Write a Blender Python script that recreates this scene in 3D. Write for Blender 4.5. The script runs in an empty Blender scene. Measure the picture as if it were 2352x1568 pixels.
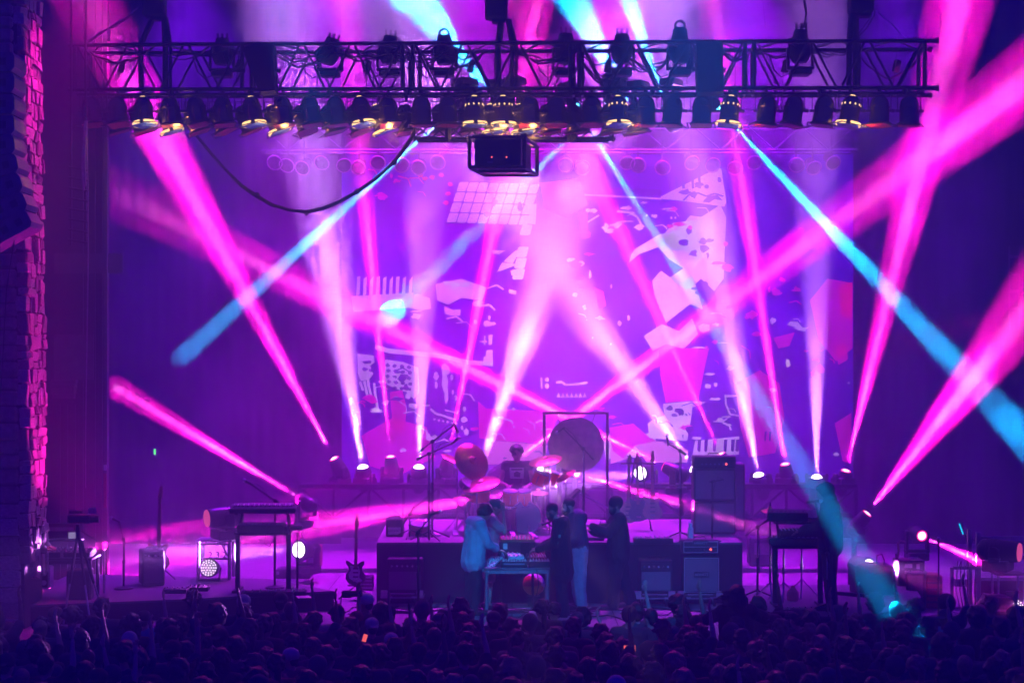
import bpy, bmesh, math, random
from mathutils import Vector, Matrix, Euler, noise as mnoise

random.seed(7)
sc = bpy.context.scene
COL = sc.collection
# ------------------------------------------------------------------ camera
# stage floor is z = 0; the camera stands in the audience, 25.4 m from y = 0
FW, CX, HY, CZ, CY = 3827.0, 1176.0, 838.0, 3.8, -25.4


def W(px, py, D):
    """point at depth D metres from the lens, seen at (px, py) of the 2352 px wide survey picture"""
    return Vector(((px - CX) * D / FW, CY + D, CZ - (py - HY) * D / FW))


def XF(px, D):
    return (px - CX) * D / FW


def ZF(py, D):
    return CZ - (py - HY) * D / FW


cd = bpy.data.cameras.new('camera')
cam = bpy.data.objects.new('camera', cd)
COL.objects.link(cam)
cam.location = (0, CY, CZ)
cam.rotation_euler = (math.pi / 2, 0, 0)
cd.sensor_width = 36
cd.lens = 36 * FW / 2352
cd.shift_y = (HY - 784) / 2352
cd.clip_end = 400
sc.camera = cam
# ------------------------------------------------------------------ night sky, exposure, sampling
w = bpy.data.worlds.new('World')
sc.world = w
w.use_nodes = True
bg = w.node_tree.nodes['Background']
bg.inputs[0].default_value = (0.01, 0.0, 1.0, 1)
bg.inputs[1].default_value = 0.38
vs = sc.view_settings
vs.view_transform = 'Standard'
vs.look = 'None'
vs.exposure = 0.22
vs.gamma = 1
vs.use_curve_mapping = False
cy = sc.cycles
cy.use_denoising = True
cy.max_bounces = 4
cy.volume_bounces = 0
cy.diffuse_bounces = 1
cy.glossy_bounces = 2
cy.transmission_bounces = 2
cy.transparent_max_bounces = 6
cy.sample_clamp_indirect = 2
cy.sample_clamp_direct = 0
cy.use_adaptive_sampling = False
cy.caustics_reflective = False
cy.caustics_refractive = False
# ------------------------------------------------------------------ lamp colours and powers
PINK = (1.0, 0.003, 0.52)
CYAN = (0.0, 0.42, 1.0)
WHITE = (0.66, 0.19, 1.0)
VIOLET = (0.21, 0.002, 1.0)
GAIN = 1.0
SIG = 0.020


def spot(name, loc, direction, half_tan, color, energy, blend=0.5, radius=0.07, parent=None):
    l = bpy.data.lights.new(name, 'SPOT')
    l.color = color
    l.spot_size = 2 * math.atan(half_tan)
    l.spot_blend = blend
    l.shadow_soft_size = radius
    l.energy = energy
    o = bpy.data.objects.new(name, l)
    COL.objects.link(o)
    o.rotation_mode = 'QUATERNION'
    o.rotation_quaternion = Vector(direction).to_track_quat('-Z', 'Y')
    o.location = loc
    if parent is not None:
        o.parent = parent
        o.location = Vector(loc) - parent.location
    return o


def wash(s, d, ang, col, P, rad=0.25):
    s = W(*s)
    return spot('wash_spot', s, W(*d) - s, math.tan(math.radians(ang / 2)), col, P, 1.0, rad)


# violet washes of the rear rig (hung above the picture), the projector and the cyan front spot
for x, p, c in ((430, 10000, VIOLET), (760, 17000, (.48, .004, 1)), (1080, 20000, (.66, .006, 1)), (1400, 20000, (.62, .006, 1)),
                (1720, 18000, (.36, .004, 1)), (2060, 6000, VIOLET)):
    wash((x, -130, 32.5), (x * .94 + 70, 1050, 31.2), 66, c, p)
wash((1160, 350, 28.0), (1372, 730, 34), 48, (.66, .30, 1), 7000, .06)
for x in (700, 1176, 1650):  # added magenta washes without fixtures, for rims on crowd and truss
    wash((x, 90, 33.0), (x * .8 + 235, 1500, 19), 28, (1, .006, .50), 1500)
wash((268, -170, 25.0), (84, 420, 24.45), 46, (1, .006, .50), 2900, .1)  # added light for the pillar's stage side, no fixture, above view
wash((268, 1330, 25.1), (84, 860, 24.45), 46, (1, .006, .50), 2000, .1)  # second added pillar light, low over the deck, no fixture
wash((2240, 170, 27.2), (300, 235, 27.4), 16, (1, .02, .5), 700, .1)  # added magenta side light, puts glints along the truss cans
wash((400, -700, 12), (1110, 1350, 25.5), 9, (.0, .36, 1), 11000, .1)
wash((1700, -900, 9), (1440, 1310, 26), 19, (.03, .22, 1), 12500, .1)


# ------------------------------------------------------------------ materials
def mat(name, col, rough=.6, metal=0.0, var=0.25, scale=12, bump=0.0, spec=.5):
    m = bpy.data.materials.new(name)
    m.use_nodes = True
    nt = m.node_tree
    b = nt.nodes['Principled BSDF']
    b.inputs['Roughness'].default_value = rough
    b.inputs['Metallic'].default_value = metal
    b.inputs['Specular IOR Level'].default_value = spec
    tc = nt.nodes.new('ShaderNodeTexCoord')
    nz = nt.nodes.new('ShaderNodeTexNoise')
    nz.inputs['Scale'].default_value = scale
    nz.inputs['Detail'].default_value = 4
    nt.links.new(tc.outputs['Object'], nz.inputs['Vector'])
    cr = nt.nodes.new('ShaderNodeValToRGB')
    cr.color_ramp.elements[0].position = .3
    cr.color_ramp.elements[1].position = .7
    cr.color_ramp.elements[0].color = (*[max(0, c * (1 - var)) for c in col], 1)
    cr.color_ramp.elements[1].color = (*[min(1, c * (1 + var)) for c in col], 1)
    nt.links.new(nz.outputs['Fac'], cr.inputs['Fac'])
    nt.links.new(cr.outputs['Color'], b.inputs['Base Color'])
    if bump:
        bp = nt.nodes.new('ShaderNodeBump')
        bp.inputs['Strength'].default_value = bump
        bp.inputs['Distance'].default_value = .02
        nt.links.new(nz.outputs['Fac'], bp.inputs['Height'])
        nt.links.new(bp.outputs['Normal'], b.inputs['Normal'])
    return m


def emis(name, col, s):
    m = bpy.data.materials.new(name)
    m.use_nodes = True
    nt = m.node_tree
    nt.nodes.clear()
    o = nt.nodes.new('ShaderNodeOutputMaterial')
    e = nt.nodes.new('ShaderNodeEmission')
    e.inputs[0].default_value = (*col, 1)
    e.inputs[1].default_value = s
    nt.links.new(e.outputs[0], o.inputs[0])
    return m


class M:
    black = mat('black_metal', (.022, .022, .025), .45, .3)
    matte = mat('matte_black', (.02, .02, .022), .8)
    plastic = mat('black_plastic', (.03, .03, .033), .35)
    alu = mat('truss_alloy', (.18, .18, .19), .5, .8, .15)
    darkalu = mat('painted_truss', (.035, .035, .04), .4, .6, .2)
    chrome = mat('chrome', (.75, .75, .78), .15, 1.0, .05)
    steel = mat('case_steel', (.5, .5, .53), .35, .9, .15)
    can = mat('par_can_shell', (.20, .15, .15), .25, .9, .3, 6)
    canrim = mat('par_can_rim', (.09, .03, .02), .4, .7)
    gelred = mat('red_gel', (.45, .03, .02), .35, 0, .1)
    gelblue = mat('blue_gel', (.03, .08, .5), .35, 0, .1)
    amber = emis('amber_glow', (1, .58, .20), 2.6)
    cloth = mat('black_drape', (.0018, .0016, .0022), .95, 0, .3, 3, 0, .0)
    wood = mat('wood_side', (.35, .17, .07), .5, 0, .3, 8)
    carpet = mat('deck_carpet', (.16, .15, .16), .95, 0, .25, 30, .3)
    skirt = mat('riser_skirt', (.02, .02, .028), .95, 0, .3, 5)
    tolex = mat('amp_tolex', (.03, .03, .032), .7, 0, .25, 90, .3)
    grille = mat('grille_cloth', (.22, .2, .21), .9, 0, .45, 160, .3)
    white = mat('white_paint', (.75, .74, .72), .5, 0, .08)
    ivory = mat('ivory_keys', (.7, .68, .62), .4, 0, .05)
    skin = mat('skin', (.45, .25, .17), .55, 0, .1, 20)
    skin2 = mat('pale_skin', (.58, .36, .27), .55, 0, .1, 20)
    skin3 = mat('brown_skin', (.2, .1, .06), .55, 0, .1, 20)
    hair = mat('dark_hair', (.02, .014, .01), .5, 0, .4, 60, .5)
    hair2 = mat('brown_hair', (.09, .05, .03), .5, 0, .4, 60, .5)
    hair3 = mat('blond_hair', (.3, .2, .1), .5, 0, .4, 60, .5)
    red = mat('red_cloth', (.4, .03, .03), .85)
    stone = mat('stone', (.45, .40, .37), .9, 0, .35, 9, .6)
    stone2 = mat('stone_warm', (.45, .36, .32), .9, 0, .35, 7, .6)
    stone3 = mat('stone_dark', (.27, .22, .2), .9, 0, .4, 11, .6)
    mortar = mat('mortar', (.09, .075, .07), .95, 0, .3, 20, .5)
    brass = mat('cymbal_bronze', (.75, .45, .2), .28, 1.0, .15, 30)
    gong = mat('gong_bronze', (.36, .24, .22), .4, .5, .35, 9, .25)
    rubber = mat('rubber', (.015, .015, .015), .8)
    lens = emis('hot_pink_lens', (1, .34, .62), 7)
    lensring = emis('pink_lens_ring', (1, .01, .22), 2.2)
    lenswhite = emis('white_lens', (1, .75, 1), 9)
    lenscyan = emis('cyan_lens', (.25, .9, 1), 8)
    ledwhite = emis('white_led', (1, .75, 1), 4)
    ledred = emis('red_led', (1, .1, .06), 3)
    ledgreen = emis('green_led', (.1, 1, .15), 2)
    ledcyan = emis('cyan_tube', (.0, .7, .9), 1.4)
    phone = emis('phone_screen', (1, .12, .1), 1.2)
    dimpink = emis('dim_pink_lens', (1, .10, .36), .8)


def translucent(name, col):
    m = bpy.data.materials.new(name)
    m.use_nodes = True
    nt = m.node_tree
    b = nt.nodes['Principled BSDF']
    b.inputs['Base Color'].default_value = (*col, 1)
    b.inputs['Roughness'].default_value = .2
    t = nt.nodes.new('ShaderNodeBsdfTranslucent')
    t.inputs[0].default_value = (*col, 1)
    mx = nt.nodes.new('ShaderNodeMixShader')
    mx.inputs[0].default_value = .55
    nt.links.new(b.outputs[0], mx.inputs[1])
    nt.links.new(t.outputs[0], mx.inputs[2])
    nt.links.new(mx.outputs[0], nt.nodes['Material Output'].inputs[0])
    return m


M.acrylic = translucent('amber_acrylic', (1, .20, .012))
M.pinkdrum = translucent('pink_drum_shell', (.7, .3, .4))
M.drumhead = translucent('drum_head', (.8, .75, .75))


# ------------------------------------------------------------------ mesh helpers
def frame_of(d):
    d = Vector(d).normalized()
    a = Vector((0, 0, 1)) if abs(d.z) < .95 else Vector((1, 0, 0))
    u = d.cross(a).normalized()
    return u, d.cross(u).normalized(), d


class MB:
    def __init__(s):
        s.v = []
        s.f = []

    def add(s, vs, fs):
        n = len(s.v)
        s.v += [tuple(v) for v in vs]
        s.f += [tuple(i + n for i in f) for f in fs]
        return s

    def box(s, c, d, rot=None, bev=0.0):
        c = Vector(c)
        R = Euler(rot).to_matrix() if rot is not None and not isinstance(rot, Matrix) else (rot or Matrix.Identity(3))
        h = [x / 2 for x in d]
        if bev > 0:
            bev = min(bev, min(h) * .9)
            bm = bmesh.new()
            bmesh.ops.create_cube(bm, size=1, matrix=Matrix.Diagonal((*d, 1)))
            bmesh.ops.bevel(bm, geom=bm.edges[:], offset=bev, segments=1, affect='EDGES', profile=.5)
            bm.verts.index_update()
            s.add([c + R @ v.co for v in bm.verts], [[v.index for v in f.verts] for f in bm.faces])
            bm.free()
            return s
        vs = [c + R @ Vector((x, y, z)) for x in (-h[0], h[0]) for y in (-h[1], h[1]) for z in (-h[2], h[2])]
        return s.add(vs, [(0, 1, 3, 2), (4, 6, 7, 5), (0, 4, 5, 1), (2, 3, 7, 6), (0, 2, 6, 4), (1, 5, 7, 3)])

    def lathe(s, prof, c=(0, 0, 0), ax=(0, 0, 1), n=16, sx=1.0):
        """prof: (radius, height) pairs along ax from c; ends are closed"""
        u, v, d = frame_of(ax)
        c = Vector(c)
        vs = []
        fs = []
        for r, h in prof:
            for k in range(n):
                a = 2 * math.pi * k / n
                vs.append(c + d * h + u * (r * math.cos(a) * sx) + v * (r * math.sin(a)))
        for i in range(len(prof) - 1):
            for k in range(n):
                k2 = (k + 1) % n
                fs.append((i * n + k, i * n + k2, (i + 1) * n + k2, (i + 1) * n + k))
        fs.append(tuple(range(n))[::-1])
        fs.append(tuple((len(prof) - 1) * n + k for k in range(n)))
        return s.add(vs, fs)

    def bar(s, p, q, r, r2=None, n=8):
        p, q = Vector(p), Vector(q)
        return s.lathe([(r, 0), (r if r2 is None else r2, (q - p).length)], p, q - p, n)

    def tube(s, pts, r, n=6):
        pts = [Vector(p) for p in pts]
        vs, fs = [], []
        for i, p in enumerate(pts):
            d = pts[min(i + 1, len(pts) - 1)] - pts[max(i - 1, 0)]
            u, v, _ = frame_of(d)
            for k in range(n):
                a = 2 * math.pi * k / n
                vs.append(p + u * r * math.cos(a) + v * r * math.sin(a))
        for i in range(len(pts) - 1):
            for k in range(n):
                k2 = (k + 1) % n
                fs.append((i * n + k, i * n + k2, (i + 1) * n + k2, (i + 1) * n + k))
        fs.append(tuple(range(n))[::-1])
        fs.append(tuple((len(pts) - 1) * n + k for k in range(n)))
        return s.add(vs, fs)

    def ell(s, c, r, n=12, m=8, rot=None):
        if not hasattr(r, '__len__'):
            r = (r, r, r)
        R = Euler(rot).to_matrix() if rot is not None and not isinstance(rot, Matrix) else (rot or Matrix.Identity(3))
        c = Vector(c)
        vs = [c + R @ Vector((0, 0, r[2]))]
        for i in range(1, m):
            t = math.pi * i / m
            for k in range(n):
                a = 2 * math.pi * k / n
                vs.append(c + R @ Vector((r[0] * math.sin(t) * math.cos(a), r[1] * math.sin(t) * math.sin(a), r[2] * math.cos(t))))
        vs.append(c + R @ Vector((0, 0, -r[2])))
        fs = [(0, 1 + k, 1 + (k + 1) % n) for k in range(n)]
        for i in range(m - 2):
            for k in range(n):
                a = 1 + i * n
                fs.append((a + k, a + n + k, a + n + (k + 1) % n, a + (k + 1) % n))
        L = len(vs) - 1
        a = 1 + (m - 2) * n
        fs += [(a + k, L, a + (k + 1) % n) for k in range(n)]
        return s.add(vs, fs)

    def caps(s, p, q, r0, r1, n=10):
        p, q = Vector(p), Vector(q)
        s.bar(p, q, r0, r1, n)
        s.ell(p, r0, n, 6)
        return s.ell(q, r1, n, 6)

    def ring(s, c, ax, R, r, n=20, k=6, a0=0.0, a1=2 * math.pi):
        u, v, d = frame_of(ax)
        c = Vector(c)
        full = abs(a1 - a0) > 6.28
        m = n if full else n + 1
        vs, fs = [], []
        for i in range(m):
            a = a0 + (a1 - a0) * i / n
            e = u * math.cos(a) + v * math.sin(a)
            for j in range(k):
                b = 2 * math.pi * j / k
                vs.append(c + e * (R + r * math.cos(b)) + d * r * math.sin(b))
        for i in range(n if full else n):
            i2 = (i + 1) % m
            for j in range(k):
                j2 = (j + 1) % k
                fs.append((i * k + j, i2 * k + j, i2 * k + j2, i * k + j2))
        return s.add(vs, fs)

    def prism(s, poly, y0, y1, T=None):
        """poly of (x, z) extruded from y0 to y1, optional matrix T"""
        n = len(poly)
        vs = [Vector((x, y0, z)) for x, z in poly] + [Vector((x, y1, z)) for x, z in poly]
        if T is not None:
            vs = [T @ v for v in vs]
        fs = [tuple(range(n)), tuple(range(2 * n - 1, n - 1, -1))]
        fs += [(i, i + n, (i + 1) % n + n, (i + 1) % n) for i in range(n)]
        return s.add(vs, fs)

    def disc(s, c, ax, r, n=20, sx=1.0):
        u, v, d = frame_of(ax)
        c = Vector(c)
        vs = [c + u * r * sx * math.cos(2 * math.pi * k / n) + v * r * math.sin(2 * math.pi * k / n) for k in range(n)]
        return s.add(vs, [tuple(range(n))])

    def mesh(s, name, m=None, smooth=True):
        me = bpy.data.meshes.new(name)
        me.from_pydata(s.v, [], s.f)
        bm = bmesh.new()
        bm.from_mesh(me)
        bmesh.ops.recalc_face_normals(bm, faces=bm.faces[:])
        bm.to_mesh(me)
        bm.free()
        if smooth:
            me.polygons.foreach_set('use_smooth', [True] * len(me.polygons))
            me.set_sharp_from_angle(angle=math.radians(38))
        if m:
            me.materials.append(m)
        return me

    def build(s, name, m, par=None, loc=None, rot=None, smooth=True):
        return put(name, s.mesh(name, m, smooth), par, loc, rot)


def put(name, me, par=None, loc=None, rot=None, m=None):
    o = bpy.data.objects.new(name, me)
    COL.objects.link(o)
    if par is not None:
        o.parent = par
    if loc is not None:
        o.location = loc
    if rot is not None:
        o.rotation_euler = rot
    if m is not None:
        o.material_slots[0].link = 'OBJECT'
        o.material_slots[0].material = m
    return o


def tag(o, label=None, cat=None, group=None, kind=None):
    if label:
        o['label'] = label
    if cat:
        o['category'] = cat
    if group:
        o['group'] = group
    if kind:
        o['kind'] = kind
    return o


def thing(name, label, cat, loc=(0, 0, 0), rz=0.0, group=None):
    o = bpy.data.objects.new(name, None)
    COL.objects.link(o)
    o.empty_display_size = .1
    o.location = loc
    o.rotation_euler = (0, 0, rz)
    return tag(o, label, cat, group)


UNIT_CYL = {}


def strut(par, name, p, q, r, m, n=8):
    """one rod of a truss or stand: shared unit cylinder placed by its matrix (p, q in the parent's space)"""
    key = (m.name, n)
    if key not in UNIT_CYL:
        b = MB()
        b.lathe([(1, 0), (1, 1)], n=n)
        UNIT_CYL[key] = b.mesh('rod', m)
    p, q = Vector(p), Vector(q)
    u, v, d = frame_of(q - p)
    L = (q - p).length
    o = put(name, UNIT_CYL[key], par)
    X = Matrix.Identity(4)
    for i, (ax, sca) in enumerate(((u, r), (v, r), (d, L))):
        for j in range(3):
            X[j][i] = ax[j] * sca
    X.translation = p
    o.matrix_local = X
    return o


def text(name, body, size, par, loc, rot, m, depth=.004):
    c = bpy.data.curves.new(name, 'FONT')
    c.body = body
    c.size = size
    c.extrude = depth
    c.align_x = 'CENTER'
    c.align_y = 'CENTER'
    c.resolution_u = 2
    t = bpy.data.objects.new(name, c)
    COL.objects.link(t)
    me = bpy.data.meshes.new_from_object(t.evaluated_get(bpy.context.evaluated_depsgraph_get()))
    bpy.data.objects.remove(t)
    if not me.materials:
        me.materials.append(m)
    o = put(name, me, par, loc, rot)
    o['kind'] = 'stuff'
    return o


ORD = ('first second third fourth fifth sixth seventh eighth ninth tenth eleventh twelfth thirteenth fourteenth fifteenth sixteenth '
       'seventeenth eighteenth nineteenth twentieth twenty-first twenty-second twenty-third twenty-fourth twenty-fifth '
       'twenty-sixth twenty-seventh twenty-eighth twenty-ninth thirtieth').split()


# ------------------------------------------------------------------ air
hz = bpy.data.materials.new('haze')
hz.use_nodes = True
nt = hz.node_tree
nt.nodes.clear()
_o = nt.nodes.new('ShaderNodeOutputMaterial')
_p = nt.nodes.new('ShaderNodeVolumePrincipled')
_p.inputs['Color'].default_value = (.92, .92, .95, 1)
_p.inputs['Density'].default_value = SIG
_p.inputs['Anisotropy'].default_value = 0.0
SMOKE = True
nt.links.new(_p.outputs[0], _o.inputs['Volume'])
tag(MB().box((0, -6.5, 5.6), (33, 41, 17.2)).build('haze', hz, smooth=False), kind='stuff')


# drifting stage smoke, thicker in wisps, inside the even air
if SMOKE:
    sm = bpy.data.materials.new('smoke')
    sm.use_nodes = True
    nt = sm.node_tree
    nt.nodes.clear()
    _o = nt.nodes.new('ShaderNodeOutputMaterial')
    _p = nt.nodes.new('ShaderNodeVolumePrincipled')
    _p.inputs['Color'].default_value = (.92, .92, .95, 1)
    _t = nt.nodes.new('ShaderNodeTexCoord')
    _n = nt.nodes.new('ShaderNodeTexNoise')
    _n.inputs['Scale'].default_value = .42
    _n.inputs['Detail'].default_value = 3.5
    _n.inputs['Roughness'].default_value = .62
    _n.inputs['Distortion'].default_value = .7
    _m = nt.nodes.new('ShaderNodeMapRange')
    _m.inputs['From Min'].default_value = .46
    _m.inputs['From Max'].default_value = .72
    _m.inputs['To Max'].default_value = .065
    nt.links.new(_t.outputs['Object'], _n.inputs['Vector'])
    nt.links.new(_n.outputs['Fac'], _m.inputs['Value'])
    nt.links.new(_m.outputs['Result'], _p.inputs['Density'])
    nt.links.new(_p.outputs[0], _o.inputs['Volume'])
    sm.cycles.volume_step_rate = .5
    tag(MB().box((0.6, 4.6, 5.4), (17.0, 8.4, 10.4)).build('smoke', sm, smooth=False), kind='stuff')


# ------------------------------------------------------------------ ground and stage
def sheet(name, x0, x1, y0, y1, z, m, thick=.0):
    b = MB()
    if thick:
        b.box(((x0 + x1) / 2, (y0 + y1) / 2, z - thick / 2), (x1 - x0, y1 - y0, thick))
    else:
        b.add([(x0, y0, z), (x1, y0, z), (x1, y1, z), (x0, y1, z)], [(0, 1, 2, 3)])
    return tag(b.build(name, m, smooth=False), kind='structure')


pitm = mat('pit_ground', (.05, .05, .055), .9, 0, .3, 6, .3)
floorm = mat('stage_boards', (.27, .25, .24), .45, 0, .25, 5, .12)
sheet('ground', -16.2, 16.2, -26.8, 13.8, -1.95, mat('far_ground', (.03, .035, .03), .95))
sheet('pit_floor', -15, 15, -26, -2.4, -1.15, pitm, .7)
sheet('stage_floor', -15.5, 15.5, -2.4, 13, 0, floorm, 1.6)
# seams between the stage sheets
for k in range(9):
    b = MB()
    x = -6.2 + k * 1.55
    b.box((x, 1.2, .002), (.012, 7.0, .004))
    tag(b.build('floor_seam', M.matte, smooth=False), kind='structure')


def poly_deck(name, label, pts, z0, z1, top, side, cat='platform'):
    t = thing(name, label, cat, (0, 0, 0))
    n = len(pts)
    b = MB()
    b.add([(x, y, z0) for x, y in pts] + [(x, y, z1 - .03) for x, y in pts],
          [(i, (i + 1) % n, (i + 1) % n + n, i + n) for i in range(n)])
    b.build('skirt', side, t, smooth=False)
    b = MB()
    b.add([(x, y, z1 - .03) for x, y in pts] + [(x, y, z1) for x, y in pts],
          [tuple(range(n, 2 * n)), tuple(range(n))[::-1]] + [(i, (i + 1) % n, (i + 1) % n + n, i + n) for i in range(n)])
    b.build('top', top, t, smooth=False)
    return t


RZ = 0.97
carpet2 = mat('riser_carpet', (.2, .17, .18), .9, 0, .3, 14, .2)
poly_deck('drum_riser', 'wide dark skirted riser carrying the drums and the tall amplifier', [
    (XF(865, 26.6), 1.2), (XF(1705, 26.6), 1.2), (XF(1705, 26.6), 5.2), (XF(865, 26.6) - .1, 5.2)], 0, RZ, carpet2, M.skirt)
# drape folds of the skirt
DZ = .3
poly_deck('low_deck', 'low carpeted deck under the two-tier keyboard stand', [
    (-7.4, -1.2), (XF(446, 25), -.42), (XF(768, 25.9), .45), (XF(610, 27.0), 1.9), (-7.4, 2.6)], 0, DZ, M.carpet, M.skirt)
poly_deck('low_deck', 'low carpeted deck under the hooded keyboard player', [
    (XF(1700, 24.2), -.9), (XF(1790, 23.3), -1.95), (XF(1900, 23.1), -2.18), (XF(2000, 23.2), -2.1), (XF(2050, 23.8), -1.6),
    (XF(2120, 25), -.3), (XF(2120, 26), 1.2), (XF(1712, 26), 1.1)], 0, DZ, M.carpet, M.skirt)

# rug in front of the gear table
b = MB()
b.box((XF(1196, 24.9), -.75, .006), (1.0, 1.0, .012))
tag(b.build('floor_mat', mat('mat_red', (.38, .06, .12), .95, 0, .2, 20, .3)), 'reddish flat mat on the stage beneath the gear table', 'mat')

# ------------------------------------------------------------------ walls, drapes
def slab(name, x0, x1, y0, y1, z0, z1, m, par=None):
    b = MB()
    b.box(((x0 + x1) / 2, (y0 + y1) / 2, (z0 + z1) / 2), (x1 - x0, y1 - y0, z1 - z0))
    return b.build(name, m, par, smooth=False)


wallm = mat('dark_wall', (.06, .055, .06), .9, 0, .25, 2, .1)
tag(slab('back_wall', -15.4, 15.4, 11.3, 11.7, 0, 12.9, wallm), 'dark rear stage wall behind the violet screen', 'wall')


def curtain(name, label, x0, x1, y, z0, z1, m, amp=.018, wl=.30):
    b = MB()
    n = max(8, int((x1 - x0) / wl * 8))
    vs, fs = [], []
    for i in range(n + 1):
        x = x0 + (x1 - x0) * i / n
        d = amp * math.sin(2 * math.pi * (x - x0) / wl + .6 * math.sin(x * 2.3)) + .04 * math.sin(x * 5.1)
        vs += [(x, y + d, z0), (x, y + d * .8, z1), (x, y + d + .03, z0), (x, y + d * .8 + .03, z1)]
    for i in range(n):
        a = i * 4
        fs += [(a, a + 4, a + 5, a + 1), (a + 2, a + 3, a + 7, a + 6), (a + 1, a + 5, a + 7, a + 3), (a, a + 2, a + 6, a + 4)]
    fs += [(0, 1, 3, 2), (n * 4, n * 4 + 2, n * 4 + 3, n * 4 + 1)]
    b.add(vs, fs)
    return tag(b.build(name, m), label, 'curtain')


curtain('stage_curtain', 'tall black drape hanging between the steel mast and the violet screen', -11.8, XF(782, 35.4), 10.1, 0.0, 12.7, M.cloth)
curtain('stage_curtain', 'tall black drape hanging beyond the bare ladder', XF(1963, 35.4), 13.2, 10.1, 0.0, 12.7, M.cloth)

# proscenium wing behind the stone pillar
wing = thing('wing_wall', 'dark panelled wing wall between stone pillar and steel mast', 'wall', (-7.6, 4.1, 0))
slab('wall_panel', -3.0, XF(243, 29.5) + 7.6, 0, .25, 0, 12.8, wallm, wing)
trim = mat('wing_trim', (.16, .13, .13), .8, 0, .2, 6)
for zz0, zz1 in ((ZF(628, 29.5), ZF(582, 29.5)), (ZF(872, 29.5), ZF(768, 29.5))):
    slab('ledge_panel', -.5, .72 if zz0 > 4 else .2, -.05, 0, zz0, zz1, trim, wing)
for k, (a, c, dd) in enumerate(((872, 880, .24), (881, 891, .28), (892, 904, .25), (905, 915, .17))):
    slab('cornice_course', -.5, XF(178 - 2 * k, 29.4) + 7.6, -dd, -.052, ZF(c, 29.4), ZF(a, 29.4), trim, wing)
for xx in (133, 150, 168, 186, 214, 230):
    slab('batten', XF(xx, 29.4) + 7.6 - .02, XF(xx, 29.4) + 7.6 + .02, -.03, 0, 0, 3.1 if xx < 180 else 12.2, wallm, wing)
mast = thing('steel_mast', 'slender steel mast at the free edge of the wing wall', 'mast', (XF(246, 29.4), 3.9, 0))
MB().box((0, 0, 6.4), (.06, .06, 12.8)).build('tube', trim, mast)
MB().box((0, 0, .02), (.3, .3, .04)).build('base_plate', M.black, mast)
MB().box((.0, -.045, 1.6), (.05, .03, .6)).build('red_label', M.red, mast)
MB().box((.0, -.045, 2.0), (.05, .03, .1)).build('white_label', M.white, mast)

# unlit lamp ladder and cable hanging in the wing
lad = thing('lamp_ladder', 'black drop ladder of side lamps hanging in front of the wing wall', 'lamp ladder', (XF(180, 27.3), 1.9, ZF(565, 27.3)))
for sx in (-.12, .12):
    strut(lad, 'rail', (sx, 0, 0), (sx, 0, 4.8), .02, M.black)
for k in range(8):
    z = .05 + k * .17
    strut(lad, 'rung', (-.15, -.05, z + .05), (.16, -.02, z), .016, M.black)
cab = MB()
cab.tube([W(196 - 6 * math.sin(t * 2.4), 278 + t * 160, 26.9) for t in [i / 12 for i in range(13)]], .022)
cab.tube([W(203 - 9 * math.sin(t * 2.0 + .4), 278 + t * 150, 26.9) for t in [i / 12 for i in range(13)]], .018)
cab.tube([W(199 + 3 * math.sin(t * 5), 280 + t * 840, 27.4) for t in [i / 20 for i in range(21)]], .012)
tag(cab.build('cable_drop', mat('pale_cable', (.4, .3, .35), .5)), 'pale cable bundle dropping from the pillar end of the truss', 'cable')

# ------------------------------------------------------------------ stone pillar with separate stones
PX, PD0, PD1 = -6.99, 24.0, 24.95
pil = thing('stone_pillar', 'tall rough stone pillar catching magenta light on its stage side', 'pillar', (-7.6, CY + 24.0, 0))


def pil_x(z):
    return .60 + (ZF(0, 24.2) - z) * .013 - .12


zt = 9.6
b = MB()
b.add([(-2.2, .02, -1.15), (pil_x(-1.15) - .02, .02, -1.15), (pil_x(-1.15) - .02, .93, -1.15), (-2.2, .93, -1.15),
       (-2.2, .02, zt), (pil_x(zt) - .02, .02, zt), (pil_x(zt) - .02, .93, zt), (-2.2, .93, zt)],
      [(0, 1, 2, 3), (4, 5, 6, 7), (0, 1, 5, 4), (1, 2, 6, 5), (2, 3, 7, 6), (3, 0, 4, 7)])
b.build('core', M.mortar, pil, smooth=False)


def stone_mesh(m, seed):
    r = random.Random(seed)
    bm = bmesh.new()
    bmesh.ops.create_cube(bm, size=1)
    bmesh.ops.bevel(bm, geom=bm.edges[:], offset=.07, segments=1, affect='EDGES', profile=.5)
    for v in bm.verts:
        v.co += Vector((r.uniform(-.09, .09), r.uniform(-.07, .07), r.uniform(-.07, .07)))
    me = bpy.data.meshes.new('stone')
    bm.to_mesh(me)
    bm.free()
    me.materials.append(m)
    return me


STONES = [stone_mesh(m, s) for s, m in enumerate((M.stone, M.stone2, M.stone, M.stone3, M.stone2, M.stone3, M.stone, M.stone2, M.stone3, M.stone, M.stone2, M.stone))]
rs = random.Random(3)
nst = 0
cells = [(0.0, -.8, .96, zt + .75)]
done = []
while cells:
    y0, z0, wd, h = cells.pop()
    if wd * h < rs.uniform(.030, .085) and .35 < wd / h < 2.8:
        done.append((y0, z0, wd, h))
    elif (h > wd * 1.25) or (h > wd * .8 and rs.random() < .5):
        f = rs.uniform(.3, .7)
        cells += [(y0, z0, wd, h * f), (y0, z0 + h * f, wd, h * (1 - f))]
    else:
        f = rs.uniform(.3, .7)
        cells += [(y0, z0, wd * f, h), (y0 + wd * f, z0, wd * (1 - f), h)]
for y0, z0, wd, h in done[:250]:
    o = put('stone', rs.choice(STONES), pil, (pil_x(z0 + h / 2) + rs.uniform(-.035, .02), y0 + wd / 2, z0 + h / 2),
            (rs.uniform(-.14, .14), rs.uniform(-.07, .07), rs.uniform(-.09, .09)))
    o.scale = (.16, wd * rs.uniform(.86, .97), h * rs.uniform(.86, .97))
    nst += 1
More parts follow.
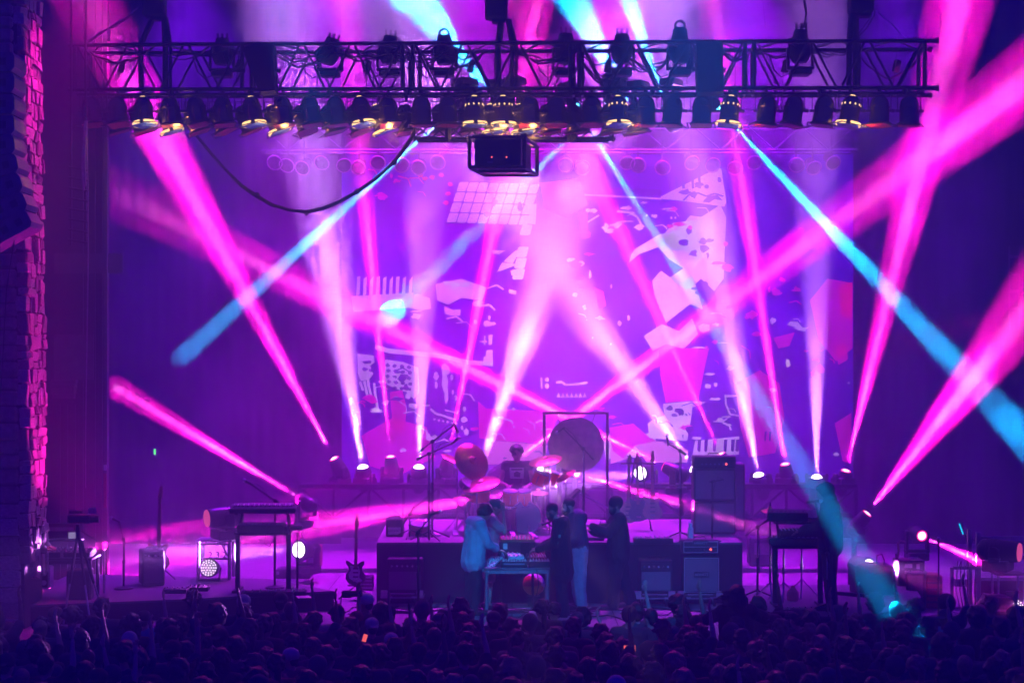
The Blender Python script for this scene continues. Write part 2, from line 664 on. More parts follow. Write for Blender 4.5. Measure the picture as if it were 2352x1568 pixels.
# darker front face: fewer, larger stones
z = -.7
fb = MB()
while z < zt - .2:
    h = rs.uniform(.17, .27)
    x = pil_x(z) - .06
    first = True
    while x > -.9:
        wd = rs.uniform(.25, .5)
        c = (x - wd / 2, .0, z + h / 2)
        if nst < 296:
            o = put('stone', rs.choice(STONES[2:]), pil, (c[0], c[1] + rs.uniform(-.02, .03), c[2]), (rs.uniform(-.05, .05), 0, rs.uniform(-.04, .04)))
            o.scale = (wd * .93, .16, h * .93)
            nst += 1
        else:
            fb.box(c, (wd * .92, .15, h * .92), (rs.uniform(-.05, .05), 0, rs.uniform(-.04, .04)), .03)
        x -= wd
    z += h
if fb.v:
    tag(fb.build('stonework', M.stone3, pil, smooth=False), kind='stuff')

# ------------------------------------------------------------------ projection screen
DB = 34.2
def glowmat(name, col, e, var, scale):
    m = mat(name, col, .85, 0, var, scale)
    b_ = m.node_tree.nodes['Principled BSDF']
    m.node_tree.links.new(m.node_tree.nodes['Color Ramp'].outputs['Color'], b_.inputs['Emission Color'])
    b_.inputs['Emission Strength'].default_value = e  # emission put into the screen colours stands in for projected light
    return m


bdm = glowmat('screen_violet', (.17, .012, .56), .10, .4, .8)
bd = thing('projection_screen', 'huge violet projection screen behind the band filled with pale keyboards and machines', 'screen', (0, CY + DB, 0))
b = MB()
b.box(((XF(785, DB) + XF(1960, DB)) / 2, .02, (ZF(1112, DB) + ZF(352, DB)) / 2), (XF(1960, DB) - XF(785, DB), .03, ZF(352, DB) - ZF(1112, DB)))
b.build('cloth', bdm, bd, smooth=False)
MB().bar((XF(775, DB), .02, ZF(346, DB)), (XF(1970, DB), .02, ZF(346, DB)), .04).build('batten', M.black, bd)
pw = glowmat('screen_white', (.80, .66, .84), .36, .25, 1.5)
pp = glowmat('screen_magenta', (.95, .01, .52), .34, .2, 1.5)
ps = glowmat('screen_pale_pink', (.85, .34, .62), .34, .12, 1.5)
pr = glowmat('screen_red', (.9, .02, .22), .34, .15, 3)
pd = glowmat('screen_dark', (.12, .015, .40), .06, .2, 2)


class Print:  # shapes of the projected picture on the screen
    def __init__(s, lay):
        s.b = MB()
        s.y = -.004 * lay

    def poly(s, pts):
        s.b.add([(XF(x, DB), s.y, ZF(y, DB)) for x, y in pts], [tuple(range(len(pts)))])

    def z2(s, pts):
        s.poly([((780 + x / 3.564) * .9408, (380 + y / 3.564) * .9408) for x, y in pts])

    def z3(s, pts):
        s.poly([((1350 + x / 3.0156) * .9408, (380 + y / 3.0156) * .9408) for x, y in pts])

    def z4(s, pts):
        s.poly([((780 + x / 3.564) * .9408, (800 + y / 3.564) * .9408) for x, y in pts])

    def z5(s, pts):
        s.poly([((1350 + x / 3.0545) * .9408, (850 + y / 3.0545) * .9408) for x, y in pts])

    def blob(s, f, x, y, rx, ry, seed=0, n=11, j=.25):
        r = random.Random(seed * 31 + int(x) + int(y))
        f([(x + rx * math.cos(2 * math.pi * k / n) * r.uniform(1 - j, 1 + j), y + ry * math.sin(2 * math.pi * k / n) * r.uniform(1 - j, 1 + j)) for k in range(n)])

    def line(s, f, pts, t):
        for (x0, y0), (x1, y1) in zip(pts[:-1], pts[1:]):
            L = math.hypot(x1 - x0, y1 - y0) or 1
            nx, ny = -(y1 - y0) / L * t / 2, (x1 - x0) / L * t / 2
            f([(x0 + nx, y0 + ny), (x1 + nx, y1 + ny), (x1 - nx, y1 - ny), (x0 - nx, y0 - ny)])

    def build(s, name, m):
        return s.b.build(name, m, bd, smooth=False)


def rsq(x, y, wx, hy, sk):
    """a rounded square leaning by sk"""
    c = .22
    P = [(-1 + c, -1), (1 - c, -1), (1, -1 + c), (1, 1 - c), (1 - c, 1), (-1 + c, 1), (-1, 1 - c), (-1, -1 + c)]
    return [(x + wx * u - sk * v, y + hy * v) for u, v in P]


g = Print(1)
for r_ in range(4):
    for c_ in range(8):
        y = 270 + r_ * 90
        x0 = 1245 - r_ * 29
        g.z2(rsq(x0 + c_ * (88 + r_ * .5), y + c_ * 3, 41, 41, 14))
for k in range(4, 9):
    if k != 5:
        g.z2(rsq(1862 - k * 16, 282 + k * 96 - 20, 46, 46, 12))
g.z2([(1700, 830), (1760, 800), (1680, 940), (1600, 920)])
g.z2([(1590, 930), (1730, 945), (1540, 1015)])
g.z2([(1660, 1000), (1770, 970), (1750, 1050), (1670, 1040)])
g.z2([(1500, 820), (1620, 825), (1560, 860), (1500, 850)])
g.z2([(1785, 420), (1835, 470), (1815, 560), (1780, 590), (1880, 600), (1890, 420)])
for p in ([(1070, 1090), (1130, 1090), (1110, 1130), (1085, 1120)], [(1150, 1105), (1225, 1110), (1220, 1140), (1150, 1135)],
          [(1245, 1100), (1305, 1110), (1300, 1145), (1245, 1140)], [(1150, 1145), (1300, 1180), (1180, 1165)],
          [(720, 1120), (745, 1095), (740, 1180), (750, 1330), (690, 1325), (730, 1270)],
          [(770, 1240), (850, 1200), (960, 1240), (970, 1330), (880, 1345), (760, 1320)],
          [(1085, 1310), (1160, 1340), (1230, 1335), (1225, 1390), (1150, 1390), (1090, 1375)],
          [(1645, 1160), (1715, 1175), (1710, 1205), (1650, 1195)], [(1465, 1390), (1490, 1395), (1485, 1430), (1468, 1425)]):
    g.z2(p)
# machine in the upper corner
g.z3([(795, 300), (1050, 172), (1215, 90), (1240, 96), (1255, 205), (1276, 345), (1262, 376), (960, 335), (790, 318)])
g.z3([(76, 214), (95, 186), (182, 165), (128, 216), (132, 285), (80, 286)])
g.line(g.z3, [(80, 282), (400, 296), (800, 318)], 14)
g.line(g.z3, [(470, 410), (560, 418), (620, 450), (650, 505)], 16)
g.line(g.z3, [(255, 490), (340, 438)], 12)
for x in (732, 760, 690, 872, 900):
    g.blob(g.z3, x, 440 if x < 800 else 458, 9, 9)
g.z3([(600, 690), (780, 580), (930, 545), (985, 470), (1010, 440), (1185, 465), (1195, 560), (1195, 735), (1110, 750), (1080, 770), (1030, 835),
      (1018, 825), (1060, 735), (985, 700), (930, 690), (870, 700), (800, 665), (700, 700), (640, 720), (555, 792), (575, 730)])
g.z3([(810, 830), (730, 920), (748, 1040), (832, 1232), (1010, 1092), (1105, 1132), (1062, 990), (1028, 880), (960, 925), (880, 890)])
g.z3([(720, 760), (770, 735), (822, 790), (760, 785)])
for x, y, rx, ry in ((1215, 525, 13, 11), (1240, 596, 8, 8), (490, 1232, 16, 20), (555, 1192, 10, 22), (430, 962, 9, 18), (135, 770, 30, 20), (205, 795, 26, 20),
                     (160, 1025, 22, 16), (255, 402, 18, 14), (212, 320, 8, 14), (1110, 1265, 46, 34), (1066, 1420, 56, 14), (425, 1386, 8, 8), (292, 1340, 6, 9)):
    g.blob(g.z3, x, y, rx, ry)
g.z3([(1750, 1218), (1800, 1222), (1866, 1296), (1790, 1262), (1720, 1245)])
g.z3([(1715, 1495), (1740, 1500), (1750, 1545), (1720, 1560)])
# perforated panels and the keyboard bands below
g.line(g.z4, [(485, 165), (600, 200), (760, 215), (1060, 245), (1180, 275), (1290, 300), (1510, 315)], 40)
g.z4([(1450, 195), (1508, 190), (1510, 330), (1425, 320), (1425, 250), (1445, 250)])
g.z4([(1430, 70), (1446, 66), (1444, 150), (1430, 150)])
g.z4([(1470, 62), (1508, 58), (1500, 145), (1470, 150)])
g.z4([(330, 225), (472, 240), (480, 300), (440, 330), (470, 400), (430, 450), (360, 460), (335, 400)])
g.z4([(570, 275), (720, 295), (860, 345), (868, 560), (820, 620), (760, 560), (690, 540), (600, 500), (566, 470)])
for a in ([(420, 440), (430, 520), (460, 620)], [(475, 480), (485, 580), (505, 700)], [(390, 460), (410, 560), (430, 640)], [(350, 470), (380, 545)]):
    g.line(g.z4, a, 22)
for x, y, rx, ry in ((1015, 420, 24, 40), (1095, 360, 40, 50), (1090, 470, 26, 90), (1015, 500, 14, 30), (1105, 590, 18, 70), (1150, 430, 14, 30), (1160, 560, 12, 22), (1185, 610, 14, 26),
                     (700, 640, 26, 12), (810, 680, 40, 24), (770, 600, 24, 20), (1260, 705, 16, 24), (1260, 800, 30, 24), (1240, 870, 14, 18)):
    g.blob(g.z4, x, y, rx, ry)
g.line(g.z4, [(965, 705), (1010, 745), (1080, 765), (1180, 800)], 20)
g.line(g.z4, [(1090, 715), (1160, 730), (1200, 745)], 12)
for k in range(6):
    g.blob(g.z4, 1000 + k * 38, 795 + k * 8, 11, 10)
g.line(g.z4, [(1930, 430), (1935, 530)], 18)
g.blob(g.z4, 1978, 450, 20, 20)
g.blob(g.z4, 1978, 508, 20, 20)
g.line(g.z4, [(2060, 475), (2110, 470), (2140, 495), (2230, 490), (2335, 475)], 20)
for k in range(7):
    x = 2080 + k * 38
    g.z4([(x - 18, 605), (x, 560), (x + 18, 605)])
for k in range(9):
    g.blob(g.z4, 1650 + k * 26, 735 + (k % 3) * 16, 13, 10)
g.line(g.z4, [(1720, 980), (1700, 900), (1780, 800)], 18)
g.line(g.z4, [(1840, 860), (1830, 800), (1900, 770)], 16)
g.z5([(1060, 690), (1390, 655), (1386, 790), (1036, 806)])
g.z5([(1548, 625), (1650, 615), (1642, 742), (1546, 730)])
g.z5([(820, 412), (1060, 392), (1150, 400), (1040, 440), (1030, 520), (1000, 690), (720, 670), (705, 560), (760, 520), (830, 500)])
g.line(g.z5, [(1285, 345), (1290, 420), (1320, 490), (1400, 505), (1520, 520)], 14)
g.line(g.z5, [(1520, 520), (1640, 522), (1580, 555), (1500, 530)], 10)
g.line(g.z5, [(1195, 545), (1270, 545), (1300, 520)], 8)
for x, y, rx, ry in ((1155, 282, 26, 18), (1212, 270, 18, 16), (980, 350, 8, 16), (1310, 570, 24, 8), (2205, 258, 12, 8), (2110, 790, 22, 14), (1750, 110, 14, 30)):
    g.blob(g.z5, x, y, rx, ry)
g.poly([(1508, 560), (1545, 512), (1600, 505), (1655, 470), (1668, 500), (1662, 640), (1640, 668), (1610, 640), (1580, 668), (1540, 640), (1520, 600)])
g.poly([(1478, 772), (1520, 744), (1560, 760), (1590, 730), (1604, 768), (1570, 800), (1530, 790), (1500, 806)])
g.poly([(1000, 652), (1060, 640), (1118, 660), (1108, 690), (1060, 684), (1030, 700), (1004, 690)])
g.poly([(1112, 950), (1180, 938), (1236, 956), (1230, 992), (1190, 1004), (1150, 984), (1118, 992)])
g.poly([(1384, 1004), (1430, 980), (1470, 1000), (1500, 990), (1512, 1030), (1460, 1052), (1420, 1038), (1392, 1060)])
for k in range(9):
    g.poly([(820 + k * 15, 636 + (k % 3) * 4), (828 + k * 15, 634), (826 + k * 15, 676), (818 + k * 15, 680)])
g.poly([(806, 680), (950, 672), (946, 706), (812, 716)])
tag(g.build('white_picture', pw), kind='stuff')

g = Print(2)
# dark marks over the pale machine parts
for x in (905, 955, 1025, 1075, 855):
    g.z3([(x - 9, 150 - (x - 950) * .05), (x + 9, 150 - (x - 950) * .05), (x + 16, 240), (x - 2, 244)])
g.blob(g.z3, 1035, 290, 20, 26)
g.line(g.z3, [(960, 330), (1000, 290), (1070, 275), (1130, 300), (1190, 280), (1255, 300)], 12)
g.z3([(1100, 340), (1140, 300), (1210, 290), (1250, 330), (1190, 320), (1150, 345)])
g.blob(g.z3, 1225, 180, 16, 20)
g.blob(g.z3, 1000, 555, 22, 28)
g.blob(g.z3, 1110, 685, 36, 26)
g.blob(g.z3, 1105, 630, 30, 24)
g.blob(g.z3, 960, 640, 40, 22)
g.z3([(640, 720), (780, 680), (850, 760), (960, 830), (860, 895), (800, 850), (680, 820)])
g.z3([(800, 250), (795, 296), (560, 268), (600, 240)])
for x, y in ((400, 300), (430, 295), (395, 360), (450, 370)):
    g.blob(g.z4, x, y, 24, 14)
for r_ in range(5):
    for c_ in range(4):
        g.blob(g.z4, 592 + c_ * 62 + (r_ % 2) * 10, 325 + r_ * 48 + c_ * 6, 20, 15, r_)
for x in (1080, 1130, 1195, 1275, 1330, 1365):
    g.z5([(x, 680), (x + 26, 677), (x + 18, 765), (x + 8, 770), (x - 4, 762)])
for x in (1578, 1612):
    g.z5([(x, 620), (x + 16, 620), (x + 10, 690), (x - 4, 690)])
for x, y, rx, ry in ((870, 445, 24, 18), (940, 465, 40, 16), (1005, 490, 20, 14), (905, 500, 26, 12), (975, 655, 14, 14)):
    g.blob(g.z5, x, y, rx, ry)
tag(g.build('violet_picture', pd), kind='stuff')

g = Print(1.5)
g.z5([(790, 0), (1165, 0), (1120, 200), (1085, 385), (840, 405), (800, 200)])
g.z4([(1380, 640), (1450, 700), (2100, 730), (2010, 930), (1980, 1010), (1530, 978), (1390, 960)])
g.z4([(610, 560), (720, 540), (760, 700), (740, 900), (640, 880)])
g.z5([(420, 590), (600, 560), (690, 640), (770, 690), (620, 720), (520, 820), (440, 760)])
g.z5([(2100, 560), (2225, 480), (2225, 860), (2160, 840)])
g.z3([(2105, 960), (2205, 930), (2200, 1200), (2120, 1180)])
g.z3([(190, 420), (250, 410), (255, 600), (215, 610)])
g.z3([(300, 970), (370, 1000), (390, 1100), (340, 1130)])
g.z3([(1620, 1340), (1780, 1300), (1740, 1400), (1660, 1420)])
g.z3([(2080, 1400), (2160, 1380), (2170, 1500), (2100, 1540)])
g.poly([(1690, 880), (1745, 850), (1790, 880), (1802, 960), (1780, 1040), (1720, 1050), (1700, 980)])
g.poly([(1860, 690), (1900, 640), (1958, 650), (1958, 800), (1920, 830), (1880, 780)])
g.poly([(830, 1000), (900, 960), (980, 980), (1000, 1050), (920, 1090), (850, 1070)])
g.poly([(1240, 420), (1330, 410), (1350, 470), (1300, 500), (1252, 480)])
tag(g.build('magenta_picture', pp), kind='stuff')
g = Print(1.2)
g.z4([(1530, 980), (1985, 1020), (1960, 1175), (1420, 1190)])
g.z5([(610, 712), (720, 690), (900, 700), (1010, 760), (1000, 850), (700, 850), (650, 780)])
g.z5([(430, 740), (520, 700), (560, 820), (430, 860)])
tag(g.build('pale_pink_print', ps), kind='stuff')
g = Print(2.4)
for x, y, rx, ry in ((885, 395, 30, 18), (860, 520, 26, 14), (930, 505, 46, 16), (1010, 530, 20, 14), (240, 580, 40, 30), (1215, 790, 60, 12), (1270, 650, 20, 16)):
    g.blob(g.z3, x, y, rx, ry)
for x, y in ((980, 190), (1060, 170), (1140, 250), (1120, 330), (1100, 410), (880, 170), (920, 200)):
    g.blob(g.z2, x, y, 26, 18)
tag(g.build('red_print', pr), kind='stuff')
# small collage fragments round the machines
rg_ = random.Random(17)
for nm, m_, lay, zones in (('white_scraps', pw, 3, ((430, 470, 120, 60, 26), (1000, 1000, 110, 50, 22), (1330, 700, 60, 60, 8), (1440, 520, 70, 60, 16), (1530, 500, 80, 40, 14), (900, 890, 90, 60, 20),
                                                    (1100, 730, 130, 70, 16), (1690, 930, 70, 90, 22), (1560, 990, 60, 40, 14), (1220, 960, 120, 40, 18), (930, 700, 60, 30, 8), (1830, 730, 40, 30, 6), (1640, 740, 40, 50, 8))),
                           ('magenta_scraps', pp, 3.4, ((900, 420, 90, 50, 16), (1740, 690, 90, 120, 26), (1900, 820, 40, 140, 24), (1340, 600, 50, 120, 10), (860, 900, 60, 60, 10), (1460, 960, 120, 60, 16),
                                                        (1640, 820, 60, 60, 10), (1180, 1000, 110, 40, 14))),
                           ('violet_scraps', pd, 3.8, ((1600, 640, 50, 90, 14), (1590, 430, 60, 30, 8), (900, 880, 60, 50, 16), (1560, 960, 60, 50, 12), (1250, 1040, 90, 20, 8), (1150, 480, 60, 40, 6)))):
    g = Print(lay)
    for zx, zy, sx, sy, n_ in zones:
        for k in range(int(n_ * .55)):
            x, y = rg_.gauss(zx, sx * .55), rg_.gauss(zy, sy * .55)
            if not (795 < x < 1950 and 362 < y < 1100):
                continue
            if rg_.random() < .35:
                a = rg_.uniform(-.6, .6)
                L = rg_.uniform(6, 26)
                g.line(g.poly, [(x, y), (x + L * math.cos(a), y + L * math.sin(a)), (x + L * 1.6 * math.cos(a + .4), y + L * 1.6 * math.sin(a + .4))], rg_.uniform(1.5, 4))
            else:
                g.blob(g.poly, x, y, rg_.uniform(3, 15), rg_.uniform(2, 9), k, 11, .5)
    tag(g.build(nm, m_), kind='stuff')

# ------------------------------------------------------------------ front truss
TA_D, TB_D = 27.7, 26.2
TAX, TBX = XF(165, TA_D), XF(2137, TB_D)
TAZ, TBZ = ZF(206, TA_D), ZF(202, TB_D)
TH, TDP = .74, .74
tr_dir = Vector((TBX - TAX, TB_D - TA_D, TBZ - TAZ))
tr_n = Vector((-tr_dir.y, tr_dir.x, 0)).normalized()


def T_of(px):
    q = px - CX
    return (q * TA_D - FW * TAX) / (FW * (TBX - TAX) - q * (TB_D - TA_D))


def TP(t, far=0, top=0):
    return Vector((TAX, CY + TA_D, TAZ)) + tr_dir * t + tr_n * (TDP * far) + Vector((0, 0, TH * top))


TR0 = TP(0)
truss = thing('box_truss', 'long dark box truss hung across the stage front with lamps below', 'truss', TR0)


def ts(name, a, c, r, m=None):
    strut(truss, name, a - TR0, c - TR0, r, m or M.darkalu)


e = tr_dir.normalized()
for far in (0, 1):
    for top in (0, 1):
        ts('chord', TP(0, far, top) - e * .06, TP(1, far, top) + e * .08, .034)
        ts('end_plate', TP(1, far, top) + e * .08, TP(1, far, top) + e * .13, .05, M.black)
joints = [T_of(p) for p in (172, 556, 578, 925, 948, 1310, 1331, 1712, 1732, 2124)]
for t in joints:
    for far in (0, 1):
        ts('upright', TP(t, far, 0), TP(t, far, 1), .034)
    for top in (0, 1):
        ts('cross_bar', TP(t, 0, top), TP(t, 1, top), .026, M.alu)
for a, c in zip(joints[0::2], joints[1::2]):
    for k in range(6):
        t0, t1 = a + (c - a) * (k + .08) / 6, a + (c - a) * (k + .92) / 6
        for far in (0, 1):
            lo = k % 2
            ts('brace', TP(t0, far, 1 - lo), TP(t1, far, lo), .02)
        for top in (0, 1):
            ts('lacing', TP(t0, (k + top) % 2, top), TP(t1, (k + 1 + top) % 2, top), .018, M.alu)
# lamp bars under the truss
bar = thing('lamp_bar', 'black pipe under the near edge of the long truss carrying the lamp row', 'pipe', TP(0) + Vector((0, -.03, -.085)))
strut(bar, 'pipe', e * .1, e * (tr_dir.length - .1), .024, M.black)
for k in range(11):
    p = e * (.4 + k * (tr_dir.length - .8) / 10)
    strut(bar, 'clamp', p - Vector((0, 0, .03)), p + Vector((0, 0, .06)), .04, M.black)

# ------------------------------------------------------------------ PAR cans
b = MB()
b.ring((0, 0, .055), (0, 0, 1), .156, .01, 20, 5)
b.lathe([(.03, .24), (.085, .225), (.13, .17), (.148, .11), (.15, .06), (.155, .055), (.155, -.20), (.15, -.205), (.15, -.215)], n=18)
can_me = b.mesh('can', M.can)
b = MB()
b.ring((0, 0, -.215), (0, 0, 1), .172, .022, 20, 6)
rim_me = b.mesh('rim', M.canrim)
b = MB()
for s in (-1, 1):
    b.box((s * .215, 0, -.235), (.02, .42, .012))
    b.box((0, s * .2, -.235), (.41, .02, .012))
frame_me = b.mesh('gel_frame', M.black)
gel_me = {}
for nme, mm in (('red', M.gelred), ('blue', M.gelblue)):
    b = MB()
    b.box((0, 0, -.242), (.33, .33, .004))
    gel_me[nme] = b.mesh('gel', mm)
glow_me = []
b = MB()
for k in range(4):
    b.ring((0, 0, -.212), (0, 0, 1), .18, .028, 8, 6, .18 + k * math.pi / 2, math.pi / 2 - .18 + k * math.pi / 2)
b.ring((0, 0, .238), (0, 0, 1), .034, .013, 12, 5)
glow_me.append(b.mesh('glow', M.amber))
b = MB()
for k in range(11):
    a = 2 * math.pi * k / 11
    b.box((.151 * math.cos(a), .151 * math.sin(a), .095), (.008, .020, .026), (0, 0, a))
vent_me = b.mesh('vent_glow', M.amber)
b = MB()
for s in (-1, 1):
    b.box((s * .182, 0, .10), (.012, .035, .30))
    b.bar((s * .155, 0, -.03), (s * .215, 0, -.03), .022)
b.bar((.19, 0, -.03), (.235, 0, -.03), .03)
b.box((0, 0, .25), (.376, .035, .012))
b.box((0, 0, .285), (.05, .06, .08), bev=.01)
yoke_me = b.mesh('yoke', M.black)


def par_can(px, far, tilt, pitch, lit, gel, label, hang=.0):
    t = T_of(px)
    p = TP(t, far, 0) + Vector((0, 0, -.33 - hang))
    th = thing('par_can', label, 'stage lamp', p, 0, 'amber and gelled par cans under the long truss')
    put('yoke', yoke_me, th)
    c = put('can', can_me, th, (0, 0, -.03), (pitch, tilt, random.uniform(-.3, .3)))
    put('rim', rim_me, c)
    put('gel_frame', frame_me, c, None, (0, 0, random.uniform(-.5, .5)))
    if gel:
        put('gel', gel_me[gel], c, None, (0, 0, random.uniform(-.5, .5)))
    if lit:
        put('glow', glow_me[0], c)['kind'] = 'stuff'
        if px > 1000:
            put('vent_glow', vent_me, c)['kind'] = 'stuff'
        g_ = bpy.data.lights.new('amber_lamp', 'POINT')
        g_.energy, g_.color, g_.shadow_soft_size = 13, (1, .45, .10), .05
        go = bpy.data.objects.new('amber_lamp', g_)
        COL.objects.link(go)
        go.parent = th
        go.location = (.20, -.16, -.34)
    return th


front = [210, 271, 330, 392, 452, 513, 580, 650, 714, 772, 830, 892, 968, 1029, 1090, 1156, 1216, 1277, 1360, 1420, 1483, 1545, 1612, 1676, 1761, 1822, 1892, 1953, 2020, 2088]
LIT = {330, 580, 830, 1090, 1156, 1420, 1676, 1953}
nl = 0
for i, px in enumerate(front):
    lit = px in LIT
    gel = 'blue' if lit else 'red'
    tilt = -.10 - .08 * random.random() if px < 900 else (-.02 if px < 1500 else random.choice((.02, .10, .16)))
    if lit:
        lab = 'amber-glowing par can, %s lit one in the near lamp row counting from the pillar' % ORD[nl]
        nl += 1
    else:
        lab = 'dark red-gelled par can, %s in the near lamp row counting from the pillar' % ORD[i]
    par_can(px, 0, tilt, random.uniform(-.12, .05), lit, gel, lab)
back = [238, 296, 362, 425, 484, 545, 612, 678, 742, 802, 856, 918, 1000, 1062, 1118, 1186, 1250, 1310, 1392, 1452]
LITB = {362, 612, 856, 1118, 1186}
nl = 0
for i, px in enumerate(back):
    lit = px in LITB
    tilt = -.30 - .10 * random.random() if px < 900 else -.16
    if lit:
        lab = 'amber-rimmed par can, %s lit one in the rear lamp row counting from the pillar' % ORD[nl]
        nl += 1
    else:
        lab = 'dark par can tucked in the rear lamp row, %s from the stone pillar end' % ORD[i]
    par_can(px + 4, .62, tilt, random.uniform(-.1, .05), lit, 'blue' if lit else 'red', lab, .06)

# ------------------------------------------------------------------ moving heads
def moving_head(label, S, direction, lens_r=.10, body=M.plastic, support=None, hang=None, lens=None, ring=None, rot_hint=None, group=None, scale=1.0, size=1.0):
    """S: centre of the lens; the head points along direction; it stands on z = support or hangs from z = hang"""
    S = Vector(S)
    d = Vector(direction).normalized()
    L = .40 * size
    piv = S - d * .26 * size
    a = Vector((d.y, -d.x, 0))
    a = a.normalized() if a.length > .05 else Vector((1, 0, 0))
    if abs(a.x) < .35:
        a = Vector((.6, .8, 0))
        a = (a - d * a.dot(d)).normalized()
    if support is None and hang is None:
        support = piv.z - .48
    zb = support if support is not None else hang
    root = Vector((piv.x, piv.y, zb))
    th = thing('moving_head_lamp', label, 'moving light', root, 0, group)
    P = piv - root
    sg = 1 if support is not None else -1
    bh = .13 * size
    b = MB()
    ang = math.atan2(a.y, a.x)
    b.box((0, 0, sg * bh / 2), (.36 * size, .30 * size, bh), (0, 0, ang), .02)
    for s in (-1, 1):
        b.bar(a * s * .17 * size, a * s * .17 * size + Vector((0, 0, sg * .02)), .03)
    b.build('base', body, th)
    b = MB()
    armw = .185 * size
    b.box((0, 0, sg * (bh + .03)), (.44 * size, .12 * size, .05), (0, 0, ang), .015)
    for s in (-1, 1):
        q0 = a * s * armw + Vector((0, 0, sg * (bh + .03)))
        q1 = a * s * armw + P
        q0.z, q1.z = q0.z, P.z
        mid = (q0 + q1) / 2
        b.box(mid, (.05 * size, .13 * size, abs(q1.z - q0.z) + .10), (0, 0, ang), .018)
        b.bar(q1 - a * s * .03, q1 + a * s * .03, .06 * size, n=10)
    b.build('yoke', body, th)
    b = MB()
    R = lens_r
    back = P - d * .2 * size
    b.lathe([(.07 * size, -.04), (.115 * size, .0), (.135 * size, .05), (.14 * size, .2), (R + .035, .36 * size), (R + .02, .44 * size), (R, .455 * size), (R * .98, .43 * size), (.02, .42 * size)], back, d, 16)
    for k in range(3):
        b.ring(back + d * (.08 + k * .05) * size, d, .139 * size, .008, 16, 4)
    hd = b.build('head', body, th)
    C = back + d * .452 * size
    if lens:
        b = MB()
        dm = 2.2 if lens is M.lenswhite else 1.2
        b.lathe([(R * .86, 0), (R * .8, .012 * dm), (R * .4, .026 * dm), (.005, .03 * dm)], C - d * .008, d, 18)
        put('lens', b.mesh('lens', lens), hd)
    if ring:
        b = MB()
        b.ring(C, d, R * .98, R * .14, 20, 6)
        put('lens_ring', b.mesh('lens_ring', ring), hd)
    return th, root + C, d


KB = 9000.0


def beam_on(th, C, d, half_tan, col, L, blend, rad, gain=1.0):
    return spot('beam', C + d * .09, d, half_tan, col, L * KB / half_tan * .02 / SIG * GAIN * gain, blend, rad, th)


def lamp_beam(label, src, dst, hw, col, L, support=None, hang=None, white=False, core=.0, lens_r=None, group=None, blend=None, body=None, rad=None, lens=None, ring=None):
    S, Dp = W(*src), W(*dst)
    v = Dp - S
    ht = hw * dst[2] / FW / v.length
    lr = lens_r or (.115 if white else .085)
    if lens is None:
        lens = M.lenswhite if white else M.lens
    if ring is None and not white:
        ring = M.lensring
    th, C, d = moving_head(label, S, v, lr, body or M.plastic, support, hang, lens, ring, group=group)
    beam_on(th, C, v.normalized(), ht, col, L, blend if blend is not None else (.95 if white else .45), rad or lr * .32)
    if core:
        beam_on(th, C, v.normalized(), ht * .42, (col[0], min(1, col[1] + .13), min(1, col[2] + .12)), core, .9, lr * .16)
    return th


ZT = ZF(1113, 31)       # top of the low rear truss
gP, gW = 'magenta beam lamps standing along the back of the stage', 'white wash lamps standing along the back of the stage'
lamp_beam('beam lamp at the pillar end of the rear row, shooting magenta up over the truss', (767, 1052, 31), (200, 0, 28.6), 86, PINK, 3.6, ZT, core=2.2, group=gP)
lamp_beam('beam lamp between two white lamps, its magenta beam rising nearly upright', (897, 1048, 31), (792, 0, 29.3), 44, PINK, 2.6, ZT, core=2.0, group=gP)
lamp_beam('beam lamp behind the tilted crash cymbals shooting magenta upward', (1030, 1050, 31), (1236, 0, 29.3), 46, PINK, 2.6, ZT, core=2.0, group=gP)
lamp_beam('beam lamp just behind the drummer sending magenta toward the far truss end', (1172, 1066, 30.6), (2080, 392, 29.6), 72, PINK, 4.6, ZT, core=4.2, group=gP)
lamp_beam('beam lamp beside the guitar rack, its beam crossing in front of the gong', (1525, 1070, 30.2), (352, 486, 35.3), 66, PINK, 4.4, ZT - .1, core=3.6, group=gP)
lamp_beam('beam lamp hidden behind the tall amplifier stack', (1655, 1042, 31.5), (1290, 240, 31), 40, PINK, 2.2, ZT, core=1.4, group=gP)
lamp_beam('beam lamp between two white lamps behind the hooded player', (1803, 1065, 31), (1640, 0, 29.3), 48, PINK, 2.4, ZT, core=2.0, group=gP)
lamp_beam('beam lamp ending the rear row, magenta beam rising past the long truss tip', (1943, 1080, 31), (2205, 0, 28.6), 88, PINK, 3.0, ZT, core=2.4, group=gP)
lamp_beam('lone beam lamp beyond the hooded player aiming at the upper edge', (1992, 1178, 30), (2352, 720, 29), 82, PINK, 3.0, 0.75, core=2.6)
lamp_beam('lone beam lamp above the two-tier keyboards aiming back toward the wing', (687, 1143, 30), (285, 901, 35.3), 30, PINK, 3.0, 0.9, core=2.6)
lamp_beam('low beam lamp behind the bass drum sweeping magenta low across the deck', (1195, 1130, 30.1), (720, 1207, 30), 38, PINK, 2.6, .97, core=1.6)
lamp_beam('low beam lamp behind the gong sweeping magenta low past the amplifier', (1326, 1086, 30.1), (1900, 1266, 25.8), 38, PINK, 3.4, .97, core=2.4)
lamp_beam('beam lamp over the speaker cabinet by the metal rack', (2118, 1230, 28.4), (2352, 1334, 24.2), 21, PINK, 2.6, .45, core=1.6)
lamp_beam('magenta lamp low beside the pillar crossing behind the camera tripod', (-70, 1328, 29), (440, 1203, 29.5), 13, PINK, 1.8, 0)
lamp_beam('white wash lamp nearest the pillar in the rear row', (833, 1072, 31), (757, 600, 30.2), 66, WHITE, 2.4, ZT, white=True, core=1.1, group=gW)
lamp_beam('white wash lamp between the magenta lamp and the overhead mic stands', (962, 1072, 31), (974, 600, 30.2), 50, WHITE, 1.8, ZT, white=True, group=gW)
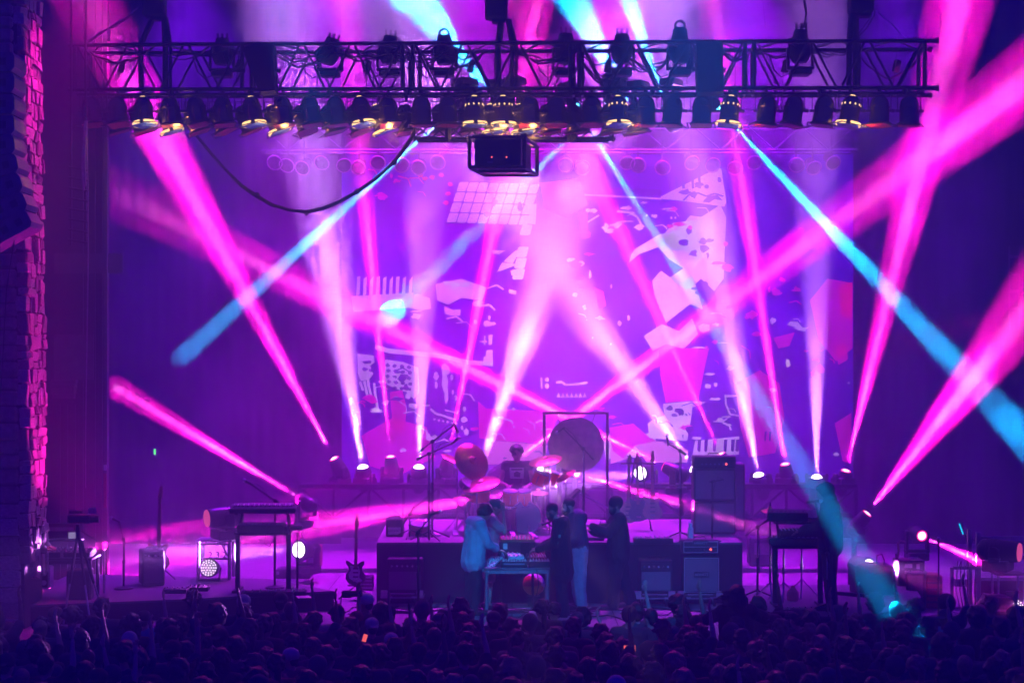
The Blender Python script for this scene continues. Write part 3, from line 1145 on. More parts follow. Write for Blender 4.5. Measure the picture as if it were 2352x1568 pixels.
lamp_beam('white wash lamp hidden behind the crash cymbals', (1102, 1078, 31.4), (1285, 540, 30.4), 84, WHITE, 3.0, ZT, white=True, core=1.2, group=gW)
lamp_beam('white wash lamp hidden by the edge of the tall amplifier', (1594, 1075, 31.4), (1325, 690, 30.6), 68, WHITE, 2.8, ZT, white=True, core=1.2, group=gW)
lamp_beam('white wash lamp beyond the tall amplifier', (1742, 1090, 31), (1664, 700, 30.2), 52, WHITE, 2.4, ZT, white=True, core=1.1, group=gW)
lamp_beam('white wash lamp over the head of the hooded player', (1876, 1095, 31), (1873, 500, 30), 58, WHITE, 2.0, ZT, white=True, group=gW)
lamp_beam('round white lamp low beside the keyboard stand leg', (685, 1262, 29), (520, 1268, 27.6), 30, WHITE, .5, 0.15, white=True, lens_r=.16)
lamp_beam('round white lamp glowing above the boxy monitor speaker', (1997, 1299, 27.2), (2110, 1310, 26.0), 26, WHITE, .42, 0, white=True, lens_r=.12)
lamp_beam('white lamp glowing behind the guitar rack', (1470, 1086, 30.8), (1390, 1096, 29.7), 20, WHITE, .35, ZT - .2, white=True, lens_r=.14)
lamp_beam('white lamp glowing behind the amber toms', (1243, 1082, 30.8), (1256, 1099, 28.3), 34, (1, .55, .7), .45, ZT - .2, white=True, lens_r=.10)

# cyan beam lamps hanging under the truss
gC = 'cyan beam lamps hanging under the long truss'


def cyan(label, src, dst, hw, L, up=None):
    return lamp_beam(label, src, dst, hw, CYAN, L, hang=ZF(src[1] - 58, src[2]), lens=M.lenscyan, ring=None if up is None else None, group=gC, blend=.7, white=False, lens_r=.075)


M_ring_keep = M.lensring
M.lensring = emis('cyan_ring', (.0, .5, 1), 2)
cyan('cyan beam lamp over the hanging cable, beam falling toward the wing wall', (1050, 243, 28.6), (442, 798, 35.3), 27, 4.0)
cyan('cyan beam lamp above the projector cage', (1393, 232, 28.6), (905, 716, 34.15), 30, 1.3)
cyan('cyan beam lamp aiming downstage past the hooded player', (1322, 246, 28.6), (2080, 1450, 21.5), 46, 2.2)
cyan('cyan beam lamp behind the flat black loudspeaker', (1650, 250, 28.6), (2352, 1003, 27.5), 46, 3.0)
cyan('cyan lamp with a bright round lens aiming up past the hoist', (1128, 242, 28.9), (985, 0, 28.9), 28, 4.2)
cyan('cyan lamp beside the hoist chain aiming up in a soft beam', (1160, 236, 29.2), (935, 0, 29.4), 42, 3.0)
cyan('cyan lamp with a glowing lens aiming up beyond the truss', (1450, 245, 28.9), (1318, 0, 28.9), 48, 3.6)
cyan('cyan lamp aiming steeply up beside the tall spiky lamp', (1530, 240, 28.9), (1446, 0, 28.9), 27, 4.0)
M.lensring = M_ring_keep

# ------------------------------------------------------------------ low rear truss carrying the lamps
lt0 = Vector((XF(690, 31), CY + 31, 0))
lt = thing('low_truss', 'low dark truss bench along the back carrying the lamps', 'truss', lt0)
LTL = XF(1962, 31) - lt0.x
zb_, zt_ = ZF(1186, 31), ZT - .03
for y in (-.2, .2):
    for z in (zb_, zt_):
        strut(lt, 'chord', (0, y, z), (LTL, y, z), .045, M.black)
n = 16
for k in range(n + 1):
    x = LTL * k / n
    strut(lt, 'upright', (x, -.2, zb_), (x, -.2, zt_), .03, M.black)
    strut(lt, 'cross_bar', (x, -.2, zt_), (x, .2, zt_), .03, M.black)
    if k < n:
        x2 = LTL * (k + 1) / n
        strut(lt, 'brace', (x, -.2, zb_ if k % 2 else zt_), (x2, -.2, zt_ if k % 2 else zb_), .022, M.black)
    if k % 4 == 0:
        strut(lt, 'leg', (x, 0, 0), (x, 0, zb_), .05, M.black)
MB().box((LTL / 2, 0, zt_ + .045), (LTL, .5, .03)).build('shelf', M.black, lt)

# rear lamp rail with can rims facing the house
rr0 = W(600, 345, 33.2)
rr = thing('rear_truss', 'thin rear truss seen faintly through the haze above the backdrop', 'truss', rr0)
RL = XF(1965, 33.2) - rr0.x
for y, z in ((0, 0), (.45, 0), (0, .48), (.45, .48)):
    strut(rr, 'chord', (0, y, z), (RL, y, z), .025, M.alu)
for k in range(22):
    x, x2 = RL * k / 22, RL * (k + 1) / 22
    strut(rr, 'brace', (x, 0, 0 if k % 2 else .48), (x2, 0, .48 if k % 2 else 0), .014, M.alu)
rear_can = MB()
rear_can.lathe([(.05, .3), (.1, .24), (.105, 0), (.13, -.02), (.13, -.05), (.1, -.03), (.02, .05)], n=14)
rear_can_me = rear_can.mesh('can', M.can)
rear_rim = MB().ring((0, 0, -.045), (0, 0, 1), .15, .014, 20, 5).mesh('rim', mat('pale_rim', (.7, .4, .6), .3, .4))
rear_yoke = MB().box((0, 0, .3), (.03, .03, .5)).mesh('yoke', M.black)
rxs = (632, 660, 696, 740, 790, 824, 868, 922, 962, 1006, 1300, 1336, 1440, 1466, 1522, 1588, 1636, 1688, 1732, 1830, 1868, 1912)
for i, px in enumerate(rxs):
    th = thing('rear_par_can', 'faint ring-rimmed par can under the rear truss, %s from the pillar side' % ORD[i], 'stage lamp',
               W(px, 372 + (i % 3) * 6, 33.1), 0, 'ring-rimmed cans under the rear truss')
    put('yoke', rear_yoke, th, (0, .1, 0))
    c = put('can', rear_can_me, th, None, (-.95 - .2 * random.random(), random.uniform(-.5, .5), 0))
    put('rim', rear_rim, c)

# ------------------------------------------------------------------ heads riding on the truss top
def truss_head(px, topy, lean, handle, label):
    t = T_of(px)
    p = TP(t, .75, 1)
    th = thing('truss_lamp', label, 'moving light', p, 0, 'spiky black lamps riding on the long truss')
    h = (ZF(topy, 27.6) - p.z)
    R = Matrix.Rotation(lean, 3, 'Y')
    b = MB()
    b.lathe([(.05, h * .72), (.11, h * .68), (.13, h * .4), (.17, h * .15), (.175, -.12), (.15, -.18), (.11, -.24)], (0, 0, 0), R @ Vector((0, 0, 1)), 12)
    b.build('head', M.black, th)
    b = MB()
    if handle:
        b.ring(R @ Vector((0, 0, h * .80)), (0, 1, 0), .075, .022, 14, 5)
    else:
        for s in (-.075, 0, .08):
            b.box(R @ Vector((s, 0, h * .80)), (.035, .06, h * .35), (0, lean + s, 0))
    for s in (-1, 1):
        b.box(R @ Vector((s * .18, 0, .04)), (.03, .05, .09), (0, lean, 0))
    tag(b.build('fins', M.black, th), kind='stuff')
    b = MB()
    for s in (-1, 1):
        b.box((s * .20, 0, -.16), (.04, .1, .34), (0, 0, 0), .012)
    b.box((0, 0, -.33), (.44, .12, .05), None, .01)
    b.build('yoke', M.black, th)
    MB().box((0, 0, -.40), (.34, .26, .1), None, .02).build('base', M.black, th)
    b = MB()
    b.tube([(-.15, .05, -.4), (-.3, .04, -.46), (-.42, .0, -.36), (-.5, 0, -.1)], .012)
    b.build('lead', M.rubber, th)


truss_head(489, 66, .0, False, 'spiky black lamp on the truss top nearest the pillar')
truss_head(741, 70, .28, False, 'leaning black lamp on the truss top next to the tapered loudspeaker')
truss_head(881, 66, .06, False, 'spiky black lamp on the truss top just before the cyan beams')
truss_head(1009, 68, -.02, True, 'black lamp with a loop handle on the truss lit by a cyan beam')
truss_head(1293, 68, .02, False, 'spiky black lamp on the truss top after the central hoist')
truss_head(1425, 74, .0, False, 'three-pronged black lamp on the truss between two cyan beams')
truss_head(1561, 58, .0, True, 'tallest black lamp on the truss with a loop handle')
truss_head(1843, 70, .04, False, 'three-pronged black lamp alone on the far half of the truss')

# loudspeakers in front of the truss
def speaker_box(label, px0, px1, y0, y1, taper, D, tilt):
    c = W((px0 + px1) / 2, (y0 + y1) / 2, D)
    wd, h = (px1 - px0) * D / FW, (y1 - y0) * D / FW
    th = thing('loudspeaker', label, 'loudspeaker', c)
    b = MB()
    b.prism([(-wd / 2, h / 2), (wd / 2, h / 2), (wd / 2 - taper * .2, -h / 2), (-wd / 2 + taper, -h / 2)], -.2, .2, Matrix.Rotation(tilt, 4, 'Y'))
    b.build('cabinet', M.matte, th, smooth=False)
    b = MB()
    b.prism([(-wd / 2 + .03, h / 2 - .03), (wd / 2 - .03, h / 2 - .03), (wd / 2 - .03 - taper * .2, -h / 2 + .03), (-wd / 2 + taper + .03, -h / 2 + .03)], -.225, -.203, Matrix.Rotation(tilt, 4, 'Y'))
    b.build('grille', M.matte, th, smooth=False)
    b = MB()
    b.ring((0, 0, h / 2), (0, 1, 0), .12, .014, 12, 5, 0, math.pi)
    b.box((0, .1, h / 2 + .04), (.2, .05, .1))
    for s in (-1, 1):
        b.bar((s * (wd / 2 + .0), 0, 0), (s * (wd / 2 + .06), 0, 0), .035)
    b.build('bracket', M.black, th)


speaker_box('tapered black loudspeaker slung on the pillar half of the truss', 563, 636, 110, 216, .22, 26.9, -.10)
speaker_box('flat black loudspeaker slung on the far half of the truss', 1598, 1658, 104, 216, .02, 26.2, -.02)

# hoists above the truss
def hoist(label, px0, px1, y1, legs, D):
    c = W((px0 + px1) / 2, y1, D)
    th = thing('chain_hoist', label, 'hoist', c)
    wd = (px1 - px0) * D / FW
    b = MB()
    b.box((0, 0, .34), (wd, .3, .68), None, .03)
    b.box((wd * .1, .02, -.02), (wd * .6, .2, .06))
    b.build('motor', M.matte, th)
    MB().bar((0, 0, .68), (0, 0, 1.6), .03).build('chain', M.black, th)
    for k, (x0, x1, r) in enumerate(legs):
        q0 = W(x0, y1, D) - c
        q1 = W(x1, 106, D) - c
        strut(th, 'sling', q0, q1, r, M.black)
        strut(th, 'sling', q1, W(x1 - (x1 - x0) * .1, 205, D) - c, r * .9, M.black)


hoist('black chain hoist over the pillar end of the truss', 330, 380, 40, ((352, 322, .05), (378, 380, .055), (382, 392, .03)), 27.6)
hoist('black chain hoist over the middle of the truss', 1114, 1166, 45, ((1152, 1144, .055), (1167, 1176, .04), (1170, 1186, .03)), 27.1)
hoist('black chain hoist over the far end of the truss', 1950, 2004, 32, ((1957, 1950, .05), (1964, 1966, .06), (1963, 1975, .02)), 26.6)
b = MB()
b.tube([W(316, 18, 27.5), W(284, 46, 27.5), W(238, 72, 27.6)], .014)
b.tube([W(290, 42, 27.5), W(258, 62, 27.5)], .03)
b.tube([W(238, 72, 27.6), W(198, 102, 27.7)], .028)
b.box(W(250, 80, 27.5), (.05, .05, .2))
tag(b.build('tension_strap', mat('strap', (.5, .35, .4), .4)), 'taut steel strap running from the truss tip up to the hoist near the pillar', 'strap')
b = MB()
b.tube([W(2012, 24, 26.6), W(2088, 94, 26.4)], .009)
tag(b.build('tension_wire', M.steel), 'thin bright wire from the far hoist down to the truss tip', 'wire')
b = MB()
b.tube([W(1846, -4, 27), W(1852, 30, 27), W(1846, 62, 27), W(1826, 84, 27), W(1805, 96, 27)], .02)
b.tube([W(1745, 2, 27.2), W(1752, 2, 27.2), W(1758, 60, 27.2)], .004)
tag(b.build('cable', M.rubber), 'single curled black cable dropping onto the truss past the flat loudspeaker', 'cable')
b = MB()
b.tube([W(2010, 20, 26.5), W(2008, 36, 26.4), W(1990, 66, 26.4), W(1966, 90, 26.4)], .014)
b.tube([W(2004, 18, 26.5), W(2000, 40, 26.4), W(1984, 62, 26.4), W(1966, 86, 26.4)], .01)
tag(b.build('cable', M.rubber), 'paired black cable looping from the far hoist to the truss', 'cable')

# cables drooping inside the truss
rc = random.Random(5)
for i, (p0, p1, sag, n) in enumerate(((205, 330, 24, 3), (330, 520, 18, 2), (515, 560, 40, 2), (630, 770, 34, 4), (760, 905, 26, 3), (890, 1030, 34, 4), (1020, 1120, 30, 3),
                                      (1180, 1330, 24, 3), (1330, 1440, 70, 4), (1430, 1545, 50, 4), (1545, 1600, 26, 2), (1660, 1730, 30, 3), (1735, 1850, 14, 2), (1850, 1960, 10, 2), (1975, 2120, 70, 1))):
    b = MB()
    for k in range(n):
        a0 = W(p0 + rc.uniform(-8, 8), 112 + rc.uniform(0, 8), 27.2)
        a1 = W(p1 + rc.uniform(-8, 8), 112 + rc.uniform(0, 8), 27.2)
        sg = sag * rc.uniform(.4, 1.2) * 27.2 / FW
        pts = []
        for j in range(13):
            f = j / 12
            q = a0.lerp(a1, f)
            q.z -= sg * 4 * f * (1 - f) + .02 * math.sin(f * 17 + k)
            q.y += .03 * k
            pts.append(q)
        b.tube(pts, rc.uniform(.010, .02), 5)
    if i % 2 == 0:
        c = W((p0 + p1) / 2 + 12, 122, 27.3)
        b.box(c - Vector((0, 0, .22)), (.09, .09, .2), (.1, .2, .3))
        b.tube([c, c - Vector((.02, 0, .15)), c - Vector((0.05, 0, .5))], .007, 5)
    tag(b.build('cable', M.rubber), 'drooping black cable loom inside the long truss, %s from the pillar end' % ORD[i], 'cable', 'cable looms drooping inside the truss')
WIRES = (700, 728, 842, 858, 1036, 1058, 1135, 1258, 1545, 1688, 1975, 240)
for i, px in enumerate(WIRES):
    th = MB().tube([W(px, 118, 27.7), W(px + 1, 150, 27.7), W(px, 205, 27.7)], .008, 5)
    tag(th.build('safety_wire', M.rubber), 'thin black safety wire inside the truss, %s counting from the pillar' % ORD[sorted(WIRES).index(px)], 'wire', 'safety wires hanging inside the truss')

# ------------------------------------------------------------------ projector truss and cage
q0 = W(952, 318, 27.3)
st = thing('lattice_truss', 'small black lattice truss below the lamp rows holding the projector', 'truss', q0)
SL = XF(1408, 27.3) - q0.x
sh = 35 * 27.3 / FW
for y in (0, .32):
    for z in (0, sh):
        strut(st, 'chord', (-.06 + (.08 if y else 0), y, z), (SL + (.05 if not y else -.05), y, z), .028, M.darkalu)
nk = 12
for k in range(nk):
    x, x2 = SL * k / nk, SL * (k + 1) / nk
    for a, c in ((0, sh), (sh, 0)):
        strut(st, 'brace', (x, 0, a), (x2, 0, c), .012, M.darkalu)
for x in (0, SL * .17, SL * .785, SL * .80, SL):
    strut(st, 'post', (x, -.03, -.06), (x, -.03, .62), .05 if 0 < x < SL else .02, M.black)
pj0 = W(1078, 384, 26.2)
pj = thing('projector', 'black projector inside an open pipe cage hanging from the lattice truss', 'projector', pj0)
u = Vector((.865, -.02, 0))
dpt = Vector((.215, 1.1, 0))
hh = Vector((0, 0, .47))
O = Vector((0, 0, 0))
for a, c in ((O, u), (O, hh), (u, u + hh), (hh, u + hh), (dpt, dpt + u), (dpt, dpt + hh), (dpt + u, dpt + u + hh), (dpt + hh, dpt + u + hh), (O, dpt), (u, u + dpt), (hh, hh + dpt),
             (u + hh, u + hh + dpt), (dpt * .5, dpt * .5 + u)):
    strut(pj, 'cage_bar', a, c, .03, M.darkalu if c is not O else M.darkalu)
b = MB()
b.add([u * .09 + dpt * f + hh * z for f in (.03, .8) for z in (.04, .94)] + [u * .93 + dpt * f + hh * z for f in (.03, .8) for z in (.04, .94)],
      [(0, 1, 3, 2), (4, 6, 7, 5), (0, 4, 5, 1), (2, 3, 7, 6), (0, 2, 6, 4), (1, 5, 7, 3)])
b.build('body', M.plastic, pj, smooth=False)
b = MB()
for f in (.4, .67):
    b.ell(u * f + hh * .34 + Vector((0, -.0, 0)) + dpt * .025, .012, 8, 6)
b.build('status_light', M.ledred, pj)
b = MB()
b.box(u * .37 + hh * .17 + dpt * .02, (.09, .012, .03))
b.box(u * .70 + hh * .09 + dpt * .02, (.09, .012, .006))
b.build('name_plate', mat('plate', (.25, .22, .25), .5), pj)
for f in (.17, .93):
    MB().box(u * f + hh * 1.06 + dpt * .25, (.1, .12, .12), None, .01).build('clamp', M.black, pj)
b = MB()
b.lathe([(.1, 0), (.09, .12)], u * .5 + hh * .5 + dpt * .8, dpt, 14)
b.build('lens_barrel', M.black, pj)

# the big cable swag
b = MB()
sw = [(952, 300), (946, 318), (925, 350), (905, 374), (880, 395), (858, 412), (820, 440), (780, 463), (740, 481), (704, 489), (665, 483), (625, 470), (590, 448), (556, 425), (524, 395), (488, 358), (440, 300), (380, 230)]
for k in range(4):
    pts = []
    for i, (x, y) in enumerate(sw):
        D = 27.2 + max(0, i - 6) * .18
        pts.append(W(x + k * 1.2 - 2, y + (k - 1.5) * 2.6 * math.sin(i * .9 + k), D))
    b.tube(pts, .020 if k < 3 else .012, 6)
for i in (3, 6, 9, 12):
    b.ell(W(sw[i][0], sw[i][1], 27.2 + max(0, i - 6) * .18), (.05, .05, .05), 8, 6)
tag(b.build('cable_bundle', M.rubber), 'thick black cable bundle sagging from the lattice truss toward the rear', 'cable')

# ------------------------------------------------------------------ line array at the edge
la = thing('line_array', 'curved hanging line array of grey loudspeaker cabinets beside the pillar', 'loudspeaker', (XF(-6, 23.2), CY + 23.2, 0))
arr = mat('array_grey', (.13, .13, .16), .5)
z = ZF(150, 23.2)
for k in range(9):
    hgt = .285
    yaw = .0
    ang = 0 if k < 4 else .10 * (k - 3)
    x = .02 if k < 5 else .02 + .045 * (k - 4) ** 1.2
    o = MB()
    o.prism([(-.4, hgt / 2 - .012), (.27, hgt / 2 - .012), (.30, hgt / 4), (.30, -hgt / 4), (.25, -hgt / 2 + .012), (-.4, -hgt / 2 + .012)], -.28, .28)
    c = o.build('cabinet', arr, la, (x, 0, z), (0, -ang, 0), smooth=False)
    MB().box((.14, -.285, 0), (.10, .012, .1)).build('port', M.black, c)
    MB().box((-.08, -.285, 0), (.10, .012, .1)).build('port', M.black, c)
    z -= hgt * math.cos(ang) + .005
MB().tube([(.25, 0, z + .2), (.12, .02, z - .6), (.05, 0, z - 2)], .008).build('tie_line', M.rubber, la)

# ladder on the far dark wall
rl = thing('wall_ladder', 'short bare ladder barely visible on the dark wall beyond the magenta beams', 'ladder', W(2318, 722, 33))
for s in (0, .2):
    strut(rl, 'rail', (s, 0, -.3), (s, 0, 1.35), .018, trim)
for k in range(4):
    strut(rl, 'rung', (0, 0, .12 + k * .34), (.2, 0, .12 + k * .34), .03, trim)


# ------------------------------------------------------------------ stage gear builders
def mic_stand(label, base, h, tip=None, back=None, mic=True, foot='tripod', mic_dir=None, r=.012, extra=None, legs_rot=.4):
    """base: world point on the floor; h: height of the joint; tip: world end of the boom"""
    base = Vector(base)
    th = thing('mic_stand', label, 'microphone stand', base)
    MB().bar((0, 0, .02), (0, 0, h * .55), .017).build('lower_tube', M.black, th)
    MB().bar((0, 0, h * .5), (0, 0, h), r).build('upper_tube', M.chrome if foot == 'tripod' else M.black, th)
    MB().bar((0, 0, h * .52), (0, 0, h * .58), .024).build('clutch', M.black, th)
    if foot == 'tripod':
        for k in range(3):
            a = legs_rot + k * 2.094
            MB().bar((0, 0, .14), (.30 * math.cos(a), .30 * math.sin(a), .015), .012).build('leg', M.black, th)
    else:
        MB().lathe([(.15, 0), (.15, .02), (.03, .05)], n=16).build('foot', M.black, th)
    P = Vector((0, 0, h))
    if tip is not None:
        T = Vector(tip) - base
        d = (T - P).normalized()
        bk = P - d * (back or .25)
        b = MB()
        b.bar(bk, T, .011)
        b.bar(bk, bk + d * .1, .022)
        b.build('boom', M.black, th)
        MB().ell(P, (.035, .035, .035), 8, 6).build('joint', M.black, th)
        b = MB()
        pts = [T, T - d * .1 + Vector((0, 0, .06)), P.lerp(T, .5) + Vector((0, -.02, .07)), P + Vector((.02, -.03, -.1)), (.02, -.03, .4)]
        b.tube(pts, .005, 5)
        b.build('lead', M.rubber, th)
        P = T
    else:
        d = Vector((0, 0, 1))
    if mic:
        md = Vector(mic_dir).normalized() if mic_dir is not None else d
        m = MB().bar(P - md * .04, P + md * .10, .014, .021).build('microphone', M.black, th)
        put('mic_head', MB().ell(P + md * .125, (.03, .03, .032), 10, 7).mesh('mic_head', M.steel), m)
    return th


def guitar_parts(th, z0, body, tilt=0, neck_len=.62, guard=None, sc_=1.0, x0=0.0):
    """an upright electric guitar leaning back, bottom at z0, in the space of th"""
    R = Matrix.Translation((x0, 0, z0)) @ Matrix.Rotation(tilt, 4, 'Y') @ Matrix.Rotation(-.12, 4, 'X') @ Matrix.Scale(sc_, 4)
    out = [(-.05, 0), (-.12, .03), (-.165, .10), (-.16, .17), (-.115, .23), (-.12, .29), (-.165, .36), (-.15, .40), (-.09, .36), (-.04, .33), (.03, .33),
           (.08, .37), (.13, .385), (.135, .34), (.10, .28), (.105, .22), (.155, .16), (.165, .09), (.12, .03), (.05, 0)]
    MB().prism(out, -.022, .022, R).build('body', body, th)
    if guard:
        g = [(-.02, .06), (-.10, .10), (-.12, .17), (-.08, .24), (-.10, .32), (-.03, .30), (.05, .30), (.07, .22), (.06, .12), (.11, .07), (.06, .03)]
        MB().prism(g, -.027, -.023, R).build('pickguard', guard, th, smooth=False)
    b = MB()
    b.prism([(-.027, .27), (.027, .27), (.021, .27 + neck_len), (-.021, .27 + neck_len)], -.034, -.010, R)
    nk = b.build('neck', M.wood, th, smooth=False)
    b = MB()
    for k in range(1, 12):
        z = .27 + neck_len * (k / 12) ** .9
        b.prism([(-.024, z), (.024, z), (.024, z + .004), (-.024, z + .004)], -.037, -.035, R)
    tag(put('frets', b.mesh('frets', M.chrome, False), nk), kind='stuff')
    zt2 = .27 + neck_len
    MB().prism([(-.022, zt2), (.022, zt2), (.045, zt2 + .06), (.03, zt2 + .19), (.0, zt2 + .20), (-.03, zt2 + .05)], -.026, -.010, R).build('headstock', M.wood, th, smooth=False)
    b = MB()
    for k in range(6):
        b.bar(R @ Vector((-.02 - .0 * k, -.018, zt2 + .04 + k * .024)), R @ Vector((-.055 + .006 * k, -.018, zt2 + .04 + k * .024)), .008, n=6)
    tag(b.build('tuners', M.chrome, th), kind='stuff')
    for z in (.13, .20, .265):
        MB().box(R @ Vector((.0, -.028, z)), (.085, .014, .022)).build('pickup', M.black, th)
    MB().box(R @ Vector((0, -.03, .075)), (.08, .02, .03)).build('bridge', M.chrome, th)


def guitar_stand(label, loc, h=.62):
    th = thing('guitar_stand', label, 'guitar stand', loc)
    for k in range(3):
        a = math.pi / 2 + k * 2.094
        MB().bar((0, .09, .22), (.32 * math.cos(a), .09 + .26 * math.sin(a), .012), .012).build('leg', M.black, th)
    MB().bar((0, .09, .2), (0, .14, h + .3), .013).build('post', M.black, th)
    b = MB()
    b.bar((-.12, .05, .22), (.12, .05, .22), .012)
    b.bar((-.12, .05, .22), (-.12, -.06, .24), .012)
    b.bar((.12, .05, .22), (.12, -.06, .24), .012)
    b.build('cradle', M.rubber, th)
    return th


def amp(label, loc, wd, h, d, kind='combo', rz=0, letter=None, top=.16, panel=M.plastic, piping=None, cat='amplifier', knobs=6, power=None):
    th = thing('guitar_amplifier', label, cat, loc, rz)
    MB().box((0, 0, h / 2), (wd, d, h), None, .02).build('cabinet', M.tolex, th, smooth=False)
    yf = -d / 2
    if kind == 'combo':
        MB().box((0, yf - .004, (h - top) / 2 + .02), (wd - .07, .012, h - top - .06)).build('grille', M.grille, th, smooth=False)
        MB().box((0, yf - .004, h - top / 2 - .02), (wd - .06, .014, top * .62)).build('control_panel', panel, th, smooth=False)
        for k in range(knobs):
            MB().bar((-wd * .36 + k * wd * .72 / max(1, knobs - 1), yf - .01, h - top / 2 - .02), (-wd * .36 + k * wd * .72 / max(1, knobs - 1), yf - .035, h - top / 2 - .02), .016).build('knob', M.ivory if k % 2 else M.chrome, th)
    elif kind == 'cab':
        MB().box((0, yf - .004, h / 2), (wd - .08, .012, h - .08)).build('grille', M.grille, th, smooth=False)
    elif kind == 'head':
        MB().box((0, yf - .004, h * .33), (wd - .08, .012, h * .40)).build('control_panel', panel, th, smooth=False)
        for k in range(knobs):
            x = -wd * .30 + k * wd * .5 / max(1, knobs - 1)
            MB().bar((x, yf - .01, h * .33), (x, yf - .032, h * .33), .014).build('knob', M.chrome, th)
    if power:
        MB().ell((wd * .27, yf - .014, h * .33), (.02, .012, .02), 8, 6).build('power_light', power, th)
    if piping:
        b = MB()
        for a, c in (((-1, 0), (1, 0)), ((-1, 1), (1, 1)), ((-1, 0), (-1, 1)), ((1, 0), (1, 1)), ((-1, .52), (1, .52))):
            if kind != 'head' and a[1] == .52:
                continue
            b.bar((a[0] * (wd / 2 - .025), yf - .012, .025 + a[1] * (h - .05)), (c[0] * (wd / 2 - .025), yf - .012, .025 + c[1] * (h - .05)), .006, n=5)
        b.build('piping', piping, th)
    MB().tube([(-.1, 0, h), (-.08, 0, h + .035), (.08, 0, h + .035), (.1, 0, h)], .012).build('handle', M.black, th)
    if letter:
        z, sz = letter[1], letter[2]
        MB().box((0, yf - .014, z), (sz * 4.4, .008, sz * 1.7)).build('name_plate', M.black, th, smooth=False)
        text('lettering', letter[0], sz, th, (0, yf - .021, z), (math.pi / 2, 0, 0), M.white, .002)
    return th


def dolly(label, loc, wd, d, rz=0, handle_w=.3):
    th = thing('case_dolly', label, 'dolly', loc, rz)
    MB().box((0, 0, .17), (wd, d, .07), None, .01).build('tray', M.matte, th, smooth=False)
    b = MB()
    for s in (-1, 1):
        b.box((0, s * d / 2, .145), (wd + .02, .012, .03))
        b.box((s * wd / 2, 0, .145), (.012, d + .02, .03))
    b.box((0, -d / 2 - .002, .20), (handle_w * 1.3, .02, .014))
    b.build('edging', M.steel, th, smooth=False)
    for sx in (-1, 1):
        for sy in (-1, 1):
            MB().box((sx * (wd / 2 - .05), sy * (d / 2), .205), (.11, .03, .10), None, .008).build('corner', M.steel, th, smooth=False)
            wh = MB().bar((sx * (wd / 2 - .12) - .02, sy * (d / 2 - .1), .065), (sx * (wd / 2 - .12) + .02, sy * (d / 2 - .1), .065), .065, n=14).build('wheel', M.rubber, th)
            put('fork', MB().box((sx * (wd / 2 - .12), sy * (d / 2 - .1), .11), (.055, .05, .05)).mesh('fork', M.steel), wh)
    MB().box((0, -d / 2 - .004, .165), (handle_w, .012, .035)).build('handle', M.black, th)
    return th


def keyboard(label, loc, wd, d, h, rz=0, tilt=0, keys=36, face='-y', side=None, panel=True, cat='keyboard', lit=None):
    th = thing('keyboard', label, cat, loc, rz)
    th.rotation_euler = (tilt, 0, rz)
    MB().box((0, 0, h / 2), (wd, d, h), None, .012).build('case', M.plastic, th, smooth=False)
    if side:
        for s in (-1, 1):
            MB().box((s * (wd / 2 + .014), 0, h / 2), (.026, d + .01, h + .015)).build('end_cheek', side, th, smooth=False)
    if keys:
        b = MB()
        kw = (wd - .1) / keys
        for k in range(keys):
            b.box((-wd / 2 + .05 + (k + .5) * kw, d * .22, h + .006), (kw * .9, d * .46, .014))
        tag(b.build('white_keys', M.ivory, th, smooth=False), kind='stuff')
        b = MB()
        for k in range(keys):
            if k % 7 not in (2, 6):
                b.box((-wd / 2 + .05 + (k + 1) * kw, d * .12, h + .016), (kw * .5, d * .26, .018))
        tag(b.build('black_keys', M.black, th, smooth=False), kind='stuff')
    if panel:
        b = MB()
        n = int(wd / .07)
        for k in range(n):
            for r in range(2):
                b.bar((-wd / 2 + .07 + k * (wd - .14) / max(1, n - 1), -d * (.14 + .2 * r), h), (-wd / 2 + .07 + k * (wd - .14) / max(1, n - 1), -d * (.14 + .2 * r), h + .022), .012, n=6)
        tag(b.build('knobs', M.chrome, th), kind='stuff')
    if lit:
        MB().box((wd * .2, -d * .25, h + .004), (.12, .05, .006)).build('display', lit, th)
    return th


def box_gear(name, label, cat, c, d, rz, m, tilt=0, knobs=None, strip=None):
    th = thing(name, label, cat, c)
    th.rotation_euler = (tilt, 0, rz)
    MB().box((0, 0, d[2] / 2), d, None, min(d) * .08).build('case', m, th, smooth=False)
    if knobs:
        b = MB()
        nx, ny = knobs
        for i in range(nx):
            for j in range(ny):
                x = -d[0] * .42 + d[0] * .84 * i / max(1, nx - 1)
                y = -d[1] * .36 + d[1] * .72 * j / max(1, ny - 1)
                b.bar((x, y, d[2]), (x, y, d[2] + .02), .011, n=6)
        tag(b.build('knobs', M.ivory, th), kind='stuff')
    if strip:
        MB().box((0, -d[1] / 2 - .003, d[2] * .6), (d[0] * .8, .006, d[2] * .25)).build('front_strip', strip, th, smooth=False)
    return th


def table(label, c, wd, d, h, rz, m_leg, m_top, casters=False, legs=True, th_=.035):
    th = thing('equipment_table', label, 'table', c, rz)
    MB().box((0, 0, h - th_ / 2), (wd, d, th_), None, .006).build('table_top', m_top, th, smooth=False)
    MB().box((0, -d / 2 + .03, h - th_ - .03), (wd - .06, .03, .05)).build('rail', m_leg, th, smooth=False)
    for sx in (-1, 1):
        for sy in (-1, 1):
            x, y = sx * (wd / 2 - .04), sy * (d / 2 - .04)
            lg = MB().bar((x, y, .0 if not casters else .09), (x, y, h - th_), .026, n=10).build('leg', m_leg, th)
            if casters:
                put('caster', MB().bar((x - .015, y, .045), (x + .015, y, .045), .045, n=12).mesh('caster', M.rubber), lg)
    return th


def cable_run(label, pts, r=.009, m=None, name='cable'):
    return tag(MB().tube(pts, r, 5).build(name, m or M.rubber), label, 'cable')


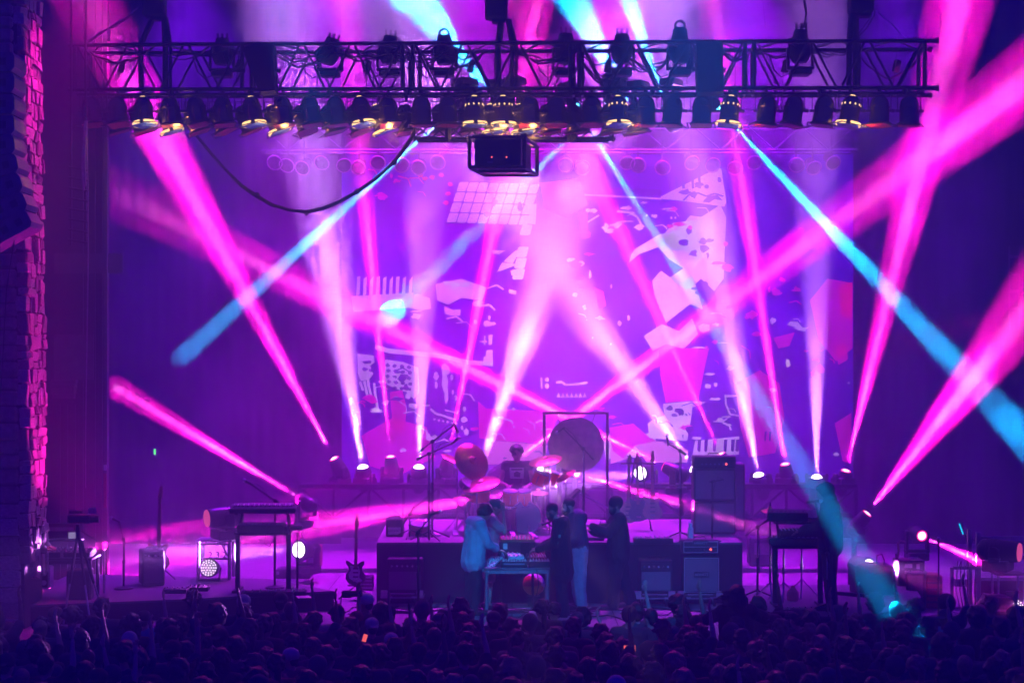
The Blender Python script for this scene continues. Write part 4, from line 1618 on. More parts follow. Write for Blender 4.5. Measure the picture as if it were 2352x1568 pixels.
def F(px, py, z=0.0):
    """point on the horizontal plane z seen at (px, py)"""
    D = (CZ - z) * FW / (py - HY)
    return Vector((XF(px, D), CY + D, z))


# ------------------------------------------------------------------ drum kit
def drum(name, label, c, R, depth, axis, shell, head=M.drumhead, lugs=6, legs=None):
    th = thing(name, label, 'drum', c)
    ax = Vector(axis).normalized()
    MB().lathe([(R * .99, -depth / 2), (R, -depth / 2 + .01), (R, depth / 2 - .01), (R * .99, depth / 2)], (0, 0, 0), ax, 22).build('shell', shell, th)
    for s in (-1, 1):
        MB().ring(ax * s * depth / 2, ax, R + .006, .013, 22, 5).build('hoop', M.chrome, th)
    MB().lathe([(R * .97, 0), (R * .97, .004)], ax * (depth / 2 + .002), ax, 22).build('drumhead', head, th)
    u, v, d = frame_of(ax)
    for k in range(lugs):
        a = 2 * math.pi * k / lugs
        q = (u * math.cos(a) + v * math.sin(a)) * (R + .012)
        MB().bar(q - ax * depth * .3, q + ax * depth * .3, .010, n=5).build('lug', M.chrome, th)
    if legs:
        for a in legs:
            MB().bar(Vector((R * .8 * math.cos(a), R * .8 * math.sin(a), 0)), Vector((R * 1.15 * math.cos(a), R * 1.15 * math.sin(a), RZ - c[2])), .012).build('leg', M.chrome, th)
    return th


def cymbal(label, c, R, normal, stand_x=None, edge=None, name='cymbal'):
    """cymbal with its stand to the riser"""
    c = Vector(c)
    sx = stand_x if stand_x is not None else Vector((c.x + .02, c.y + .05, RZ))
    sx = Vector(sx)
    th = thing(name, label, 'cymbal', sx)
    P = c - sx
    n = Vector(normal).normalized()
    MB().lathe([(R, 0), (R * .98, .006), (R * .5, .03), (R * .22, .045), (R * .17, .075), (R * .05, .09), (.012, .09), (.012, .08), (R * .15, .06), (R * .22, .035), (R * .5, .022)], P - n * .05, n, 26).build('disc', M.brass, th)
    MB().bar(P, P + n * .09, .014).build('wing_nut', M.chrome, th)
    hj = Vector((0, 0, max(.4, P.z - .18)))
    MB().bar((0, 0, .25), hj, .014).build('post', M.chrome, th)
    MB().bar(hj, P, .011).build('boom', M.chrome, th)
    for k in range(3):
        a = .5 + k * 2.094
        MB().bar((0, 0, .3), (.28 * math.cos(a), .28 * math.sin(a), .01), .012).build('leg', M.chrome, th)
    return th


KD = 28.4
drum('bass_drum', 'large pink translucent bass drum with a front head', W(1204, 1187, KD - .2), .27, .38, (0.1, -1, .05), M.pinkdrum, lugs=8)
drum('tom_drum', 'amber acrylic tom over the bass drum on the pillar side of the drummer', W(1172, 1143, KD - .3), .13, .24, (.05, -.18, 1), M.acrylic)
drum('tom_drum', 'amber acrylic tom over the bass drum in front of the drummer', W(1204, 1143, KD - .28), .13, .24, (-.05, -.18, 1), M.acrylic)
drum('tom_drum', 'glowing orange high tom directly beside the drummer', W(1240, 1100, KD - .1), .12, .22, (.35, -.12, .9), M.acrylic)
drum('tom_drum', 'glowing orange high tom farther from the drummer', W(1268, 1097, KD), .11, .22, (.35, -.12, .9), M.acrylic)
drum('floor_tom', 'pink translucent floor tom standing behind the gear table', W(1160, 1190, KD - .5), .19, .36, (0, 0, 1), M.pinkdrum, legs=(.3, 2.4, 4.5))
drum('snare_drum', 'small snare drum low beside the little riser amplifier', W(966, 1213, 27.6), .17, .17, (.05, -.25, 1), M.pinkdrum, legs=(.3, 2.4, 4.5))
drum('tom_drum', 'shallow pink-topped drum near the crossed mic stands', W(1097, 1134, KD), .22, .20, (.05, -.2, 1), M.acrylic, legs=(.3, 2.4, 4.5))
drum('tom_drum', 'dark angled drum under the low crash cymbal', W(1078, 1117, KD - .2), .17, .11, (.45, -.3, .8), M.plastic)
cymbal('big crash cymbal tilted almost upright with a magenta glow', W(1086, 1056, KD), .33, (.55, -.80, .42), W(1075, 1228, KD))
cymbal('thin crash cymbal seen nearly edge-on over the mic stands', W(1052, 1053, KD + .2), .30, (.42, -.1, .9), W(1050, 1228, KD))
cymbal('wide dark ride cymbal seen from below its far edge', W(1103, 1106, KD - .3), .33, (-.22, -.30, .93), W(1095, 1230, KD - .4))
cymbal('dark crash cymbal in front of the gong', W(1252, 1052, KD - .2), .29, (-.18, -.25, .95), W(1262, 1232, KD - .3))
cymbal('small splash cymbal tilted steeply beneath the gong edge', W(1297, 1087, KD - .2), .19, (-.5, -.2, .8), W(1300, 1232, KD - .3))
cymbal('flat pink cymbal behind the glowing toms', W(1236, 1126, KD + .3), .21, (0, -.1, 1), W(1234, 1225, KD + .2))
cymbal('small cymbal low by the kick side of the crossed mic stands', W(1063, 1138, KD - .5), .17, (.0, -.2, 1), W(1068, 1232, KD - .6))
pad = box_gear('drum_pad', 'dark slanted drum pad leaning on a stand beside the navy-jacketed man', 'drum pad', W(1318, 1140, KD - .4), (.30, .22, .05), 0, M.plastic)
pad.rotation_euler = (0, -.75, .2)
MB().bar((.1, 0, -.0), (.30, .0, -.55), .014).build('post', M.chrome, pad)
# drum stool under the drummer
st_ = thing('drum_stool', 'round stool beneath the drummer', 'stool', (XF(1187, KD + .5), CY + KD + .45, RZ))
MB().lathe([(.16, .42), (.18, .44), (.18, .5), (.15, .52)], n=16).build('seat', M.matte, st_)
MB().bar((0, 0, .15), (0, 0, .43), .025).build('post', M.chrome, st_)
for k in range(3):
    MB().bar((0, 0, .2), (.25 * math.cos(k * 2.1), .25 * math.sin(k * 2.1), .01), .014).build('leg', M.chrome, st_)
# little hardware clutter on the riser: clamps, pedals
rk = random.Random(11)
for i in range(7):
    p = F(1000 + i * 46 + rk.uniform(-8, 8), 1231 + rk.uniform(-6, 5), RZ)
    t = thing('foot_pedal', 'small metal foot pedal among the drum hardware, %s counting from the snare side' % ORD[i], 'pedal', p, rk.uniform(-.5, .5), 'foot pedals among the drum hardware')
    MB().box((0, 0, .012), (.10, .28, .02)).build('base', M.chrome, t, smooth=False)
    MB().box((0, -.02, .06), (.08, .24, .012), (.25, 0, 0)).build('footboard', M.steel, t, smooth=False)
    MB().bar((0, .12, .02), (0, .12, .2), .01).build('post', M.chrome, t)

# gong
gf = thing('gong_stand', 'tall square pipe frame standing on the riser around the gong', 'frame', W(1322, 1205, 29.2))
gz = gf.location.z
gf.location.z = RZ
X0, X1, ZTOP = XF(1250, 29.2) - gf.location.x, XF(1395, 29.2) - gf.location.x, ZF(948, 29.2) - RZ
for x in (X0, X1):
    MB().bar((x, 0, 0), (x, 0, ZTOP), .026).build('post', M.black, gf)
    MB().box((x, 0, .02), (.06, .5, .04)).build('foot', M.black, gf)
MB().bar((X0 - .03, 0, ZTOP), (X1 + .03, 0, ZTOP), .026).build('top_bar', M.black, gf)
gg = thing('gong', 'huge dark bronze gong hanging behind the drummer', 'gong', W(1323, 1022, 29.15))
MB().lathe([(.02, -.045), (.13, -.04), (.16, -.015), (.44, -.01), (.487, .01), (.487, .05), (.47, .05), (.44, .01), (.02, .0)], (0, 0, 0), (0.05, 1, 0.02), 40).build('disc', M.gong, gg)
for s in (-1, 1):
    MB().bar((s * .28, .02, .38), (s * .34, .02, .56), .008).build('cord', M.rubber, gg)

# ------------------------------------------------------------------ mic stands
def base_at(px, py, z):
    return F(px, py, z)


b1 = base_at(993, 1236, RZ)
d1 = b1.y - CY
mic_stand('tall boom mic stand reaching highest over the tilted crash cymbal', b1, ZF(1014, d1) - RZ, W(1044, 975, d1), .28, mic_dir=(.35, 0, -.9), foot='tripod')
b1 = base_at(985, 1240, RZ)
mic_stand('boom mic stand with the lower arm reaching over the edge-on crash', b1, ZF(1042, b1.y - CY) - RZ, W(1040, 1017, b1.y - CY), .22, mic_dir=(.6, 0, .5), legs_rot=1.2)
b1 = base_at(1340, 1232, RZ)
d1 = b1.y - CY
mic_stand('boom mic stand in front of the gong', b1, ZF(1030, d1) - RZ, W(1293, 983, d1), .25, mic_dir=(-.7, 0, -.5))
b1 = base_at(1562, 1252, .97)
b1 = F(1562, 1241, RZ)
d1 = b1.y - CY
mic_stand('boom mic stand rising between the guitar rack and the tall amplifier', b1, ZF(1035, d1) - RZ, W(1534, 1018, d1), .12, mic_dir=(-.1, 0, 1))
b1 = F(1636, 1243, RZ)
th = mic_stand('straight stand with a small clamp light in front of the tall amplifier', b1, ZF(1105, b1.y - CY) - RZ, W(1662, 1101, b1.y - CY), .05, mic=False, foot='round')
b1 = F(941, 1235, RZ)
mic_stand('short slanted boom stand above the snare drum', b1, ZF(1180, b1.y - CY) - RZ, W(925, 1205, b1.y - CY), .15, mic=False)
b1 = F(960, 1440, 0)
d1 = b1.y - CY
mic_stand('mic stand with a short boom standing alone before the riser', b1, ZF(1223, d1) - 0, W(992, 1180, d1), .05, mic_dir=(.8, 0, .3), foot='round')
b1 = F(284, 1352, DZ)
d1 = b1.y - CY
mic_stand('mic stand with an angled boom between the tripod and the half-hidden guitar', b1, ZF(1237, d1) - DZ, W(272, 1196, d1), .08, mic_dir=(-.5, 0, .2), foot='round')
b1 = F(683, 1357, DZ)
d1 = b1.y - CY
t = mic_stand('thin stand carrying a small drum pad beside the keyboard stand', b1, ZF(1222, d1) - DZ, mic=False, foot='round')
MB().box((-.02, 0, ZF(1211, d1) - DZ), (.21, .16, .07), None, .02).build('pad', M.plastic, t)
b1 = F(2156, 1418, 0)
d1 = b1.y - CY
mic_stand('straight mic stand near the rack with a round black mic head', b1, ZF(1256, d1), mic=True, foot='round')
b1 = F(1900, 1408, DZ)
d1 = b1.y - CY
mic_stand('singer boom mic stand at the mouth of the hooded player', b1, ZF(1272, d1) - DZ, W(1872, 1152, d1), .1, mic_dir=(-1, 0, .1), mic=False)
b1 = F(1740, 1376, DZ)
d1 = b1.y - CY
mic_stand('low boom stand with an arm sloping toward the cabinet on the pillar side', b1, ZF(1210, d1) - DZ, W(1712, 1229, d1), .22, mic=False)
b1 = F(1352, 1440, 0)
b1 = W(1300, 1402, 25.6)
b1.z = 0
mic_stand('boom mic stand reaching over the gear table to the short-haired singer', b1, ZF(1236, 25.6), W(1258, 1200, 25.35), .1, mic_dir=(-.9, -.1, -.25))

# ------------------------------------------------------------------ amplifiers and cabinets
def at_px(px, py_base, z, d2=0):
    p = F(px, py_base, z)
    return p


def amp_px(label, x0, x1, ytop, ybase, z, depth, **k):
    p = F((x0 + x1) / 2, ybase, z)
    D = p.y - CY
    wd = (x1 - x0) * D / FW
    h = (ybase - ytop) * D / FW
    return amp(label, p + Vector((0, depth / 2, 0)), wd, h, depth, **k)


def on_dolly(lab_d, lab_a, x0, x1, ytop, ybase, dx0, dx1, ygr, **k):
    """amp on a wheeled tray; ybase = floor line of the wheels"""
    p = F((dx0 + dx1) / 2, ybase, 0)
    D = p.y - CY
    dolly(lab_d, p + Vector((0, .25, 0)), (dx1 - dx0) * D / FW, .5)
    wd = (x1 - x0) * D / FW
    h = ZF(ytop, D) - .205
    return amp(lab_a, (XF((x0 + x1) / 2, D), p.y + .25, .205), wd, h, .34, **k), D


on_dolly('steel-edged dolly under the violet-grilled amplifier before the snare drum', 'violet-grilled combo amplifier on a dolly before the snare drum', 888, 970, 1283, 1392, 875, 972, 0, top=.20)
on_dolly('steel-edged dolly under the plain grey combo amplifier', 'plain grey-grilled combo amplifier on a dolly next to the lettered cabinet', 1470, 1546, 1286, 1394, 1458, 1550, 0, top=.18)
a_, D_ = on_dolly('wide steel-edged dolly under the lettered cabinet', 'grey speaker cabinet with white lettering on a dolly', 1570, 1655, 1279, 1394, 1557, 1660, 0, kind='cab', letter=('HIWATT', .30, .055), piping=M.ivory, cat='speaker cabinet')
hw = 85 * D_ / FW
amp('lettered amplifier head with white piping sitting on the grey cabinet', (XF(1611, D_), CY + D_ + .25, ZF(1279, D_) + .04), hw, 32 * D_ / FW, .3, kind='head', piping=M.ivory, letter=('HIWATT', .17, .055), power=M.ledred)
amp_px('small amplifier head with a pale name strip at the riser corner', 886, 926, 1191, 1232, RZ, .3, kind='head', panel=M.white, top=.1)
# tall stack behind
p = F(1642, 1226, RZ)
D = p.y - CY
wd = 98 * D / FW
hcab = ZF(1075, D) - RZ
for k in range(2):
    amp('tall black speaker cabinet of the big stack, %s of the two' % ('lower' if k == 0 else 'upper'), (p.x, p.y + .2, RZ + k * hcab / 2 + .001 * k), wd, hcab / 2 - .002, .4, kind='cab', cat='speaker cabinet')
amp('black amplifier head crowning the tall stack', (p.x, p.y + .2, RZ + hcab + .002), wd, ZF(1047, D) - RZ - hcab, .34, kind='head', power=M.ledred)
amp('narrow black cabinet standing close behind the tall stack', (p.x + .33, p.y + .75, RZ), .5, hcab + .05, .5, kind='cab', cat='speaker cabinet')

# half-hidden amp beside the pillar
amp_px('rounded dark amplifier with a vented side in front of the pink guitar', 316, 368, 1264, 1345, DZ, .42, kind='combo', rz=.35, top=.12)
p = F(345, 1342, DZ) + Vector((-.0, .62, 0))
t = thing('electric_guitar', 'guitar standing behind the rounded amplifier so that only its neck shows', 'guitar', p)
guitar_parts(t, .16, M.red, .0, .75, None, 1.12)
guitar_stand('stand holding the half-hidden guitar behind the rounded amplifier', p + Vector((0, .02, 0)))
# single guitar on its stand
p = F(817, 1358, 0)
p = W(817, 1376, 27.0)
p.z = 0
t = thing('electric_guitar', 'black electric guitar with a pale pickguard standing alone on the stage', 'guitar', p)
guitar_parts(t, .24, M.plastic, .0, .66, M.white, 1.0)
guitar_stand('tripod stand under the lone pale-pickguard guitar', p + Vector((0, .03, 0)))
# guitar rack on the riser
rkp = F(1466, 1216, RZ)
rkk = thing('guitar_rack', 'upright rack with three necks hooked along its bar on the riser', 'guitar rack', rkp)
for s in (-1, 1):
    MB().bar((s * .22, 0, 0), (s * .05, .1, 1.22), .014).build('post', M.black, rkk)
    MB().bar((s * .22, -.22, .012), (s * .22, .25, .012), .014).build('foot', M.black, rkk)
MB().bar((-.3, .02, 1.14), (.30, .02, 1.14), .016).build('yoke_bar', M.black, rkk)
for i, (x, m_, lab) in enumerate(((-.19, M.wood, 'pale natural guitar hanging on the rack nearest the cameraman'), (.0, M.plastic, 'dark bass guitar in the middle of the rack'), (.24, M.wood, 'slim guitar on the rack nearest the boom mic stand'))):
    t = thing('electric_guitar', lab, 'guitar', rkp + Vector((x, -.07, 0)))
    guitar_parts(t, .12 + .03 * i, mat('guitar_finish', ((.5, .3, .15), (.04, .03, .05), (.5, .2, .2))[i], .3), (.03, -.02, .0)[i], .66, None, 1.05)

# ------------------------------------------------------------------ two-tier keyboard stand
p = F(604, 1356, DZ)
D = p.y - CY
ks = thing('keyboard_stand', 'tall two-tier keyboard stand on the low deck', 'stand', p)
kx0, kx1 = XF(546, D) - p.x, XF(663, D) - p.x
kz = ZF(1224, D) - DZ
kz2 = ZF(1178, D) - DZ
for x in (kx0, kx1):
    MB().box((x, 0, kz / 2), (.07, .05, kz)).build('leg', M.black, ks, smooth=False)
    MB().box((x, -.0, .02), (.08, .6, .035)).build('foot', M.black, ks, smooth=False)
    MB().bar((x, .06, kz - .02), (x + (.06 if x < 0 else -.02), .1, kz2), .022).build('upright', M.black, ks)
MB().box(((kx0 + kx1) / 2, 0, kz), (kx1 - kx0 + .07, .05, .06)).build('crossbar', M.black, ks, smooth=False)
for x in (kx0, kx1):
    MB().box((x, 0, kz + .012), (.05, .40, .03)).build('arm', M.black, ks, smooth=False)
    MB().box((x, .05, kz2), (.05, .38, .03)).build('upper_arm', M.black, ks, smooth=False)
keyboard('long black keyboard tilted on the top tier of the stand', p + Vector((.0, .05, kz2 + .03)), 1.02, .34, .075, .07, .16, 40)
keyboard('wide mixing synthesizer on the lower tier of the stand', p + Vector((-.02, 0, kz + .03)), .72, .34, .12, 0, .06, 0)
box_gear('effects_box', 'small grey control box with red end on the lower tier', 'synthesizer', p + Vector((.30, -.02, kz + .03)), (.2, .26, .08), 0, M.plastic, 0, (4, 2))
mic_stand('thin boom mic on the keyboard stand pointing over the top keyboard', p + Vector((.14, .3, 0)), ZF(1152, D) - DZ, W(577, 1112, D), .12, mic_dir=(-.8, 0, .45), foot='round')
MB().tube([(kx0 + .45, -.05, kz), (kx0 + .42, -.06, kz - .15), (kx0 + .5, -.06, kz - .2), (kx0 + .56, -.06, kz - .1), (kx0 + .58, -.05, kz)], .006, 5).build('dangling_lead', M.rubber, ks)
for i, (x0, x1, y) in enumerate(((378, 432, 1360), (432, 480, 1355), (555, 640, 1366), (640, 702, 1365))):
    q = F((x0 + x1) / 2, y, DZ)
    box_gear('pedalboard', ('flat pedalboard with a pale pedal nearest the rounded amplifier', 'small pedal block next to the flat pedalboard', 'pedalboard tangled in leads under the keyboard stand', 'coil of leads and pedals by the keyboard stand foot')[i], 'pedalboard', q, ((x1 - x0) * (q.y - CY) / FW, .25, .06), .05 * i, M.matte, 0, (5, 2))

# moving head on the numbered tower
p0 = W(497, 1330, 27.4)
p0.z = DZ
tw = thing('lamp_tower', 'pale pipe tower with stencilled numbers under the dark moving head', 'stand', p0)
hT = ZF(1240, 27.4) - DZ
for x in (-.26, .25):
    for y in (-.2, .2):
        MB().bar((x, y, 0), (x, y, hT), .03).build('post', M.steel, tw)
MB().box((0, 0, hT + .012), (.6, .5, .03)).build('top_plate', M.steel, tw, smooth=False)
for z in (hT * .55, hT - .04):
    MB().bar((-.26, -.2, z), (.25, -.2, z), .018).build('crossbar', M.steel, tw)
MB().bar((.25, -.2, hT * .55), (.1, -.2, hT), .014).build('brace', M.steel, tw)
text('lettering', '2 - 8 4', .13, tw, (.02, -.235, hT - .03), (math.pi / 2, 0, 0), M.white, .004)
text('lettering', '2 3 2', .15, tw, (.06, -.235, hT - .22), (math.pi / 2, 0, 0), M.white, .004)
moving_head('dark moving head with a dim pink lens on the numbered tower', W(474, 1190, 27.2), (-.9, -.5, -.05), .13, M.plastic, DZ + hT + .03, None, M.dimpink, M.dimpink, size=1.25)


def led_par(label, S, d, base_z, n_led=26):
    S = Vector(S)
    d = Vector(d).normalized()
    root = Vector((S.x, S.y, base_z))
    th = thing('led_par', label, 'stage lamp', root)
    P = S - root
    c = MB().lathe([(.08, -.28), (.13, -.24), (.15, -.1), (.155, 0), (.14, .004), (.13, -.02)], P, d, 18).build('can', M.plastic, th)
    u, v, _ = frame_of(d)
    b = MB()
    k = 0
    for ring_, cnt in ((0, 1), (.045, 6), (.085, 12), (.12, 16)):
        for i in range(cnt):
            a = 2 * math.pi * i / cnt
            b.lathe([(.011, 0), (.006, .006)], P + u * ring_ * math.cos(a) + v * ring_ * math.sin(a) - d * .006, d, 7)
    tag(put('leds', b.mesh('leds', M.ledwhite), c), kind='stuff')
    b = MB()
    a = Vector((d.y, -d.x, 0)).normalized()
    for s in (-1, 1):
        b.bar(P + a * s * .18 - d * .1, a * s * .17 + Vector((0, 0, .02)), .016)
    b.bar(a * .17 + Vector((0, 0, .02)), -a * .17 + Vector((0, 0, .02)), .016)
    b.build('yoke', M.black, th)
    spot('fill', S + d * .06, (d.x, d.y, .45), 1.0, (.8, .10, 1), 260, 1, .1, th)
    return th


led_par('round multi-dot lamp under the numbered tower facing the audience', W(479, 1303, 27.0), (-.1, -1, .15), DZ)
led_par('round multi-dot lamp glowing low among the metal cases by the picture edge', W(2334, 1396, 25.6), (.15, -1, .2), .30)

# ------------------------------------------------------------------ keyboard rig by the pillar
p = F(150, 1400, 0)
p = W(150, 1392, 25.2)
p.z = 0
tb = table('thin black table of electronics beside the stone pillar', p, 143 * 25.2 / FW, .55, ZF(1276, 25.2), 0, M.black, M.black, legs=True)
zt3 = ZF(1276, 25.2)
box_gear('mixer', 'low mixer with green meters on the table by the pillar', 'mixer', p + Vector((-.22, -.08, zt3)), (.42, .34, .10), 0, M.plastic, .1, (8, 3))
gm = MB()
for k in range(5):
    gm.box((-.36 + k * .035, -.256, zt3 + .07), (.02, .006, .012 + .01 * (k % 3)))
tag(put('meters', gm.mesh('meters', M.ledgreen, False), tb), kind='stuff')
box_gear('effects_box', 'tangle-covered effects unit on the table by the pillar', 'effects unit', p + Vector((.22, 0, zt3)), (.4, .36, .09), 0, M.matte, .1, (6, 3))
sh = thing('shelf_stand', 'raised shelf on thin posts above the table by the pillar', 'stand', p + Vector((-.13, .25, zt3)))
hs = ZF(1240, 25.4) - zt3
MB().box((0, 0, hs), (.62, .3, .02)).build('shelf', M.black, sh, smooth=False)
for x in (-.25, .25):
    MB().bar((x, 0, 0), (x, 0, hs), .012).build('post', M.chrome, sh)
box_gear('synthesizer', 'upright synthesizer with a small lit screen on the raised shelf', 'synthesizer', p + Vector((-.12, .25, zt3 + hs + .012)), (.48, .16, .24), 0, M.plastic, -.2, None, mat('panel_grey', (.25, .25, .28), .5))
scr = box_gear('tablet', 'small lit tablet clipped to the tripod side', 'tablet', W(168, 1238, 25.05), (.17, .02, .14), .3, M.plastic, .3)
MB().box((0, -.012, .07), (.14, .004, .10)).build('screen', emis('tablet_screen', (.5, .4, .7), .6), scr)
box_gear('amplifier', 'tall black amplifier box behind the tripod legs', 'amplifier', W(184, 1392, 25.0) * 1 + Vector((0, 0, .02)), (.36, .3, .55), .1, M.tolex)
o_ = box_gear('flight_case', 'open-fronted case with pale gear under the table by the pillar', 'flight case', W(99, 1350, 25.2), (.26, .25, .34), 0, M.steel)
MB().box((0, -.128, .17), (.21, .01, .28)).build('opening', M.matte, o_)
for k, (x, z) in enumerate(((-.05, .24), (.05, .24), (-.05, .1), (.05, .1))):
    MB().bar((x, -.13, z), (x, -.15, z), .04, n=12).build('dial', M.white, o_)
tp = thing('tripod', 'black camera tripod with splayed legs beside the pillar', 'tripod', W(184, 1385, 24.3))
tp.location.z = 0
ap = Vector((XF(179, 24.3) - tp.location.x, 0, ZF(1222, 24.3)))
for q in ((141, 1372, .1), (219, 1384, -.25), (240, 1376, .15)):
    e_ = Vector((XF(q[0], 24.3) - tp.location.x, q[2], .0))
    lg = MB().bar(ap.lerp(e_, .0), ap.lerp(e_, .55), .024, .021).build('leg', M.black, tp)
    put('lower_leg', MB().bar(ap.lerp(e_, .5), e_, .015).mesh('lower_leg', M.steel), lg)
MB().bar(ap - Vector((0, 0, .08)), ap + Vector((0, 0, .12)), .035).build('column', M.black, tp)
MB().bar(ap + Vector((0, 0, .05)), ap + Vector((.3, -.06, -.12)), .009).build('pan_bar', M.black, tp)
cm = thing('video_camera', 'black video camera mounted on the tripod beside the pillar', 'camera', tp.location + ap + Vector((0.02, 0, .13)))
MB().box((0, 0, .07), (.34, .13, .13), None, .02).build('body', M.plastic, cm)
MB().bar((.15, 0, .07), (.29, 0, .07), .055, n=12).build('lens', M.black, cm)
MB().box((-.05, 0, .17), (.2, .05, .04), None, .01).build('top_handle', M.black, cm)
MB().box((.2, -.06, .19), (.12, .02, .09), (0, 0, .3)).build('viewfinder', M.steel, cm)
fl = thing('case_shelving', 'pink-lit metal case frame at the picture edge before the pillar', 'frame', W(4, 1378, 24.2))
for x in (-.12, .07):
    MB().box((x, 0, .75), (.03, .03, 1.5)).build('post', M.steel, fl, smooth=False)
for z in (.06, .55, 1.0, 1.47):
    MB().box((-.025, 0, z), (.22, .03, .03)).build('crossbar', M.steel, fl, smooth=False)
MB().box((-.03, .1, .75), (.16, .02, 1.3)).build('back_panel', M.ivory, fl, smooth=False)
pole = thing('bright_pole', 'bright thin metal pole by the open edge of the wing', 'pole', W(239, 1368, 25.6))
MB().bar((0, 0, 0), (0, 0, .72), .02).build('tube', M.steel, pole)
MB().lathe([(.09, 0), (.09, .015), (.03, .03)]).build('foot', M.black, pole)
spot('pink_fill', (XF(110, 25.5), CY + 25.6, .25), (.1, -.4, .6), 1.6, (1, .05, .45), 160, 1, .1)  # unseen pink fill low by the pillar table, no fixture built

# small things between deck and riser
q = F(840, 1352, 0)
cs = box_gear('drawer_case', 'small metal drawer case by the lone guitar', 'case', q, (.26, .3, .23), 0, M.matte)
for z in (.04, .10, .16, .21):
    MB().box((0, -.152, z), (.24, .012, .022)).build('drawer_lip', M.steel, cs, smooth=False)
q = F(677, 1324, 0)
lb = box_gear('low_platform', 'low flat-topped black platform catching light behind the thin stand', 'platform', q, (.62, .5, .16), 0, M.matte)
for s in (-1, 1):
    MB().box((s * .27, -.252, .1), (.05, .01, .06)).build('corner', M.steel, lb, smooth=False)
q = F(722, 1300, 0)
rc_ = box_gear('road_case', 'pinkish road case with a recessed latch panel behind the round white lamp', 'road case', q, (.27, .4, .40), 0, M.wood)
MB().box((0, -.202, .16), (.18, .008, .12)).build('latch_panel', M.steel, rc_, smooth=False)
MB().box((0, -.202, .33), (.22, .008, .05)).build('slot', M.matte, rc_, smooth=False)

# ------------------------------------------------------------------ centre table and its gear
tc_ = Vector((XF(1187, 25.5), CY + 25.5, 0))
THT = ZF(1303, 25.25)
tab = table('long pale-legged table of electronics at centre stage', tc_, 152 * 25.3 / FW, .55, THT, .02, mat('pale_leg', (.28, .30, .32), .35, .5), mat('table_top', (.12, .13, .14), .5), casters=True)
G = lambda x, y, z=0: tc_ + Vector((x, y, THT + z))
box_gear('control_panel', 'pale blue tilted control panel under the hands of the teal-shirted man', 'controller', G(-.40, -.06, .02), (.20, .42, .03), -.6, mat('pale_panel', (.5, .55, .55), .4), .45, (3, 6))
box_gear('sequencer', 'wide black sequencer with silver edges at the front of the table', 'synthesizer', G(-.04, -.12), (.40, .24, .09), 0, M.plastic, .0, (9, 3), M.steel)
box_gear('drum_machine', 'small white drum machine perched on the black gear', 'drum machine', G(-.02, .0, .12), (.24, .18, .05), .15, M.white, .2, (4, 2))
box_gear('synthesizer', 'black synthesizer on the table side of the short-haired singer', 'synthesizer', G(.34, -.1), (.32, .30, .09), 0, M.plastic, .0, (7, 3))
box_gear('laptop', 'dark upright panel leaning in the middle of the table', 'panel', G(.12, .06, .08), (.14, .03, .28), .25, M.matte, .15)
box_gear('patch_box', 'box of tangled red patch cords by the singer hands', 'synthesizer', G(.30, .14, .02), (.30, .2, .12), .1, mat('patch_red', (.35, .06, .06), .6), .15, (8, 4))
rkc = random.Random(4)
b = MB()
for k in range(16):
    a = G(.12 + rkc.random() * .34, -.0 + rkc.random() * .2, .12)
    c = G(.12 + rkc.random() * .34, -.0 + rkc.random() * .2, .12)
    m_ = (a + c) / 2 + Vector((0, 0, .1 * rkc.random() + .04))
    b.tube([a, a.lerp(m_, .5) + Vector((0, 0, .03)), m_, c.lerp(m_, .5) + Vector((0, 0, .03)), c], .006, 5)
tag(b.build('patch_cords', mat('cord_red', (.55, .08, .10), .5)), 'tangle of red and pink patch cords over the table gear', 'patch cords', kind='stuff')
bt = thing('bottle', 'clear drink bottle standing among the table gear', 'bottle', G(-.22, .18))
MB().lathe([(.03, 0), (.032, .02), (.032, .13), (.014, .17), (.014, .2)], n=12).build('body', mat('clear_plastic', (.6, .6, .65), .1), bt)
MB().lathe([(.016, .2), (.016, .22)], n=10).build('cap', M.white, bt)
# keyboard tower behind the table
kb = thing('keyboard_case', 'black keyboard case standing behind the table with white stickers', 'keyboard', (XF(1187, 26.1), CY + 26.1, 0))
MB().box((0, 0, ZF(1240, 26.1) - .13), (.60, .34, .24), None, .012).build('case', M.plastic, kb, smooth=False)
MB().box((-.18, -.175, ZF(1232, 26.1) - .13), (.07, .004, .09)).build('sticker', M.ivory, kb, smooth=False)
for x in (-.25, .25):
    MB().bar((x, 0, 0), (x, 0, ZF(1240, 26.1) - .25), .02).build('leg', M.black, kb)
sy = box_gear('wooden_synthesizer', 'small orange-sided synthesizer lying on the keyboard case', 'synthesizer', (XF(1188, 26.1), CY + 26.1, ZF(1240, 26.1) - .008), (.52, .28, .05), 0, M.wood, .1, (10, 3))
cable_run('loose cable hanging from the gear table to the mat', [G(.30, -.3, -.02), G(.33, -.33, -.25), G(.28, -.34, -.48), G(.2, -.38, -.62), G(.02, -.5, -.72), G(-.1, -.8, -.725)], .006)
